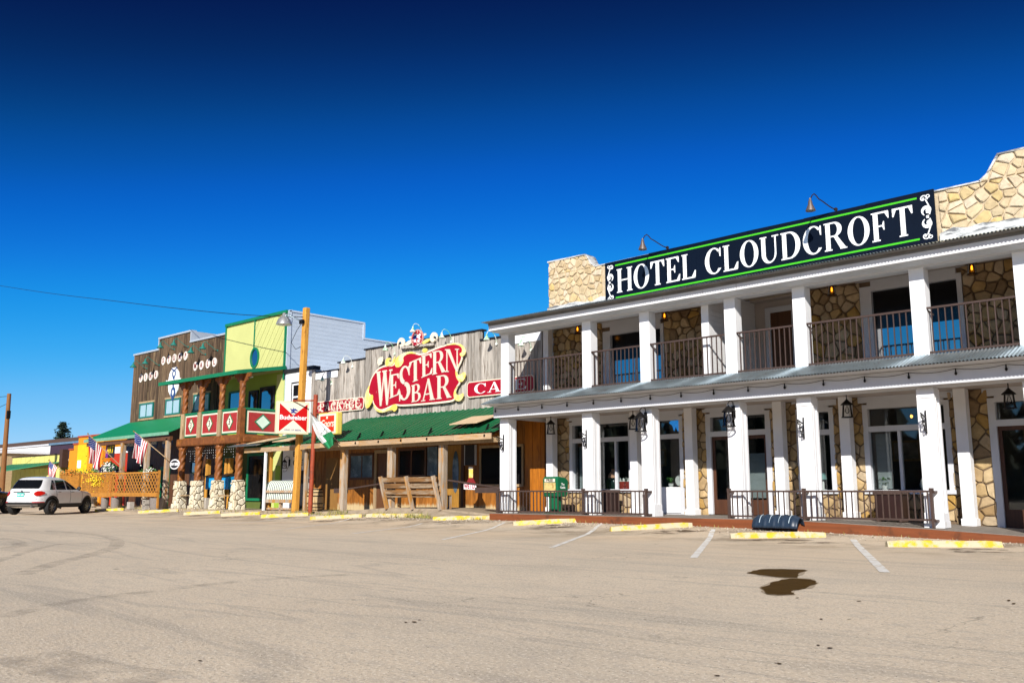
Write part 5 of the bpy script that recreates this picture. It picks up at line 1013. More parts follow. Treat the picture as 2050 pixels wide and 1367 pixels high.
for z, h in ((1.02, .10), (.62, .14)): piece('rail_board', TIMBG, sb, xa - .06, xb + .05, 21.42, 21.49, z - h / 2, z + h / 2)
for x in (xa, (xa + xb) / 2 + .1, xb): piece('leg', TIMBG, sb, x - .06, x + .06, 21.5, 21.62, .2, .98)
piece('stretcher', TIMBG, sb, xa, xb, 21.5, 21.58, .26, .34)
# hanging white and green flag
fl = thing('banner_flag', 'limp white and green flag hanging beside the red pipe', 'flag', (xp, 20.6, 3.6)); YFv = 20.55
GRN = mat('flag_green', (.02, .24, .09), .8); WHT = mat('flag_white', (.74, .76, .74), .8, var=.12, scale=3)
def C3(u, v, y=YFv): return at(u, v, y)
G().tube([C3(622, 826, 20.9), C3(650, 858, 20.6), C3(680, 887, 20.45)], .018, 6).obj('staff', RAIL, fl)
g = G(); L0 = [(623, 833), (625, 848), (629, 862), (636, 876), (646, 888), (657, 899)]; L1 = [(628, 833), (641, 843), (653, 853), (663, 863), (670, 873), (669, 889)]; n = len(L0); m_ = 7; vs_ = []
for i in range(n):
    for j in range(m_): s_ = j / (m_ - 1); u = L0[i][0] + (L1[i][0] - L0[i][0]) * s_; v = L0[i][1] + (L1[i][1] - L0[i][1]) * s_; vs_.append(C3(u, v, YFv + .10 * math.sin(j * 1.9 + i * .5)))
for i in range(n - 1):
    for j in range(m_ - 1): g.cur = 1 if (i >= 3 and j >= 2) or i >= 4 else 0; g.add([vs_[i * m_ + j], vs_[(i + 1) * m_ + j], vs_[(i + 1) * m_ + j + 1], vs_[i * m_ + j + 1]], [[0, 1, 2, 3]])
g.obj('cloth', [WHT, GRN], fl, smooth=True)
pline_g = G(); f3 = FX(0, 20.42, 0); pline(pline_g, [(C3(642, 868, 20.42).x, C3(642, 868, 20.42).z), (C3(646, 866, 20.42).x, C3(646, 866, 20.42).z), (C3(650, 858, 20.42).x, C3(650, 858, 20.42).z)], .03, f3, 0, .005); pline_g.obj('crane_mark', BLACKP, fl)

# ================================================================== the narrow white house
wh = thing('white_house', 'narrow two storey white boarded house front between lime shop and bar', 'building', (-35.3, 23.5, 0))
G().box(-36.5, -34.22, YB + .03, 30, 0, 6.5).obj('body', WBOARD, wh); z = 2.9
while z < 6.45: piece('siding_board', WBOARD, wh, -36.46, -34.25, YB - .004, YB + .029, z, z + .155, (R(-4), 0, 0)); z += .163
g = G(); g.box(-36.55, -34.15, YB - .09, YB + .3, 6.5, 6.66); g.box(-34.27, -34.2, YB - .03, YB + .02, 3.6, 6.5); g.obj('black_cornice', BLACKP, wh)
g = G(); a, b, c, d = -35.85, -35.1, 4.68, 5.95
g.box(a - .07, a, YB - .05, YB, c - .07, d + .07); g.box(b, b + .07, YB - .05, YB, c - .07, d + .07); g.box(a, b, YB - .05, YB, d, d + .07); g.box(a, b, YB - .05, YB, c - .07, c); w = g.obj('window', BLACKP, wh); q = G(); q.box(a, a + .09, YB - .045, YB - .01, c, d); q.box(b - .09, b, YB - .045, YB - .01, c, d); q.box(a + .09, b - .09, YB - .045, YB - .01, 5.28, 5.36); q.box(a + .09, b - .09, YB - .045, YB - .01, d - .08, d); q.obj('sash', W_PAINT, w); G().box(a + .09, b - .09, YB - .03, YB - .015, c, d).obj('pane', GLASSD, w)
G().box(-36.4, -34.3, YB - .03, YB + .0, .2, 2.88).obj('shop_wall', WBOARD, wh); G().box(-34.95, -34.4, YB - .06, YB - .03, .25, 1.95).obj('shop_door', BLACKP, wh)
px, pz = at(590, 908, YB - .05).x, at(590, 908, YB - .05).z
text('lettering', 'BAR', .34, BLACKP, wh, FX(px + .15, YB - .035, pz - .02), .006, 0, .01, .95); text('lettering', 'CAFE', .34, BLACKP, wh, FX(px + .25, YB - .035, pz - .42), .006, 0, .01, .95)
lantern('black wall lantern beside the letters on the shaded white house wall', (wx(570, 915, 23.2), 23.2, 2.45), .1, 1., False, None, arm=1)

# ================================================================== the lime shop with the carved balcony
lime = thing('lime_shop', 'two storey lime yellow shop with green trim and pale siding on its side', 'building', (-39.5, 23.5, 0))
LX0, LX1 = -42.18, -36.58
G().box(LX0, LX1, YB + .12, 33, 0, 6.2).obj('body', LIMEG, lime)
g = G(); g.box(LX0, LX1, YB + .02, YB + .1, 6.6, 9.42); lf = g.obj('false_front', LIME, lime)
G().box(LX0 + .1, -39.42, YB - .02, YB + .02, 6.78, 9.34).obj('plain_panel', LIME, lf)
# slanting boards, cut to the panel
xa, xb, za, zb = -39.34, LX1 - .1, 6.78, 9.34; k = 0; t_ = za - (xb - xa) * 1.35
while t_ < zb:
    poly = rect(xa, xb, za, zb); dx_, dz_ = -1.35, 1.0; l = math.hypot(dx_, dz_); poly = clip(poly, dx_ / l, dz_ / l, ((t_ + .30) - 1.35 * xa) * 1.0 / l + .0 if False else (dx_ * xa + dz_ * (t_ + .30)) / l - .006); poly = clip(poly, -dx_ / l, -dz_ / l, -(dx_ * xa + dz_ * t_) / l - .006)
    if len(poly) >= 3: G().ext(poly, FX(0, YB + .02, 0), 0, .035 + (k % 2) * .006).obj('slant_board', LIME, lf)
    t_ += .30; k += 1
g = G(); g.box(LX0, LX0 + .1, YB - .06, YB + .1, 6.6, 9.42); g.box(LX1 - .1, LX1, YB - .06, YB + .1, 6.2, 9.42); g.box(LX0 - .03, LX1 + .03, YB - .08, YB + .14, 9.42, 9.56); g.box(-39.42, -39.34, YB - .05, YB + .02, 8.0, 9.42); g.obj('green_trim', GREENP, lf)
px = -39.25; ovo = ell(px, 7.52, .40, .52, 36); ovi = ell(px, 7.52, .30, .42, 36); g = G(); g.strip(ovo + ovo[:1], ovi + ovi[:1], FX(0, YB - .02, 0), -.02, .05); o = g.obj('porthole', GREENP, lf); G().ext(ovi, FX(0, YB - .02, 0), -.01, .01).obj('pane', GLASSB, o)
# pale siding on the right flank
z = 3.2; sw = G().box(LX1 - .2, LX1 - .02, YB + .12, 34, 0, 8.7); sw.box(LX1 - .2, LX1 - .02, YB + .12, 28.05, 8.7, 9.5); sw = sw.obj('side_wall', SIDING, lime)
while z < 9.45:
    y1 = 28.05 if z > 8.68 else 34; piece('siding_board', SIDING, sw, LX1 - .02, LX1 + .012, YB + .2, y1, z, z + .192, (0, R(4), 0)); z += .2
g = G(); g.box(LX1 - .02, LX1 + .05, YB + .02, YB + .22, 3, 9.55); g.box(LX1 - .25, LX1 + .05, YB + .1, 28.1, 9.5, 9.58); g.box(LX1 - .25, LX1 + .05, 28.0, 28.12, 8.7, 9.5); g.box(LX1 - .25, LX1 + .05, 28.12, 34, 8.7, 8.78); g.obj('corner_trim', SIDING, sw)
# upper wall under the balcony roof and shop front below
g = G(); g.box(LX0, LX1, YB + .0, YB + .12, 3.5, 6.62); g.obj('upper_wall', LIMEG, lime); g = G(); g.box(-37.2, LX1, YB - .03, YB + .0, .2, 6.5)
g.obj('painted_lit_corner', LIME, lime)  # brighter lime slab: sunlight on this wall end put into the colour
def shopwin(par, a, b, c, d, fm, pm, y=YB, f=.09, mull=()):
    g = G(); g.box(a - f, a, y - .08, y - .005, c - f, d + f); g.box(b, b + f, y - .08, y - .005, c - f, d + f); g.box(a, b, y - .08, y - .005, d, d + f); g.box(a, b, y - .08, y - .005, c - f, c)
    for k_ in mull: g.box(k_ - .03, k_ + .03, y - .07, y - .005, c, d)
    w = g.obj('window', fm, par); xs = [a] + list(mull) + [b]
    for i in range(len(xs) - 1): G().box(xs[i] + (.03 if i else 0), xs[i + 1] - (.03 if i < len(xs) - 2 else 0), y - .04, y - .02, c, d).obj('pane', pm, w)
    return w
shopwin(lime, -41.4, -40.2, 4.4, 5.9, GREENP, GLASSB); shopwin(lime, -39.5, -38.85, 3.7, 5.8, BLACKP, GLASSB); shopwin(lime, -38.5, -37.4, 4.3, 5.9, BLACKP, GLASSB)
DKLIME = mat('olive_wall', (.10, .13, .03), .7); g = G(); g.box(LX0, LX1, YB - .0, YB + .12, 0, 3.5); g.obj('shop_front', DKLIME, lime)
shopwin(lime, -41.6, -40.3, .6, 2.6, GREENP, GLASSD, YB - .01, .1, (-40.95,)); shopwin(lime, -39.3, -37.9, .7, 2.7, GREENP, GLASSD, YB - .01, .12)
G().box(-37.55, -37.2, YB - .05, YB - .0, .2, 2.9).obj('lime_pilaster', LIMEG, lime); G().box(-36.95, -36.6, YB - .06, YB - .03, .2, 2.2).obj('lime_pilaster', LIMEG, lime)
for x in (-40.0, -39.65): G().box(x - .09, x + .09, 22.6, 22.78, .22, 2.6).obj('orange_post', POLEW, lime)
G().box(-41.9, -41.7, 22.6, 22.78, .22, 2.6).obj('orange_post', POLEW, lime)
# balcony
BX = [-42.2, -40.55, -38.65, -36.87]; YP = 21.5
g = G(); g.box(-42.4, -36.7, YP - .1, YB, 3.42, 3.58); g.obj('balcony_floor', CARVED, lime)
def log(p, q, r0, name='log_beam', m=CARVED):
    g = G(); p = Vector(p); q = Vector(q); n = 14; rr_ = random.Random(int(p.x * 7)); pts = []
    g.bar(p, q, r0 * 2, r0 * 2.1); return g.obj(name, m, lime, bevel=.06)
log((-42.5, YP - .05, 3.36), (-36.65, YP - .05, 3.36), .18); log((-36.75, YP, 3.36), (-36.75, YB - .05, 3.36), .14)
def twist(x, y, z0, z1, r0, name='twisted_post', k=2.2, lobes=2, amp=.16):
    g = G(); n = 20; m_ = 40; vs_ = []
    for i in range(m_ + 1):
        t_ = i / m_; z = z0 + (z1 - z0) * t_; env = sm(0, .12, t_) * sm(1, .88, t_)
        for j in range(n): a = 2 * math.pi * j / n; r_ = r0 * (1 + amp * env * (abs(math.cos(lobes * (a - k * (z - z0) * 2) / 1)) * 2 - 1.2)); r_ *= 1 + (.18 * math.exp(-((t_ - .05) / .03) ** 2) + .18 * math.exp(-((t_ - .95) / .03) ** 2)); vs_.append((x + r_ * math.cos(a), y + r_ * math.sin(a), z))
    g.add(vs_, [[i * n + j, i * n + (j + 1) % n, (i + 1) * n + (j + 1) % n, (i + 1) * n + j] for i in range(m_) for j in range(n)] + [list(range(n - 1, -1, -1)), list(range(m_ * n, (m_ + 1) * n))])
    return g.obj(name, CARVED, lime, smooth=True)
for i, x in enumerate(BX):
    twist(x, YP, 1.5, 3.14, .155); G().box(x - .15, x + .15, YP - .15, YP + .15, 3.14, 3.26).obj('capital', CARVED, lime, bevel=.03)
    g = G()
    for s_ in (-1, 1): g.ext([(x, 3.18), (x + s_ * .16, 3.18), (x + s_ * .42, 3.19), (x + s_ * .42, 3.12), (x + s_ * .28, 3.04), (x + s_ * .17, 2.86), (x, 2.86)], FX(0, YP, 0), -.06, .06 + s_ * .001)
    g.obj('bracket', CARVED, lime)
    G().box(x - .135, x + .135, YP - .135, YP + .135, 3.5, 4.78).obj('newel', TIMB if i < 3 else CARVED, lime, bevel=.02); twist(x, YP, 4.78, 6.05, .125, 'upper_twisted_post'); G().box(x - .14, x + .14, YP - .14, YP + .14, 6.05, 6.42).obj('capital', CARVED, lime, bevel=.03)
    g = G()
    for s_ in (-1, 1): g.ext([(x, 6.34), (x + s_ * .7, 6.34), (x + s_ * .66, 6.18), (x + s_ * .48, 6.14), (x + s_ * .40, 6.0), (x + s_ * .24, 5.94), (x + s_ * .17, 5.78), (x, 5.78)], FX(0, YP, 0), -.04, .04 + s_ * .001)
    g.obj('scalloped_bracket', CARVED, lime)
    # stone foot
    b0, b1 = .25, .19; core = G(); core.add([(x - b0, YP - b0, .15), (x + b0, YP - b0, .15), (x + b0, YP + b0, .15), (x - b0, YP + b0, .15), (x - b1, YP - b1, 1.52), (x + b1, YP - b1, 1.52), (x + b1, YP + b1, 1.52), (x - b1, YP + b1, 1.52)], [(0, 3, 2, 1), (4, 5, 6, 7), (0, 1, 5, 4), (1, 2, 6, 5), (2, 3, 7, 6), (3, 0, 4, 7)]); pr = core.obj('stone_foot', MORTAR_D, lime)
    for o_, rv in ((Vector((x, YP - b0, .15)), Vector((1, 0, 0))), (Vector((x + b0, YP, .15)), Vector((0, 1, 0)))):
        nrm = rv.cross(Vector((0, 0, 1))); upv = (Vector((0, 0, 1)) - nrm * (b0 - b1) / 1.37).normalized(); trap = [(-b0, 0), (b0, 0), (b1, 1.38), (-b1, 1.38)]
        for ar, pl in cells([trap], .22, 1.15, rng, .024): q = G(); stone_block(q, pl, (o_, rv, upv), .06); q.obj('stone', STONE_PALE, pr)
# painted panels
def panel(fr, w, h, mark):
    g = G().ext([(0, 0), (w, 0), (w, h), (0, h)], fr, -.03, 0); p = g.obj('balcony_panel', GREENP, lime)
    for k_, m, d in ((.06, CREAM, .008), (.13, PANELR, .014)): G().ext([(k_, k_), (w - k_, k_), (w - k_, h - k_), (k_, h - k_)], fr, -.005, d).obj('panel_field', m, p)
    cx, cy = w / 2, h / 2; a, b = (.30, .42) if mark else (.44, .42); G().ext([(cx - a, cy), (cx, cy - b * .9), (cx + a, cy), (cx, cy + b * .9)], fr, .01, .03).obj('diamond_frame', GREENP, p); a *= .8; b *= .8; G().ext([(cx - a, cy), (cx, cy - b * .9), (cx + a, cy), (cx, cy + b * .9)], fr, .02, .036).obj('diamond', CREAM if mark else MINT, p)
    if mark: text('lettering', '3', .42, BLACKP, p, (fr[0] + fr[1] * cx + fr[2] * cy, fr[1], fr[2]), .006, .036, .004, .9)
for a, b in zip(BX, BX[1:]): panel(FX(a + .16, YP - .04, 3.62), b - a - .32, 1.10, True)
panel((Vector((-36.80, YP + .2, 3.62)), Vector((0, 1, 0)), Vector((0, 0, 1))), 1.72, 1.10, False)
g = G(); g.box(-42.2, -36.8, YP - .07, YP + .05, 4.72, 4.79); g.box(-36.86, -36.74, YP, YB - .05, 4.72, 4.79); g.obj('balcony_rail', GREENP, lime)
# balcony roof
g = G(); A = [(-44.15, 21.0, 6.40), (-36.5, 21.0, 6.36), (-36.5, YB, 6.80), (-44.15, YB, 6.84)]; g.add(A + [(x, y, z - .05) for x, y, z in A], [(0, 1, 2, 3), (7, 6, 5, 4), (0, 4, 5, 1), (1, 5, 6, 2), (2, 6, 7, 3), (3, 7, 4, 0)]); g.obj('balcony_roof', BROWND, lime)
g = G(); 
for p, q in ((A[0], A[1]), (A[1], A[2]), (A[3], A[0])): g.bar((p[0], p[1], p[2] - .02), (q[0], q[1], q[2] - .02), .05, .17)
g.obj('roof_fascia', GREENP, lime); G().box(-38.6, -38.0, 22.6, 22.7, 6.36, 6.40).obj('ceiling_lamp', W_PAINT, lime)
# icicle lights under the beam
ic = thing('icicle_lights', 'strands of small white lights hanging below the carved balcony beam', 'string lights', (-39.5, YP + .1, 3.1)); r = random.Random(4); g = G(); g2 = G()
for i in range(26):
    x = -42.0 + i * .2; l = r.uniform(.3, .85); g.cyl((x, YP + .12, 3.15), (x, YP + .12, 3.15 - l), .004, n=4)
    for k_ in range(int(l / .12)): p = (x + r.uniform(-.02, .02), YP + .12, 3.15 - (k_ + .7) * .12); g2.lathe(p, [(.002, .02), (.013, 0), (.002, -.02)], 5)
o = g.obj('strand', BLACKP, ic); o['kind'] = 'stuff'; o = g2.obj('bulbs', LETTERW, ic); o['kind'] = 'stuff'
for i, (u, lab) in enumerate(((428, 'left'), (456, 'right'))):
    x = wx(u, 962, 22.4); t = thing('blue_cabinet', '%s bright blue lidded cabinet behind the stone posts' % lab, 'cabinet', (x, 22.4, .22)); BL = mat('bright_blue', (.01, .30, .62), .5, var=.2, scale=5, col2=(.02, .1, .25), sc2=5); G().box(x - .42, x + .42, 22.2, 22.55, 1.12, 1.72).obj('case', BL, t); g = G(); g.ext([(22.12, 1.70), (22.6, 1.84), (22.6, 1.88), (22.12, 1.74)], (Vector((x - .47, 0, 0)), Vector((0, 1, 0)), Vector((0, 0, 1))), 0, .94); g.obj('lid', BLACKP, t)
    for dx_ in (-.36, .36): piece('leg', BLACKP, t, x + dx_ - .03, x + dx_ + .03, 22.3, 22.4, .2, 1.12)
x = wx(412, 1008, 21.9); t = thing('meter_cabinet', 'small grey metal cabinet on the walk between stone post feet', 'cabinet', (x, 21.9, .22)); G().box(x - .28, x + .28, 21.75, 22.05, .215, .72).obj('case', CONC, t); 
for zz in (.38, .52, .64): piece('vent', BLACKP, t, x - .24, x - .10, 21.735, 21.76, zz - .03, zz + .03)
for i, x in enumerate((BX[0] + .62, BX[2] + .66)):
    t = thing('stone_seat', ('left' if i == 0 else 'right') + ' small plank seat fixed beside a stone post foot', 'seat', (x, YP, .22)); piece('board', TIMB, t, x - .3, x + .3, YP - .15, YP + .15, .80, .86); piece('leg', RAIL, t, x + .1, x + .15, YP - .03, YP + .03, .2, .8)

# ================================================================== the dark plank mall
mall = thing('plank_mall', 'two storey dark plank mall with stepped false front and green awning', 'building', (-47.4, 23.5, 0))
MX0, MX1 = -52.7, -42.22; G().box(MX0 + .05, MX1, YB + .06, 33, 0, 8.4).obj('body', BROWND, mall)
MS = [(MX0, -49.6, 9.02), (-49.6, -45.85, 9.66), (-45.85, MX1, 9.06)]; g = G()
for a, b, zt in MS: g.box(a, b, YB + .03, YB + .1, 3.4, zt - .02)
mf = g.obj('false_front', BLACKP, mall); OPM = [(-51.5, -49.8, 5.2, 6.02), (-48.3, -46.62, 5.2, 6.05), (-45.12, -43.45, 5.2, 6.08)]; r = random.Random(8)
for a, b, zt in MS:
    x = a
    while x < b - .04:
        w = min(r.uniform(.17, .26), b - x); d = r.uniform(0, .03); c = x + w / 2; hit = [o for o in OPM if o[0] < c < o[1]]
        for z0, z1 in ([(4.95, hit[0][2]), (hit[0][3], zt - .05)] if hit else [(4.95, zt - .05)]): piece('plank', BROWNW, mf, x + .009, x + w - .009, YB - .01 - d, YB + .03, z0, z1)
        x += w
g = G(); CAP = mat('pale_metal_cap', (.52, .56, .60), .4, .3, var=.08)
for a, b, zt in MS: g.box(a - .04, b + .04, YB - .09, YB + .25, zt - .04, zt + .06)
g.box(-45.9, -45.8, YB - .06, 25.4, 9.05, 9.66); g.box(-49.66, -49.58, YB - .06, 25.4, 9.02, 9.66); g.obj('cap', CAP, mf)
for a, b, c, d in OPM: shopwin(mall, a + .08, b - .08, c + .06, d - .06, TEALP, PALEB, YB, .08, ((a + b) / 2,)); q = G(); q.box(a - .12, b + .12, YB - .07, YB - .02, d + .02, d + .12); q.box(a - .12, b + .12, YB - .07, YB - .02, c - .14, c - .04); q.obj('window_board', TIMB, mall)
letters = [('P', 281, 757, 'P of PINE'), ('I', 290.5, 755, 'I of PINE'), ('N', 300.5, 753, 'N of PINE'), ('E', 311, 750, 'E of PINE'), ('S', 326, 722, 'S of STUMP'), ('T', 337, 720, 'T of STUMP'), ('U', 348, 717, 'U of STUMP'), ('M', 359, 715, 'M of STUMP'), ('P', 370.5, 712, 'P of STUMP'), ('M', 390, 733, 'M of MALL'), ('A', 402, 731, 'A of MALL'), ('L', 415, 728, 'first L of MALL'), ('L', 428, 725, 'last L of MALL')]
PINKD = mat('letter_disc', (.74, .66, .60), .6, var=.1); DRED = mat('letter_dark_red', (.20, .03, .03), .6)
for ch, u, v, lab in letters:
    p = at(u, v, 23.4); t = thing('letter_disc', 'round white wooden disc lettered %s on the dark planks' % lab, 'letter sign', tuple(p), 'letter discs of the plank mall'); G().ext(ell(p.x, p.z, .215, .245, 22), FX(0, YB - .03, 0), 0, .05).obj('disc', PINKD, t); text('lettering', ch, .38, DRED, t, FX(p.x, YB - .08, p.z), .008, 0, .012, .85)
LGT = 'teal gooseneck lamps of the plank mall'
for u, v, lab in ((265, 733, 'at the far left corner above PINE'), (289, 726, 'above the NE of PINE'), (319, 694, 'above the S of STUMP at the step'), (346, 689, 'above the M of STUMP'), (380, 704, 'above the M of MALL'), (404, 696, 'above the first L of MALL')):
    p = at(u, v, 22.75); gooseneck('wall_lamp', 'teal gooseneck lamp ' + lab, (p.x + .35, YB - .02, p.z - .10), .76, .34, .05, (TEALP, TEALP), LGT, .19, .26, 1, -.45)
ss = thing('shield_sign', 'white oval emblem sign with blue figures behind the balcony roof edge', 'sign', (-47.5, 23.4, 6.1)); f = FX(0, YB - .03, 0); p0 = (-47.52, 6.95)
G().ext([(p0[0] - .62, 7.0), (p0[0] - .5, 7.5), (p0[0] - .2, 7.8), (p0[0] + .2, 7.8), (p0[0] + .55, 7.5), (p0[0] + .7, 7.0), (p0[0] + .55, 6.5), (p0[0] + .25, 6.15), (p0[0] + .05, 6.02), (p0[0] - .15, 6.15), (p0[0] - .5, 6.5)], f, 0, .05).obj('shield', LETTERW, ss)
NVB = mat('emblem_navy', (.03, .07, .2), .5); g = G()
o1 = ell(p0[0] + .05, 7.45, .22, .22, 18); o2 = ell(p0[0] + .05, 7.45, .13, .13, 18); g.strip(o1 + o1[:1], o2 + o2[:1], f, .045, .065); pline(g, [(p0[0] - .25, 7.75), (p0[0] + .05, 7.6), (p0[0] + .35, 7.78)], .08, f, .045, .0655); g.ext([(p0[0] - .05, 7.25), (p0[0] + .15, 7.25), (p0[0] + .12, 6.7), (p0[0] - .02, 6.7)], f, .045, .066)
g.ext([(p0[0] + .07, 5.92), (p0[0] - .22, 6.28), (p0[0] - .15, 6.6), (p0[0] + .07, 6.75), (p0[0] + .3, 6.6), (p0[0] + .36, 6.28)], f, .045, .067); g.obj('figure', NVB, ss); G().ext(ell(p0[0] + .07, 6.4, .1, .15, 14), f, .06, .072).obj('figure_eye', LETTERW, ss)
text('lettering', 'DUSTY CATS', .34, LETTERW, ss, FX(p0[0] + .05, YB - .085, 7.0), .01, .01, .012, .88)
# ground floor of the mall, in the porch shade
g = G(); g.box(MX0, MX1, YB - .02, YB + .04, .15, 5.0); gw = g.obj('porch_wall', BROWND, mall); x = MX0; 
while x < MX1 - .1: piece('plank', BROWND, gw, x + .01, x + .24, YB - .04, YB - .018, .2, 3.6); x += .25
shopwin(mall, -44.9, -43.9, 1.3, 2.5, BLACKP, GLASSB, YB - .04); shopwin(mall, -50.8, -49.6, 1.0, 2.4, BLACKP, GLASSD, YB - .04)
g = G(); A = [(-52.5, 20.85, 3.86), (-42.45, 20.85, 3.90), (-42.45, YB - .05, 5.04), (-52.75, YB - .05, 5.0)]; g.add(A + [(x, y, z - .04) for x, y, z in A], [(0, 1, 2, 3), (7, 6, 5, 4), (0, 4, 5, 1), (1, 5, 6, 2), (2, 6, 7, 3), (3, 7, 4, 0)]); g.obj('awning', GREENF, mall); g = G(); g.bar((A[0][0], 20.84, A[0][2] - .06), (A[1][0], 20.84, A[1][2] - .06), .04, .16); g.obj('awning_edge', mat('pale_green_edge', (.16, .36, .24), .5), mall)
G().box(-52.4, -42.5, 20.95, 21.1, 3.5, 3.7).obj('awning_beam', BROWND, mall)
for u in (194, 244, 293): x = wx(u, 930, 21.0); G().box(x - .11, x + .12, 20.9, 21.12, .2, 3.55).obj('porch_post', TIMBG, mall, bevel=.015)
G().box(-42.95, -42.72, 20.95, 21.15, .2, 3.6).obj('porch_post', TIMBG, mall, bevel=.015)
x = wx(188, 930, 20.95); G().box(x - .05, x + .05, 20.9, 21.0, .2, 3.55).obj('green_post', GREENP, mall)
t = thing('green_door', 'open bright green glazed door standing at the end of the lattice fence', 'door', (-42.6, 21.8, .22)); xa, xb = wx(320.5, 970, 21.6), wx(337.5, 970, 21.6); g = G(); g.box(xa, xa + .16, 21.57, 21.63, .22, 2.25); g.box(xb - .14, xb, 21.57, 21.63, .22, 2.25); g.box(xa + .16, xb - .14, 21.57, 21.63, 2.05, 2.25); g.box(xa + .16, xb - .14, 21.57, 21.63, .22, .5)
for zz in (.85, 1.2, 1.55, 1.85): g.box(xa + .16, xb - .14, 21.58, 21.62, zz - .02, zz + .02)
g.obj('leaf', GREENP, t); G().box(xa + .16, xb - .14, 21.595, 21.605, .5, 2.05).obj('pane', GLASSD, t)
def oval(label, word, u, v, y, rx, rz, edge=True):
    p = at(u, v, y); t = thing('oval_sign', label, 'sign', tuple(p), 'hanging oval shop signs'); G().ext(ell(p.x, p.z, rx, rz, 26), FX(0, y, 0), -.02, .02).obj('rim', LETTERW if edge else NVB, t); k_ = .05 if edge else .0; G().ext(ell(p.x, p.z, rx - k_ - .005, rz - k_ - .005, 26), FX(0, y, 0), -.015, .026).obj('face', BLACKP if edge else NVB, t); text('lettering', word, rz * .72, LETTERW, t, FX(p.x, y - .026, p.z), .006, 0, .008, min(1., 2 * rx * .86 / (len(word) * rz * .72 * .56)))
    q = G(); q.cyl((p.x - rx * .5, y, p.z + rz * .8), (p.x - rx * .5, y, max(p.z + rz + .1, 2.1)), .008, n=5); q.cyl((p.x + rx * .5, y, p.z + rz * .8), (p.x + rx * .5, y, max(p.z + rz + .1, 2.1)), .008, n=5); q.obj('chain', IRON, t)
oval('black oval sign edged white reading CRAFT BEERS by the green door', 'CRAFT BEERS', 350, 929, 20.7, .46, .24); oval('dark oval sign reading ESPRESSO below the green awning', 'ESPRESSO', 335, 884, 21.6, .55, .36, False); oval('dark oval sign reading ICE CREAM behind the striped flag', 'ICE CREAM', 306, 886, 21.8, .55, .38, False); oval('dark oval sign reading SANDWICHES left of the middle flag', 'SANDWICHES', 259, 890, 21.8, .62, .36, False)
t = thing('art_sign', 'black hanging sign reading ART in yellow with a purple edge', 'sign', (-51, 21.3, 2.9)); p = at(221, 902, 21.3); G().box(p.x - .52, p.x + .52, 21.28, 21.32, p.z - .38, p.z + .38).obj('board', BLACKP, t); G().box(p.x - .52, p.x - .22, 21.27, 21.28, p.z - .38, p.z + .38).obj('purple_field', mat('purple', (.16, .02, .22), .5), t); text('lettering', 'ART', .52, mat('art_yellow', (.75, .55, .02), .5), t, FX(p.x + .05, 21.268, p.z + .04), .006, 0, .012, .9); q = G()
for dx_ in (-.35, .35): q.cyl((p.x + dx_, 21.3, p.z + .38), (p.x + dx_, 21.3, 3.5), .008, n=5)
q.obj('chain', IRON, t)
# lattice fences
def lattice(name, label, x0, x1, z0, z1, step, y, slat=.035):
    t = thing(name, label, 'fence', ((x0 + x1) / 2, y, .2), 'lattice fence panels'); g = G(); h = z1 - z0; w = x1 - x0; n = 0
    for sgn in (1, -1):
        k_ = -h
        while k_ < w:
            a = max(0, k_) ; za = (a - k_); b = min(w, k_ + h); zb = (b - k_)
            if b - a > .03:
                yy = y + (.012 if sgn > 0 else -.012); p, q = ((x0 + a, yy, z0 + za), (x0 + b, yy, z0 + zb)) if sgn > 0 else ((x0 + a, yy, z1 - za), (x0 + b, yy, z1 - zb)); g.bar(p, q, .012, slat, (0, 0, 1)) if False else g.bar(p, q, .010, slat, (0, 0, 1))
            k_ += step
    o = g.obj('lattice', LATT, t); o['kind'] = 'stuff'
    for z, hh in ((z1, .09), (z0 - .08, .2)): piece('rail', LATT, t, x0, x1, y - .04, y + .04, z - hh / 2, z + hh / 2)
    for x in (x0 + .04, x1 - .04): piece('post', LATT, t, x - .05, x + .05, y + .025, y + .10, .22, z1 + .1)
lattice('lattice_fence', 'orange open lattice fence panel beside the green door', -47.15, -42.1, .95, 1.92, .30, 20.3, .055); lattice('lattice_fence', 'fine close lattice fence panel left of the open one', -51.0, -47.2, .92, 1.96, .17, 20.3, .06); lattice('lattice_fence', 'far close lattice fence panel behind the white car', -54.6, -51.9, .95, 2.0, .17, 20.5, .06)
PEB = mat('pebbled_concrete', (.22, .19, .17), .9, var=.4, scale=30, bump=.8)
for u0, u1, lab in ((195, 211, 'leftmost, right of the white car'), (215, 233, 'second, below the fine lattice'), (293, 319, 'widest, below the open lattice near the door')):
    x0, x1 = wx(u0, 1000, 20.3), wx(u1, 1000, 20.3); r_ = (u1 - u0) / 80; t = tag(G().lathe(((x0 + x1) / 2, 20.3 + .2, .15), [(r_ * .8, 0), (r_ * .95, .15), (r_, .55), (r_ * .9, .56), (r_ * .85, .4)], 20).obj('round_planter', PEB, smooth=True), 'round pebbled concrete planter, ' + lab, 'planter', 'round concrete planters')
x = wx(290, 1003, 20.3); g = G()
for z in (.15, .36, .57): g.box(x - .16, x + .16, 20.25, 20.45, z, z + .045)
for dx_ in (-.16, .12): g.box(x + dx_, x + dx_ + .04, 20.25, 20.45, .195, .57)
tag(g.obj('cinder_block', CONC), 'grey hollow cinder block stood on end left of the wide planter', 'block')
x = wx(259, 1003, 20.3); tag(G().box(x - .16, x + .16, 20.25, 20.5, .15, .50).obj('concrete_block', CONC, bevel=.02), 'plain grey concrete block under the lattice fence', 'block')
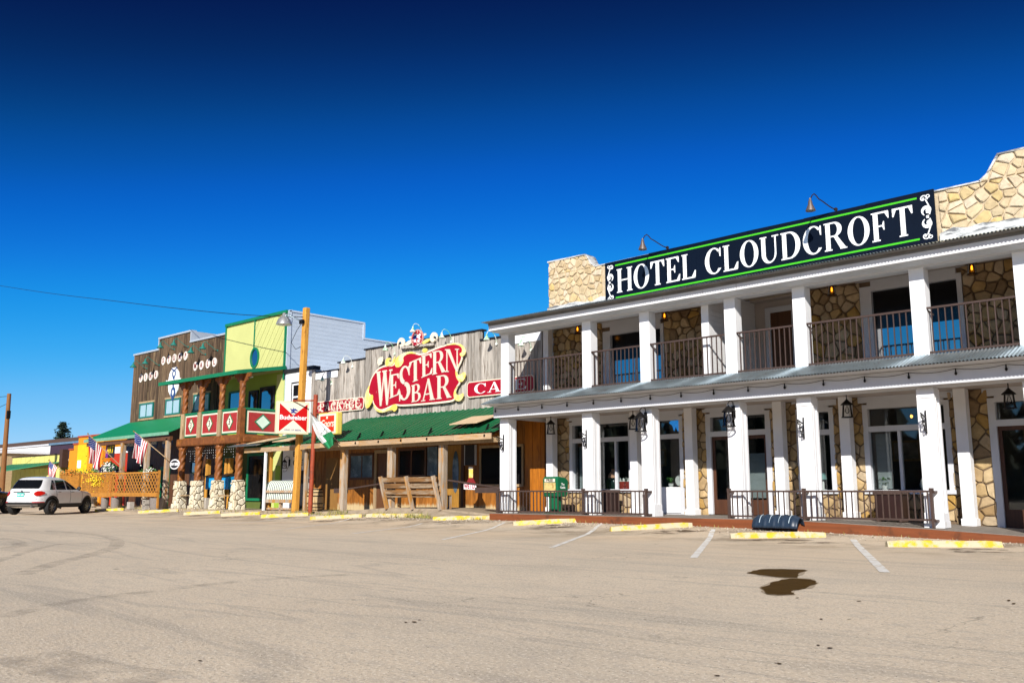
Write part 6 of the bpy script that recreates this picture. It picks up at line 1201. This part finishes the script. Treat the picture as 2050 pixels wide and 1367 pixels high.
# flowers on the fence
r = random.Random(31)
def flowers(label, x, y, z, sx_, sz, col, n=70, leafn=90):
    t = thing('flowering_plant', label, 'plant', (x, y, z)); g = G(); h = G()
    for i in range(leafn): a = Vector((x + r.gauss(0, sx_ * .5), y + r.gauss(0, .12), z + abs(r.gauss(0, sz * .5)))); d = Vector((r.uniform(-1, 1), r.uniform(-1, 1), r.uniform(-.3, 1))).normalized() * .09; e = d.orthogonal().normalized() * .035; g.add([a, a + d * .5 + e, a + d, a + d * .5 - e], [[0, 1, 2, 3]])
    for i in range(n): a = Vector((x + r.gauss(0, sx_ * .45), y - .1 + r.gauss(0, .1), z + sz * .3 + r.gauss(0, sz * .35))); h.lathe(a, [(.005, -.02), (.04, 0), (.005, .02)], 6, (r.uniform(-1, 1), -1, r.uniform(-.5, 1)))
    g.obj('foliage', LEAF, t); h.obj('blossoms', col, t)
WHF = mat('white_petal', (.75, .74, .66), .7); YLF = mat('yellow_petal', (.75, .52, .02), .7); ORF = mat('orange_petal', (.6, .2, .02), .7)
flowers('bushy plant with white flowers above the fine lattice fence', -48.3, 20.55, 2.0, .7, .55, WHF, 90, 140); flowers('yellow flowers at the left end of the fine lattice', -50.2, 20.5, 1.95, .8, .2, YLF); flowers('yellow flowers trailing down the fine lattice panel', -49.0, 20.32, 1.45, 1.1, .5, YLF, 160, 40); flowers('white and green trailing flowers on the open lattice near the door', -43.2, 20.35, 1.95, .7, .2, WHF, 30, 60); flowers('orange and yellow flowers along the far lattice fence', -53.0, 20.5, 2.0, 1.2, .2, ORF); flowers('dark hedge plant between the two close lattice panels', -51.4, 20.7, .5, .3, 1.4, YLF, 10, 400)

# ================================================================== flags
FR_, FW_, FB_ = mat('flag_red', (.42, .012, .03), .8, var=.1), mat('flag_stripe_white', (.74, .72, .70), .8, var=.1), mat('flag_blue', (.012, .03, .16), .8, var=.1)
def usflag(label, foot, tip, L, Hh, sag, fold, seed):
    """flag on a slanting staff: hoist along the upper staff, fly hanging down"""
    foot = Vector(foot); tip = Vector(tip); t = thing('striped_flag', label, 'flag', tuple(foot), 'striped national flags on slanting staffs'); G().cyl(foot, tip, .022, .016, 8).obj('staff', TIMB, t, smooth=True); G().lathe(tip, [(.002, .05), (.04, .02), (.04, -.02), (.002, -.05)], 10).obj('finial', mat('brass', (.5, .33, .1), .35, .8), t, smooth=True)
    d = (foot - tip).normalized(); n, m_ = 13, 22; r = random.Random(seed); ph = r.uniform(0, 6); vs_ = []
    for i in range(n + 1):
        h0 = tip + d * (.06 + Hh * i / n)
        for j in range(m_ + 1):
            s_ = j / m_; drop = L * s_; out = sag * (1 - (1 - s_) ** 2); vs_.append(h0 + Vector((out * .9, -out * .5, 0)) + Vector((0, 0, -drop)) + Vector((math.sin(ph + i * .75 + s_ * 2) * fold * s_, math.cos(ph + i * .9 + s_ * 3) * fold * s_, .04 * math.sin(i * .6 + ph))) + (tip - h0) * .32 * s_)
    g = G()
    for i in range(n):
        for j in range(m_): g.cur = 2 if (i < 7 and j < 9) else (0 if i % 2 == 0 else 1); g.add([vs_[i * (m_ + 1) + j], vs_[(i + 1) * (m_ + 1) + j], vs_[(i + 1) * (m_ + 1) + j + 1], vs_[i * (m_ + 1) + j + 1]], [[0, 1, 2, 3]])
    c = g.obj('cloth', [FR_, FW_, FB_], t, smooth=True); st = G()
    for i in range(7):
        for j in range(9):
            if (i + j) % 2 == 0:
                a = (vs_[i * (m_ + 1) + j] + vs_[(i + 1) * (m_ + 1) + j + 1]) / 2; e1 = (vs_[(i + 1) * (m_ + 1) + j] - vs_[i * (m_ + 1) + j]) * .26; e2 = (vs_[i * (m_ + 1) + j + 1] - vs_[i * (m_ + 1) + j]) * .30; nn = e1.cross(e2).normalized() * .006
                for s_ in (1, -1): st.add([a - e1 + nn * s_, a + e2 + nn * s_, a + e1 + nn * s_, a - e2 + nn * s_], [[0, 1, 2, 3]])
    st.obj('stars', FW_, c)
usflag('striped flag on a slanting staff hung before the dark oval signs', at(339, 922, 20.9), at(268, 863, 19.6), 1.25, .85, .10, .10, 2); usflag('striped flag blown left on its staff before the orange building', at(239, 930, 20.9), at(176, 868, 19.5), 1.35, 1.0, -.55, .12, 5); usflag('small striped flag above the roof of the white car', at(132, 950, 20.8), at(98, 921, 20.2), .85, .7, .15, .06, 9)

# ================================================================== wheel stops
STM = TYM.copy(); STM.name = 'parking_stain'; STM.node_tree.nodes['Principled BSDF'].inputs['Base Color'].default_value = (.10, .062, .03, 1)
for n_ in STM.node_tree.nodes:
    if n_.type == 'MAP_RANGE':
        for i, k in enumerate((.40, .62, .0, .75)): n_.inputs[1 + i].default_value = k
def stop(label, a, b, worn=0):
    a = Vector(a); b = Vector(b); t = thing('wheel_stop', label, 'wheel stop', ((a.x + b.x) / 2, (a.y + b.y) / 2, gz((a.x + b.x) / 2, (a.y + b.y) / 2)), 'yellow wheel stops'); d = (b - a).normalized(); n = Vector((d.y, -d.x)); g = G(); prof = [(-.10, 0), (.10, 0), (.08, .09), (.05, .135), (-.05, .135), (-.08, .09)]; k_ = 9; vs_ = []; r = random.Random(int(a.x * 13))
    for i in range(k_):
        p = a.lerp(b, i / (k_ - 1)); sh = 1 if 0 < i < k_ - 1 else .9
        for o_, z in prof: vs_.append((p.x + n.x * o_ * sh + r.uniform(-.006, .006), p.y + n.y * o_ * sh + r.uniform(-.006, .006), gz(p.x, p.y) + z * sh * .98 - .01 + r.uniform(-.008, .004) * (z > .1)))
    q = len(prof); g.add(vs_, [[i * q + j, i * q + (j + 1) % q, (i + 1) * q + (j + 1) % q, (i + 1) * q + j][::-1] for i in range(k_ - 1) for j in range(q)] + [list(range(q)), list(range((k_ - 1) * q, k_ * q))[::-1]]); o = g.obj('block', YPAINT, t); return t
STP = [((1775, 1094), (2005, 1095), 'nearest and rightmost, below the ramp end of the porch'), ((1462, 1077), (1652, 1076), 'below the dark blue tub'), ((1222, 1065), (1385, 1065), 'left of the blue tub, below the white door panel'), ((1027, 1056), (1170, 1055), 'below the green newspaper box'), ((868, 1048), (997, 1047), 'left of the leftmost hotel column'), ((735, 1042), (850, 1041), 'below the wooden bench'), ((621, 1036), (725, 1036), 'below the first bar porch post'), ((523, 1033), (619, 1033), 'below the striped bench'), ((443, 1030), (521, 1031), 'right of centre below the stone posts'), ((368, 1029), (441, 1030), 'left below the stone posts'), ((277, 1028), (358, 1028), 'below the green door'), ((190, 1028), (248, 1028), 'leftmost, by the white car')]
for (u0, v0), (u1, v1), lab in STP:
    a = on_ground(u0, v0); b = on_ground(u1, v1)
    if u0 < 640:                                 # far stops: keep the true length and set them square to the parked cars
        y0 = 18.75; p0 = at(u0, v0, y0); a = Vector((p0.x, y0)); dl = Vector((.66, .75)).normalized(); best = min((abs(((lambda q: 1025 + 1800 * (q.x * math.cos(HEAD) + q.y * math.sin(HEAD)) / ((-q.x * math.sin(HEAD) + q.y * math.cos(HEAD)) * math.cos(PITCH) + (gz(q.x, q.y) - CAM_H) * math.sin(PITCH)))(a + dl * s_)) - u1), s_) for s_ in [1 + .05 * i for i in range(50)])[1]; b = a + dl * best
    stop('yellow painted concrete wheel stop, ' + lab, a, b)
    d = (b - a).normalized(); n = Vector((d.y, -d.x)); mid = (a + b) / 2; rs = random.Random(int(a.x * 31))
    for k_ in range(2):                          # oily drips left by parked cars
        c_ = mid + n * (.75 + .55 * k_ + rs.uniform(-.15, .15)) + d * rs.uniform(-.4, .4); ra, rb_ = rs.uniform(.5, .95), rs.uniform(.14, .30); q = G(); P_ = []
        for i in range(26): a_ = 2 * math.pi * i / 26; w_ = 1 + .22 * math.sin(3 * a_ + k_) + rs.uniform(-.12, .12); P_.append(c_ + d * (ra * w_ * math.cos(a_)) + n * (rb_ * w_ * math.sin(a_)))
        q.add([(p.x, p.y, gz(p.x, p.y) + .0022 + .0004 * k_) for p in P_] + [(c_.x, c_.y, gz(c_.x, c_.y) + .0022 + .0004 * k_)], [[i, (i + 1) % 26, 26] for i in range(26)]); q.obj('parking_stain', STM, ground)
# weeds along the edge
WEED = mat('dry_weed', (.20, .20, .05), .8, rnd=.4, ramp=[(.10, .17, .03), (.30, .26, .07), (.42, .32, .12), (.14, .20, .04)]); g = G(); r = random.Random(12)
for (xa, xb, y, n, hh) in ((-30, -20.4, 20.5, 420, .12), (-26, -23, 20.6, 260, .18), (-20, -12, 20.5, 120, .08), (-42, -30, 20.7, 160, .12), (-47, -43, 20.6, 140, .16), (-12, -4, 20.45, 60, .06), (-29.3, -28.2, 21.1, 120, .22), (-31.5, -30.3, 20.9, 80, .2)):
    for i in range(n):
        x = r.uniform(xa, xb); yy = y + r.gauss(0, .12); h = hh * r.uniform(.5, 1.4); a = r.uniform(0, 6.28); w = .012; z = gz(x, yy) - .01; lean = Vector((math.cos(a) * h * .5, math.sin(a) * h * .5, h)); p = Vector((x, yy, z)); e = Vector((-math.sin(a), math.cos(a), 0)) * w; g.add([p - e, p + e, p + lean], [[0, 1, 2]])
o = tag(g.obj('weeds', WEED), 'dry weeds and grass tufts along the edge of the lot', 'weeds'); o['kind'] = 'stuff'

# ================================================================== cars
def superel(hw, xr, xf, n, k):
    out = []; cx, a = (xr + xf) / 2, (xf - xr) / 2
    for i in range(k):
        t = 2 * math.pi * i / k; c, s_ = math.cos(t), math.sin(t); e = 2 / n; out.append((cx + a * math.copysign(abs(c) ** e, c), hw * math.copysign(abs(s_) ** e, s_)))
    return out
LV = [(.30, -1.86, 1.90, .74, 5), (.36, -2.03, 2.02, .83, 4.6), (.48, -2.12, 2.10, .885, 5), (.62, -2.13, 2.12, .90, 4.6), (.78, -2.10, 2.09, .905, 4.4), (.90, -2.06, 2.00, .895, 4.2), (.97, -2.03, 1.80, .88, 4), (1.02, -2.00, 1.25, .86, 4), (1.06, -1.97, 1.0, .835, 4), (1.14, -1.91, .84, .80, 4), (1.26, -1.82, .60, .755, 4), (1.38, -1.72, .36, .705, 4), (1.48, -1.62, .12, .655, 4), (1.545, -1.50, -.10, .59, 3.6), (1.585, -1.30, -.30, .48, 3), (1.605, -1.05, -.45, .30, 2.6)]
def cspline(z):
    for i in range(len(LV) - 1):
        if LV[i][0] <= z <= LV[i + 1][0]:
            t = (z - LV[i][0]) / (LV[i + 1][0] - LV[i][0]); p0, p1, p2, p3 = LV[max(i - 1, 0)], LV[i], LV[i + 1], LV[min(i + 2, len(LV) - 1)]
            return [.5 * (2 * b + (c - a) * t + (2 * a - 5 * b + 4 * c - d) * t * t + (3 * b - a - 3 * c + d) * t ** 3) for a, b, c, d in zip(p0, p1, p2, p3)]
    return LV[-1]
def surf(z, t, off=0.):
    _, xr, xf, hw, n = cspline(z); c, s_ = math.cos(t), math.sin(t); e = 2 / n; return Vector(((xr + xf) / 2 + ((xf - xr) / 2 + off) * math.copysign(abs(c) ** e, c), (hw + off) * math.copysign(abs(s_) ** e, s_), z))
def make_car(name, label, paint, loc, heading):
    t = thing(name, label, 'car', (0, 0, 0)); K = 96; zs = [.30 + (1.605 - .30) * i / 44 for i in range(45)]
    g = G(); vs_ = [surf(z, 2 * math.pi * k / K) for z in zs for k in range(K)]; fs_ = [[i * K + k, i * K + (k + 1) % K, (i + 1) * K + (k + 1) % K, (i + 1) * K + k] for i in range(len(zs) - 1) for k in range(K)]; g.add(vs_, fs_ + [list(range(K - 1, -1, -1)), list(range((len(zs) - 1) * K, len(zs) * K))]); g.obj('body', paint, t, smooth=True)
    def patch(nm, z0, z1, t0, t1, m, off=.006, nz=12, nt=24, shape=None, par=None):
        q = G(); vv = []
        for i in range(nz + 1):
            for j in range(nt + 1):
                a, b = i / nz, j / nt
                z = z0 + (z1 - z0) * a; th = t0 + (t1 - t0) * b
                if shape: z, th = shape(a, b)
                vv.append(surf(z, th, off))
        q.add(vv, [[i * (nt + 1) + j, i * (nt + 1) + j + 1, (i + 1) * (nt + 1) + j + 1, (i + 1) * (nt + 1) + j] for i in range(nz) for j in range(nt)]); return q.obj(nm, m, par or t, smooth=True)
    def tx(z, x, side):                       # outline parameter at a given length along the flank
        _, xr, xf, hw, n = cspline(z); c = max(-1, min(1, (x - (xr + xf) / 2) / ((xf - xr) / 2))); th = math.acos(math.copysign(abs(c) ** (n / 2), c)); return th if side > 0 else -th
    CG = mat('car_glass', (.006, .007, .008), .06, spec=.6); CL = mat('car_cladding', (.025, .025, .027), .6); CT = mat('tyre_rubber', (.018, .018, .018), .8); CRM = mat('alloy_rim', (.30, .30, .31), .35, .8); TL = mat('tail_lamp', (.45, .01, .005), .2, spec=.6)
    def th_of(y, z): _, xr, xf, hw, n = cspline(z); return math.pi - math.copysign(math.asin(min(1, (abs(y) / hw)) ** (n / 2)), y)
    patch('rear_window', 0, 0, 0, 0, CG, .008, 12, 20, lambda a, b: (1.10 + .37 * a, th_of((-1 + 2 * b) * (.66 - .12 * a) * (1 - .10 * (1 - a) ** 3), 1.10 + .37 * a)))
    patch('windscreen', 1.07, 1.48, -.95, .95, CG, .006)
    for sd in (1, -1):
        def sh(x0b, x1b, x0t, x1t): return lambda a, b: ((1.06 + .40 * a), tx(1.06 + .40 * a, (x0b + (x0t - x0b) * a) + ((x1b + (x1t - x1b) * a) - (x0b + (x0t - x0b) * a)) * b, sd))
        patch('side_window', 0, 0, 0, 0, CG, .008, 10, 14, sh(-.98, -.30, -.92, -.30)); patch('side_window', 0, 0, 0, 0, CG, .008, 10, 14, sh(-.22, .62, -.22, .20)); patch('quarter_window', 0, 0, 0, 0, CG, .008, 8, 8, sh(-1.38, -1.05, -1.12, -1.0))
        for x in (-1.0, -.02, .86): q = G(); q.tube([surf(z, tx(z, x - (.25 * max(0, .75 - z) if x < -.5 else 0), sd), .002) for z in [.5 + .06 * i for i in range(10)]], .006, 4); q.obj('door_seam', CL, t)
        for x in (-.82, .12): p = surf(.96, tx(.96, x, sd), .02); q = G(); q.bar(p - Vector((.1, 0, 0)), p + Vector((.1, 0, 0)), .03, .03); q.obj('door_handle', CRM, t, bevel=.008)
        patch('sill_cladding', .30, .50, 0, 0, CL, .012, 4, 30, lambda a, b: (.31 + .17 * a, tx(.31 + .17 * a, -1.3 + 2.6 * b, sd)))
        q = G(); p = surf(1.08, tx(1.08, .72, sd), .0); q.lathe((p.x, p.y + sd * .11, p.z + .03), [(.01, -.06), (.08, -.04), (.09, .02), (.06, .06), (.01, .07)], 12, (1, 0, 0)); q.bar(p, (p.x, p.y + sd * .08, p.z + .01), .04, .04); q.obj('mirror', CL, t, smooth=True)
        # tail lamps
        q = patch('tail_lamp', 0, 0, 0, 0, TL, .03, 10, 14, lambda a, b: (.80 + .20 * a, th_of(sd * (.655 + (.135 * (2 * b - 1)) * max(.15, (1 - (2 * a - 1) ** 2)) ** .5), .80 + .20 * a)))
        q2 = patch('reflector', .52, .56, 0, 0, TL, .016, 2, 8, lambda a, b: (.52 + .035 * a, th_of(sd * (.52 + .30 * b), .53)))
        for wx_ in (-1.27, 1.30):
            y = sd * .80; w = thing('x', 'x', 'x', (0, 0, 0)); bpy.data.objects.remove(w); q = G(); q.lathe((wx_, y, .335), [(.20, -.11), (.30, -.11), (.332, -.07), (.335, 0), (.332, .07), (.30, .11), (.20, .11)], 32, (0, sd, 0), cap=False); wh_ = q.obj('wheel', CT, t, smooth=True); q = G(); q.lathe((wx_, y + sd * .075, .335), [(.215, .03), (.205, .0), (.20, -.03)], 28, (0, sd, 0), cap=False); q.lathe((wx_, y + sd * .08, .335), [(.055, -.01), (.05, .015), (.01, .02)], 14, (0, sd, 0))
            for k in range(7):
                a = 2 * math.pi * k / 7
                for dl in (-.13, .13): q.bar((wx_ + .03 * math.cos(a), y + sd * .085, .335 + .03 * math.sin(a)), (wx_ + .205 * math.cos(a + dl), y + sd * .08, .335 + .205 * math.sin(a + dl)), .02, .022, (0, 1, 0))
            q.obj('rim', CRM, wh_, smooth=False); G().lathe((wx_, y + sd * .02, .335), [(.21, 0), (.20, -.01), (.01, -.015)], 24, (0, sd, 0), cap=False).obj('brake_disc', CL, wh_)
            # arch lining and lip
            q = G(); n_ = 18; A_ = []; B_ = []
            for k in range(n_ + 1):
                a = R(-18 + 216 * k / n_); X, Z = wx_ + .40 * math.cos(a), .335 + .40 * math.sin(a); X2, Z2 = wx_ + .475 * math.cos(a), .335 + .475 * math.sin(a); yy = lambda x, z: abs(surf(max(.31, min(1.0, z)), tx(max(.31, min(1.0, z)), x, sd), .014).y); A_.append(Vector((X, sd * yy(X, Z), Z))); B_.append(Vector((X2, sd * yy(X2, Z2), Z2)))
            q.add(A_ + B_, [[k, k + 1, n_ + 2 + k, n_ + 1 + k] for k in range(n_)]); q.obj('arch_lip', CL, t); q = G(); C_ = Vector((wx_, sd * (abs(surf(.5, tx(.5, wx_, sd)).y) + .004), .335)); q.add([C_] + [Vector((v.x, sd * (abs(v.y) - .006), v.z)) for v in A_], [[0, k + 1, k + 2] for k in range(n_)]); q.obj('arch_hollow', mat('arch_black', (.004, .004, .004), .9), t)
    patch('rear_bumper', .33, .56, 0, 0, CL, .014, 6, 40, lambda a, b: (.34 + .20 * a, th_of((-1 + 2 * b) * .86, .34 + .20 * a)))
    patch('skid_plate', .36, .44, 0, 0, CRM, .03, 4, 30, lambda a, b: (.375 + .075 * a, th_of((-1 + 2 * b) * .66, .40)))
    p = surf(.82, math.pi, .012); q = G(); q.box(p.x - .012, p.x, -.16, .16, .76, .92); pl = q.obj('number_plate', mat('plate_teal', (.02, .40, .34), .5), t); text('lettering', 'NM 482', .085, LETTERW, pl, (Vector((p.x - .013, 0, .835)), Vector((0, -1, 0)), Vector((0, 0, 1))), .004, 0, .002)
    p = surf(.955, math.pi, .02); q = G(); q.bar((p.x, -.36, .955), (p.x, .36, .955), .03, .03); q.obj('tailgate_bar', CL, t); q = G(); q.lathe((p.x - .01, 0, 1.0), [(.04, 0), (.03, .015), (.002, .018)], 14, (-1, 0, 0)); q.obj('badge', CRM, t)
    q = G(); q.cyl((-2.12, -.50, .34), (-1.9, -.50, .34), .035, n=10); q.obj('exhaust', CRM, t)
    q = G(); q.tube([surf(z, tx(z, 0, 1)) * 0 + Vector((-1.98 + .0, -.78 + 1.56 * k / 12, .665)) + Vector((surf(.665, th_of(-.78 + 1.56 * k / 12, .665)).x + 1.98 - .004, 0, 0)) for z in (.7,) for k in range(13)], .006, 4); q.obj('tailgate_seam', CL, t)
    t.location = loc; t.rotation_euler = (0, 0, heading); return t
CARW = mat('pearl_white_paint', (.74, .74, .74), .28, .0, var=.03, spec=.6); CARB = mat('black_car_paint', (.008, .008, .010), .2, .2, var=.03, spec=.6)
for n_ in ('pearl_white_paint', 'black_car_paint'):
    bb = MATS[n_].node_tree.nodes["Principled BSDF"]; bb.inputs['Coat Weight'].default_value = .6; bb.inputs['Coat Roughness'].default_value = .05
hd = math.atan2(.80, -.60)
make_car('parked_car', 'white compact crossover car parked nose in at the left', CARW, (-44.0, 16.2, 0), hd).scale = (1.05, 1.05, 1.04)
make_car('parked_car', 'black car mostly cut off by the left picture edge beside the white one', CARB, (-46.3, 13.6, 0), hd)
make_car('parked_car', 'dark car just outside the left picture edge casting its shadow', CARB, (-43.0, 10.6, 0), hd)

# ================================================================== far end of the street
YF = 24.0
ob_ = thing('orange_building', 'orange stucco building with stepped parapet and yellow panel', 'building', (-60, YF, 0)); ORG = mat('orange_stucco', (.62, .25, .012), .8, var=.08, scale=2, bump=.2); f = FX(0, YF, 0)
G().ext([(-62.7, 0), (-57.45, 0), (-57.45, 4.5), (-61.35, 4.5), (-61.35, 4.05), (-62.05, 4.05), (-62.05, 3.72), (-62.7, 3.72)], f, -8, 0).obj('wall', ORG, ob_); g = G(); RC = mat('red_coping', (.36, .06, .03), .7)
for a, b, z in ((-62.75, -62.0, 3.72), (-62.1, -61.3, 4.05), (-61.4, -57.4, 4.5)): g.box(a, b, YF - .06, YF + .3, z, z + .09)
g.obj('coping', RC, ob_); YEL = mat('bright_yellow', (.78, .50, .01), .7); G().box(-61.3, -59.7, YF - .03, YF, 2.1, 4.0).obj('yellow_panel', YEL, ob_); G().box(-61.15, -60.6, YF - .05, YF - .03, 2.5, 3.0).obj('notice', LETTERW, ob_)
rb = thing('red_building', 'low red building seen through the porch with a white roof band', 'building', (-55.3, YF, 0)); G().box(-57.44, -52.9, YF + .5, 33, 0, 3.35).obj('wall', mat('red_stucco', (.42, .03, .012), .8, var=.1), rb); G().box(-57.5, -52.85, YF + .45, 33, 3.35, 3.75).obj('roof_band', W_PAINT, rb)
t = thing('patio_umbrella', 'dark navy patio umbrella before the red wall', 'umbrella', (-52.2, 22.6, .2)); x = wx(221, 925, 22.6); G().cyl((x, 22.6, .2), (x, 22.6, 2.75), .025, n=8).obj('pole', TIMB, t); g = G(); n_ = 8; vs_ = [(x, 22.6, 2.75)] + [(x + 1.15 * math.cos(2 * math.pi * k / n_), 22.6 + 1.15 * math.sin(2 * math.pi * k / n_), 2.0) for k in range(n_)]; g.add(vs_, [[0, 1 + k, 1 + (k + 1) % n_] for k in range(n_)]); o = g.obj('canopy', mat('navy_cloth', (.012, .014, .05), .8), t); so = o.modifiers.new('s', 'SOLIDIFY'); so.thickness = .01
yb = thing('yellow_building', 'low pale yellow boarded building with green awning', 'building', (-68.5, YF, 0)); PYE = mat('pale_yellow_board', (.66, .60, .18), .7, var=.08, rnd=.06); G().box(-73.2, -64.1, YF + .05, 32, 0, 3.05).obj('body', mat('olive_yellow', (.30, .27, .08), .7), yb); x = -73.2
while x < -64.2: piece('batten_panel', PYE, yb, x + .02, x + .86, YF - .02, YF + .05, 2.98, 3.46); piece('lower_panel', PYE, yb, x + .03, x + .86, YF + .02, YF + .05, .1, 2.6); x += .9
g = G(); g.box(-73.3, -64.0, YF - .06, YF + .1, 3.46, 3.54); g.box(-73.2, -64.1, YF - .04, YF + .08, 2.9, 2.98); g.box(-64.1, -63.6, YF - .1, YF + .3, 2.6, 3.8); g.obj('trim', mat('dark_brown_trim', (.06, .03, .02), .6), yb)
g = G(); A = [(-74.0, 21.6, 2.36), (-68.2, 21.6, 2.36), (-64.2, YF - .05, 2.98), (-73.2, YF - .05, 2.98)]; g.add(A + [(a, b, c - .06) for a, b, c in A], [(0, 1, 2, 3), (7, 6, 5, 4), (0, 4, 5, 1), (1, 5, 6, 2), (2, 6, 7, 3), (3, 7, 4, 0)]); g.obj('awning', mat('faded_green', (.03, .19, .09), .6), yb)
for x in (-73.4, -71.2, -69.2): G().box(x - .1, x + .1, 21.7, 21.9, 0, 2.32).obj('awning_post', TIMB, yb)
pb = thing('purple_hoarding', 'dark purple roof screen above the pale yellow building', 'screen', (-66, 26, 3)); G().box(-70.5, -65.0, 25.6, 25.8, 3.3, 4.35).obj('panel', mat('dark_purple', (.05, .028, .05), .7), pb); G().box(-70.6, -64.9, 25.5, 25.85, 4.35, 4.5).obj('cap', GALV, pb)
wl = thing('white_flat_building', 'long low white flat roofed building at the end of the street', 'building', (-85, 31, 0)); G().box(-104, -66, 31, 44, 0, 5.05).obj('wall', W_PAINT, wl); G().box(-104.1, -65.9, 30.9, 44, 5.05, 5.2).obj('coping', W_TRIM_SHADE, wl)
bb_ = thing('brown_roofed_building', 'far brown building with dark flat roof edge behind the white one', 'building', (-110, 48, 0)); G().box(-170, -104, 48, 60, 0, 7.0).obj('wall', BROWND, bb_); G().box(-171, -103.2, 47, 61, 7.0, 7.9).obj('roof_edge', mat('far_roof', (.08, .05, .04), .7), bb_)
bp_ = thing('brick_pier_building', 'tan brick pier building at the far left behind the utility pole', 'building', (-80, YF, 0)); BRK = mat('tan_brick', (.46, .33, .18), .8, var=.15, scale=2, st=(1, 1, 8)); G().box(-84, -77.5, YF - .2, 33, 0, 3.95).obj('wall', BRK, bp_); g = G(); g.box(-84.2, -77.3, YF - .35, 33, 3.95, 4.15); g.obj('coping', W_PAINT, bp_); z = 1.0
while z < 3.9:
    for i in range(5): x = -79.0 + i * .31 + (.15 if int(z / .16) % 2 else 0); piece('brick', BRK, bp_, x, min(x + .29, -77.5), YF - .225, YF - .2, z, z + .145)
    z += .16
G().box(-80.5, -79.0, YF - .3, YF - .2, 3.3, 4.9).obj('orange_fin', ORG, bp_)
up_ = thing('utility_pole', 'weathered brown utility pole at the left edge behind the cars', 'utility pole', (-63.0, 20, 0)); b0 = at(4, 975, 20); b1 = at(18.5, 788, 20); d_ = (b1 - b0) / (b1.z - b0.z); G().cyl(b0 - d_ * b0.z, b1, .17, .12, 12).obj('shaft', mat('brown_pole', (.22, .10, .035), .85, var=.35, st=(6, 6, .4)), up_, smooth=True); g = G(); g.tube([b1 - d_ * .6, b1 + Vector((-.6, -.4, -.9)), b1 + Vector((-2, -1, -.6))], .015, 5); g.box(b1.x + .12, b1.x + .3, b1.y - .1, b1.y + .1, b1.z - 1.6, b1.z - 1.1); g.obj('hardware', IRON, up_)
G().tube([b1 + Vector((0, 0, -.15)), b1 + Vector((-8, -4, -.6)), b1 + Vector((-16, -8, -.2))], .015, 5).obj('service_wire', IRON, up_)
# cable from the timber pole to a pole out of view on the left
q = [Vector((-31.76, 21.18, 8.25)), at(460, 628, 21.6), at(240, 604, 22.4), at(0, 572, 23.4), at(-300, 520, 25)]; pts = []
for i in range(len(q) - 1):
    p0, p1, p2, p3 = q[max(i - 1, 0)], q[i], q[i + 1], q[min(i + 2, len(q) - 1)]
    for k in range(10): t_ = k / 10; pts.append(.5 * (2 * p1 + (p2 - p0) * t_ + (2 * p0 - 5 * p1 + 4 * p2 - p3) * t_ * t_ + (3 * p1 - p0 - 3 * p2 + p3) * t_ ** 3))
pts.append(q[-1]); tag(G().tube(pts, .016, 5).obj('overhead_cable', IRON), 'thin dark cable crossing the sky to the timber pole', 'cable')
# far pine
def pine(label, x, y, h, rad, seed):
    t = thing('pine_tree', label, 'tree', (x, y, 0)); G().cyl((x, y, 0), (x, y, h * .97), h * .018, h * .004, 9).obj('trunk', mat('bark', (.10, .06, .04), .9), t); g = G(); r = random.Random(seed); NED = mat('pine_needles', (.028, .05, .032), .8, rnd=.4, var=.3)
    for i in range(150):
        f_ = (i + r.random()) / 150; z = h * (.28 + .72 * f_); L = rad * (1 - f_) ** .75 * r.uniform(.45, 1.15) + .25; a = r.uniform(0, 6.28); d = Vector((math.cos(a), math.sin(a), r.uniform(-.15, .30))); n_ = int(8 + L * 7)
        for k in range(n_):
            s_ = r.uniform(.2, 1); c = Vector((x, y, z)) + d * L * s_ + Vector((r.gauss(0, .16), r.gauss(0, .16), r.gauss(0, .10)))
            for q_ in range(3): e = Vector((r.uniform(-1, 1), r.uniform(-1, 1), r.uniform(-.4, .6))).normalized() * r.uniform(.22, .42); w = e.orthogonal().normalized() * .07; g.add([c - e * .5, c + w, c + e, c - w], [[0, 1, 2, 3]])
    g.obj('crown', NED, t)
P = at(124, 884, 60); pine('dark pine tree rising behind the far flat roofs', P.x, 60, wz(124, 850, 60) + .3, 3.2, 3)
# unseen pine wood and ridge added behind the viewer: darkens window reflections and ambient light
g = G(); r = random.Random(77); bark_n = 0
for i in range(240):
    x = -190 + 290 * (i + r.random()) / 240; y = -62 - r.uniform(0, 26); h = r.uniform(11, 17); rad = h * .26
    for k in range(5):
        z0 = h * (.08 + .17 * k); rr_ = rad * (1 - k * .17); n_ = 9; vs_ = [(x, y, z0 + h * .26)] + [(x + rr_ * r.uniform(.65, 1.2) * math.cos(2 * math.pi * j / n_), y + rr_ * r.uniform(.65, 1.2) * math.sin(2 * math.pi * j / n_), z0 + r.uniform(-.5, .4)) for j in range(n_)]; g.add(vs_, [[0, 1 + j, 1 + (j + 1) % n_] for j in range(n_)])
g.add([(-260 + i * 12, -92 + 6 * math.sin(i * 1.7), 0) for i in range(38)] + [(-260 + i * 12, -96, 9 + 3 * math.sin(i * .9) + 2 * math.sin(i * 2.3)) for i in range(38)], [[i, i + 1, 39 + i, 38 + i] for i in range(37)])
o = tag(g.obj('added_pine_wood', mat('wood_mass', (.03, .045, .025), .9, rnd=.4)), 'added unseen pine wood behind the viewer, darkening window reflections', 'wood'); o['kind'] = 'stuff'
# ------------------------------------------------------------------ tidy
for o in list(bpy.data.objects):
    if '_o' in o: del o['_o']
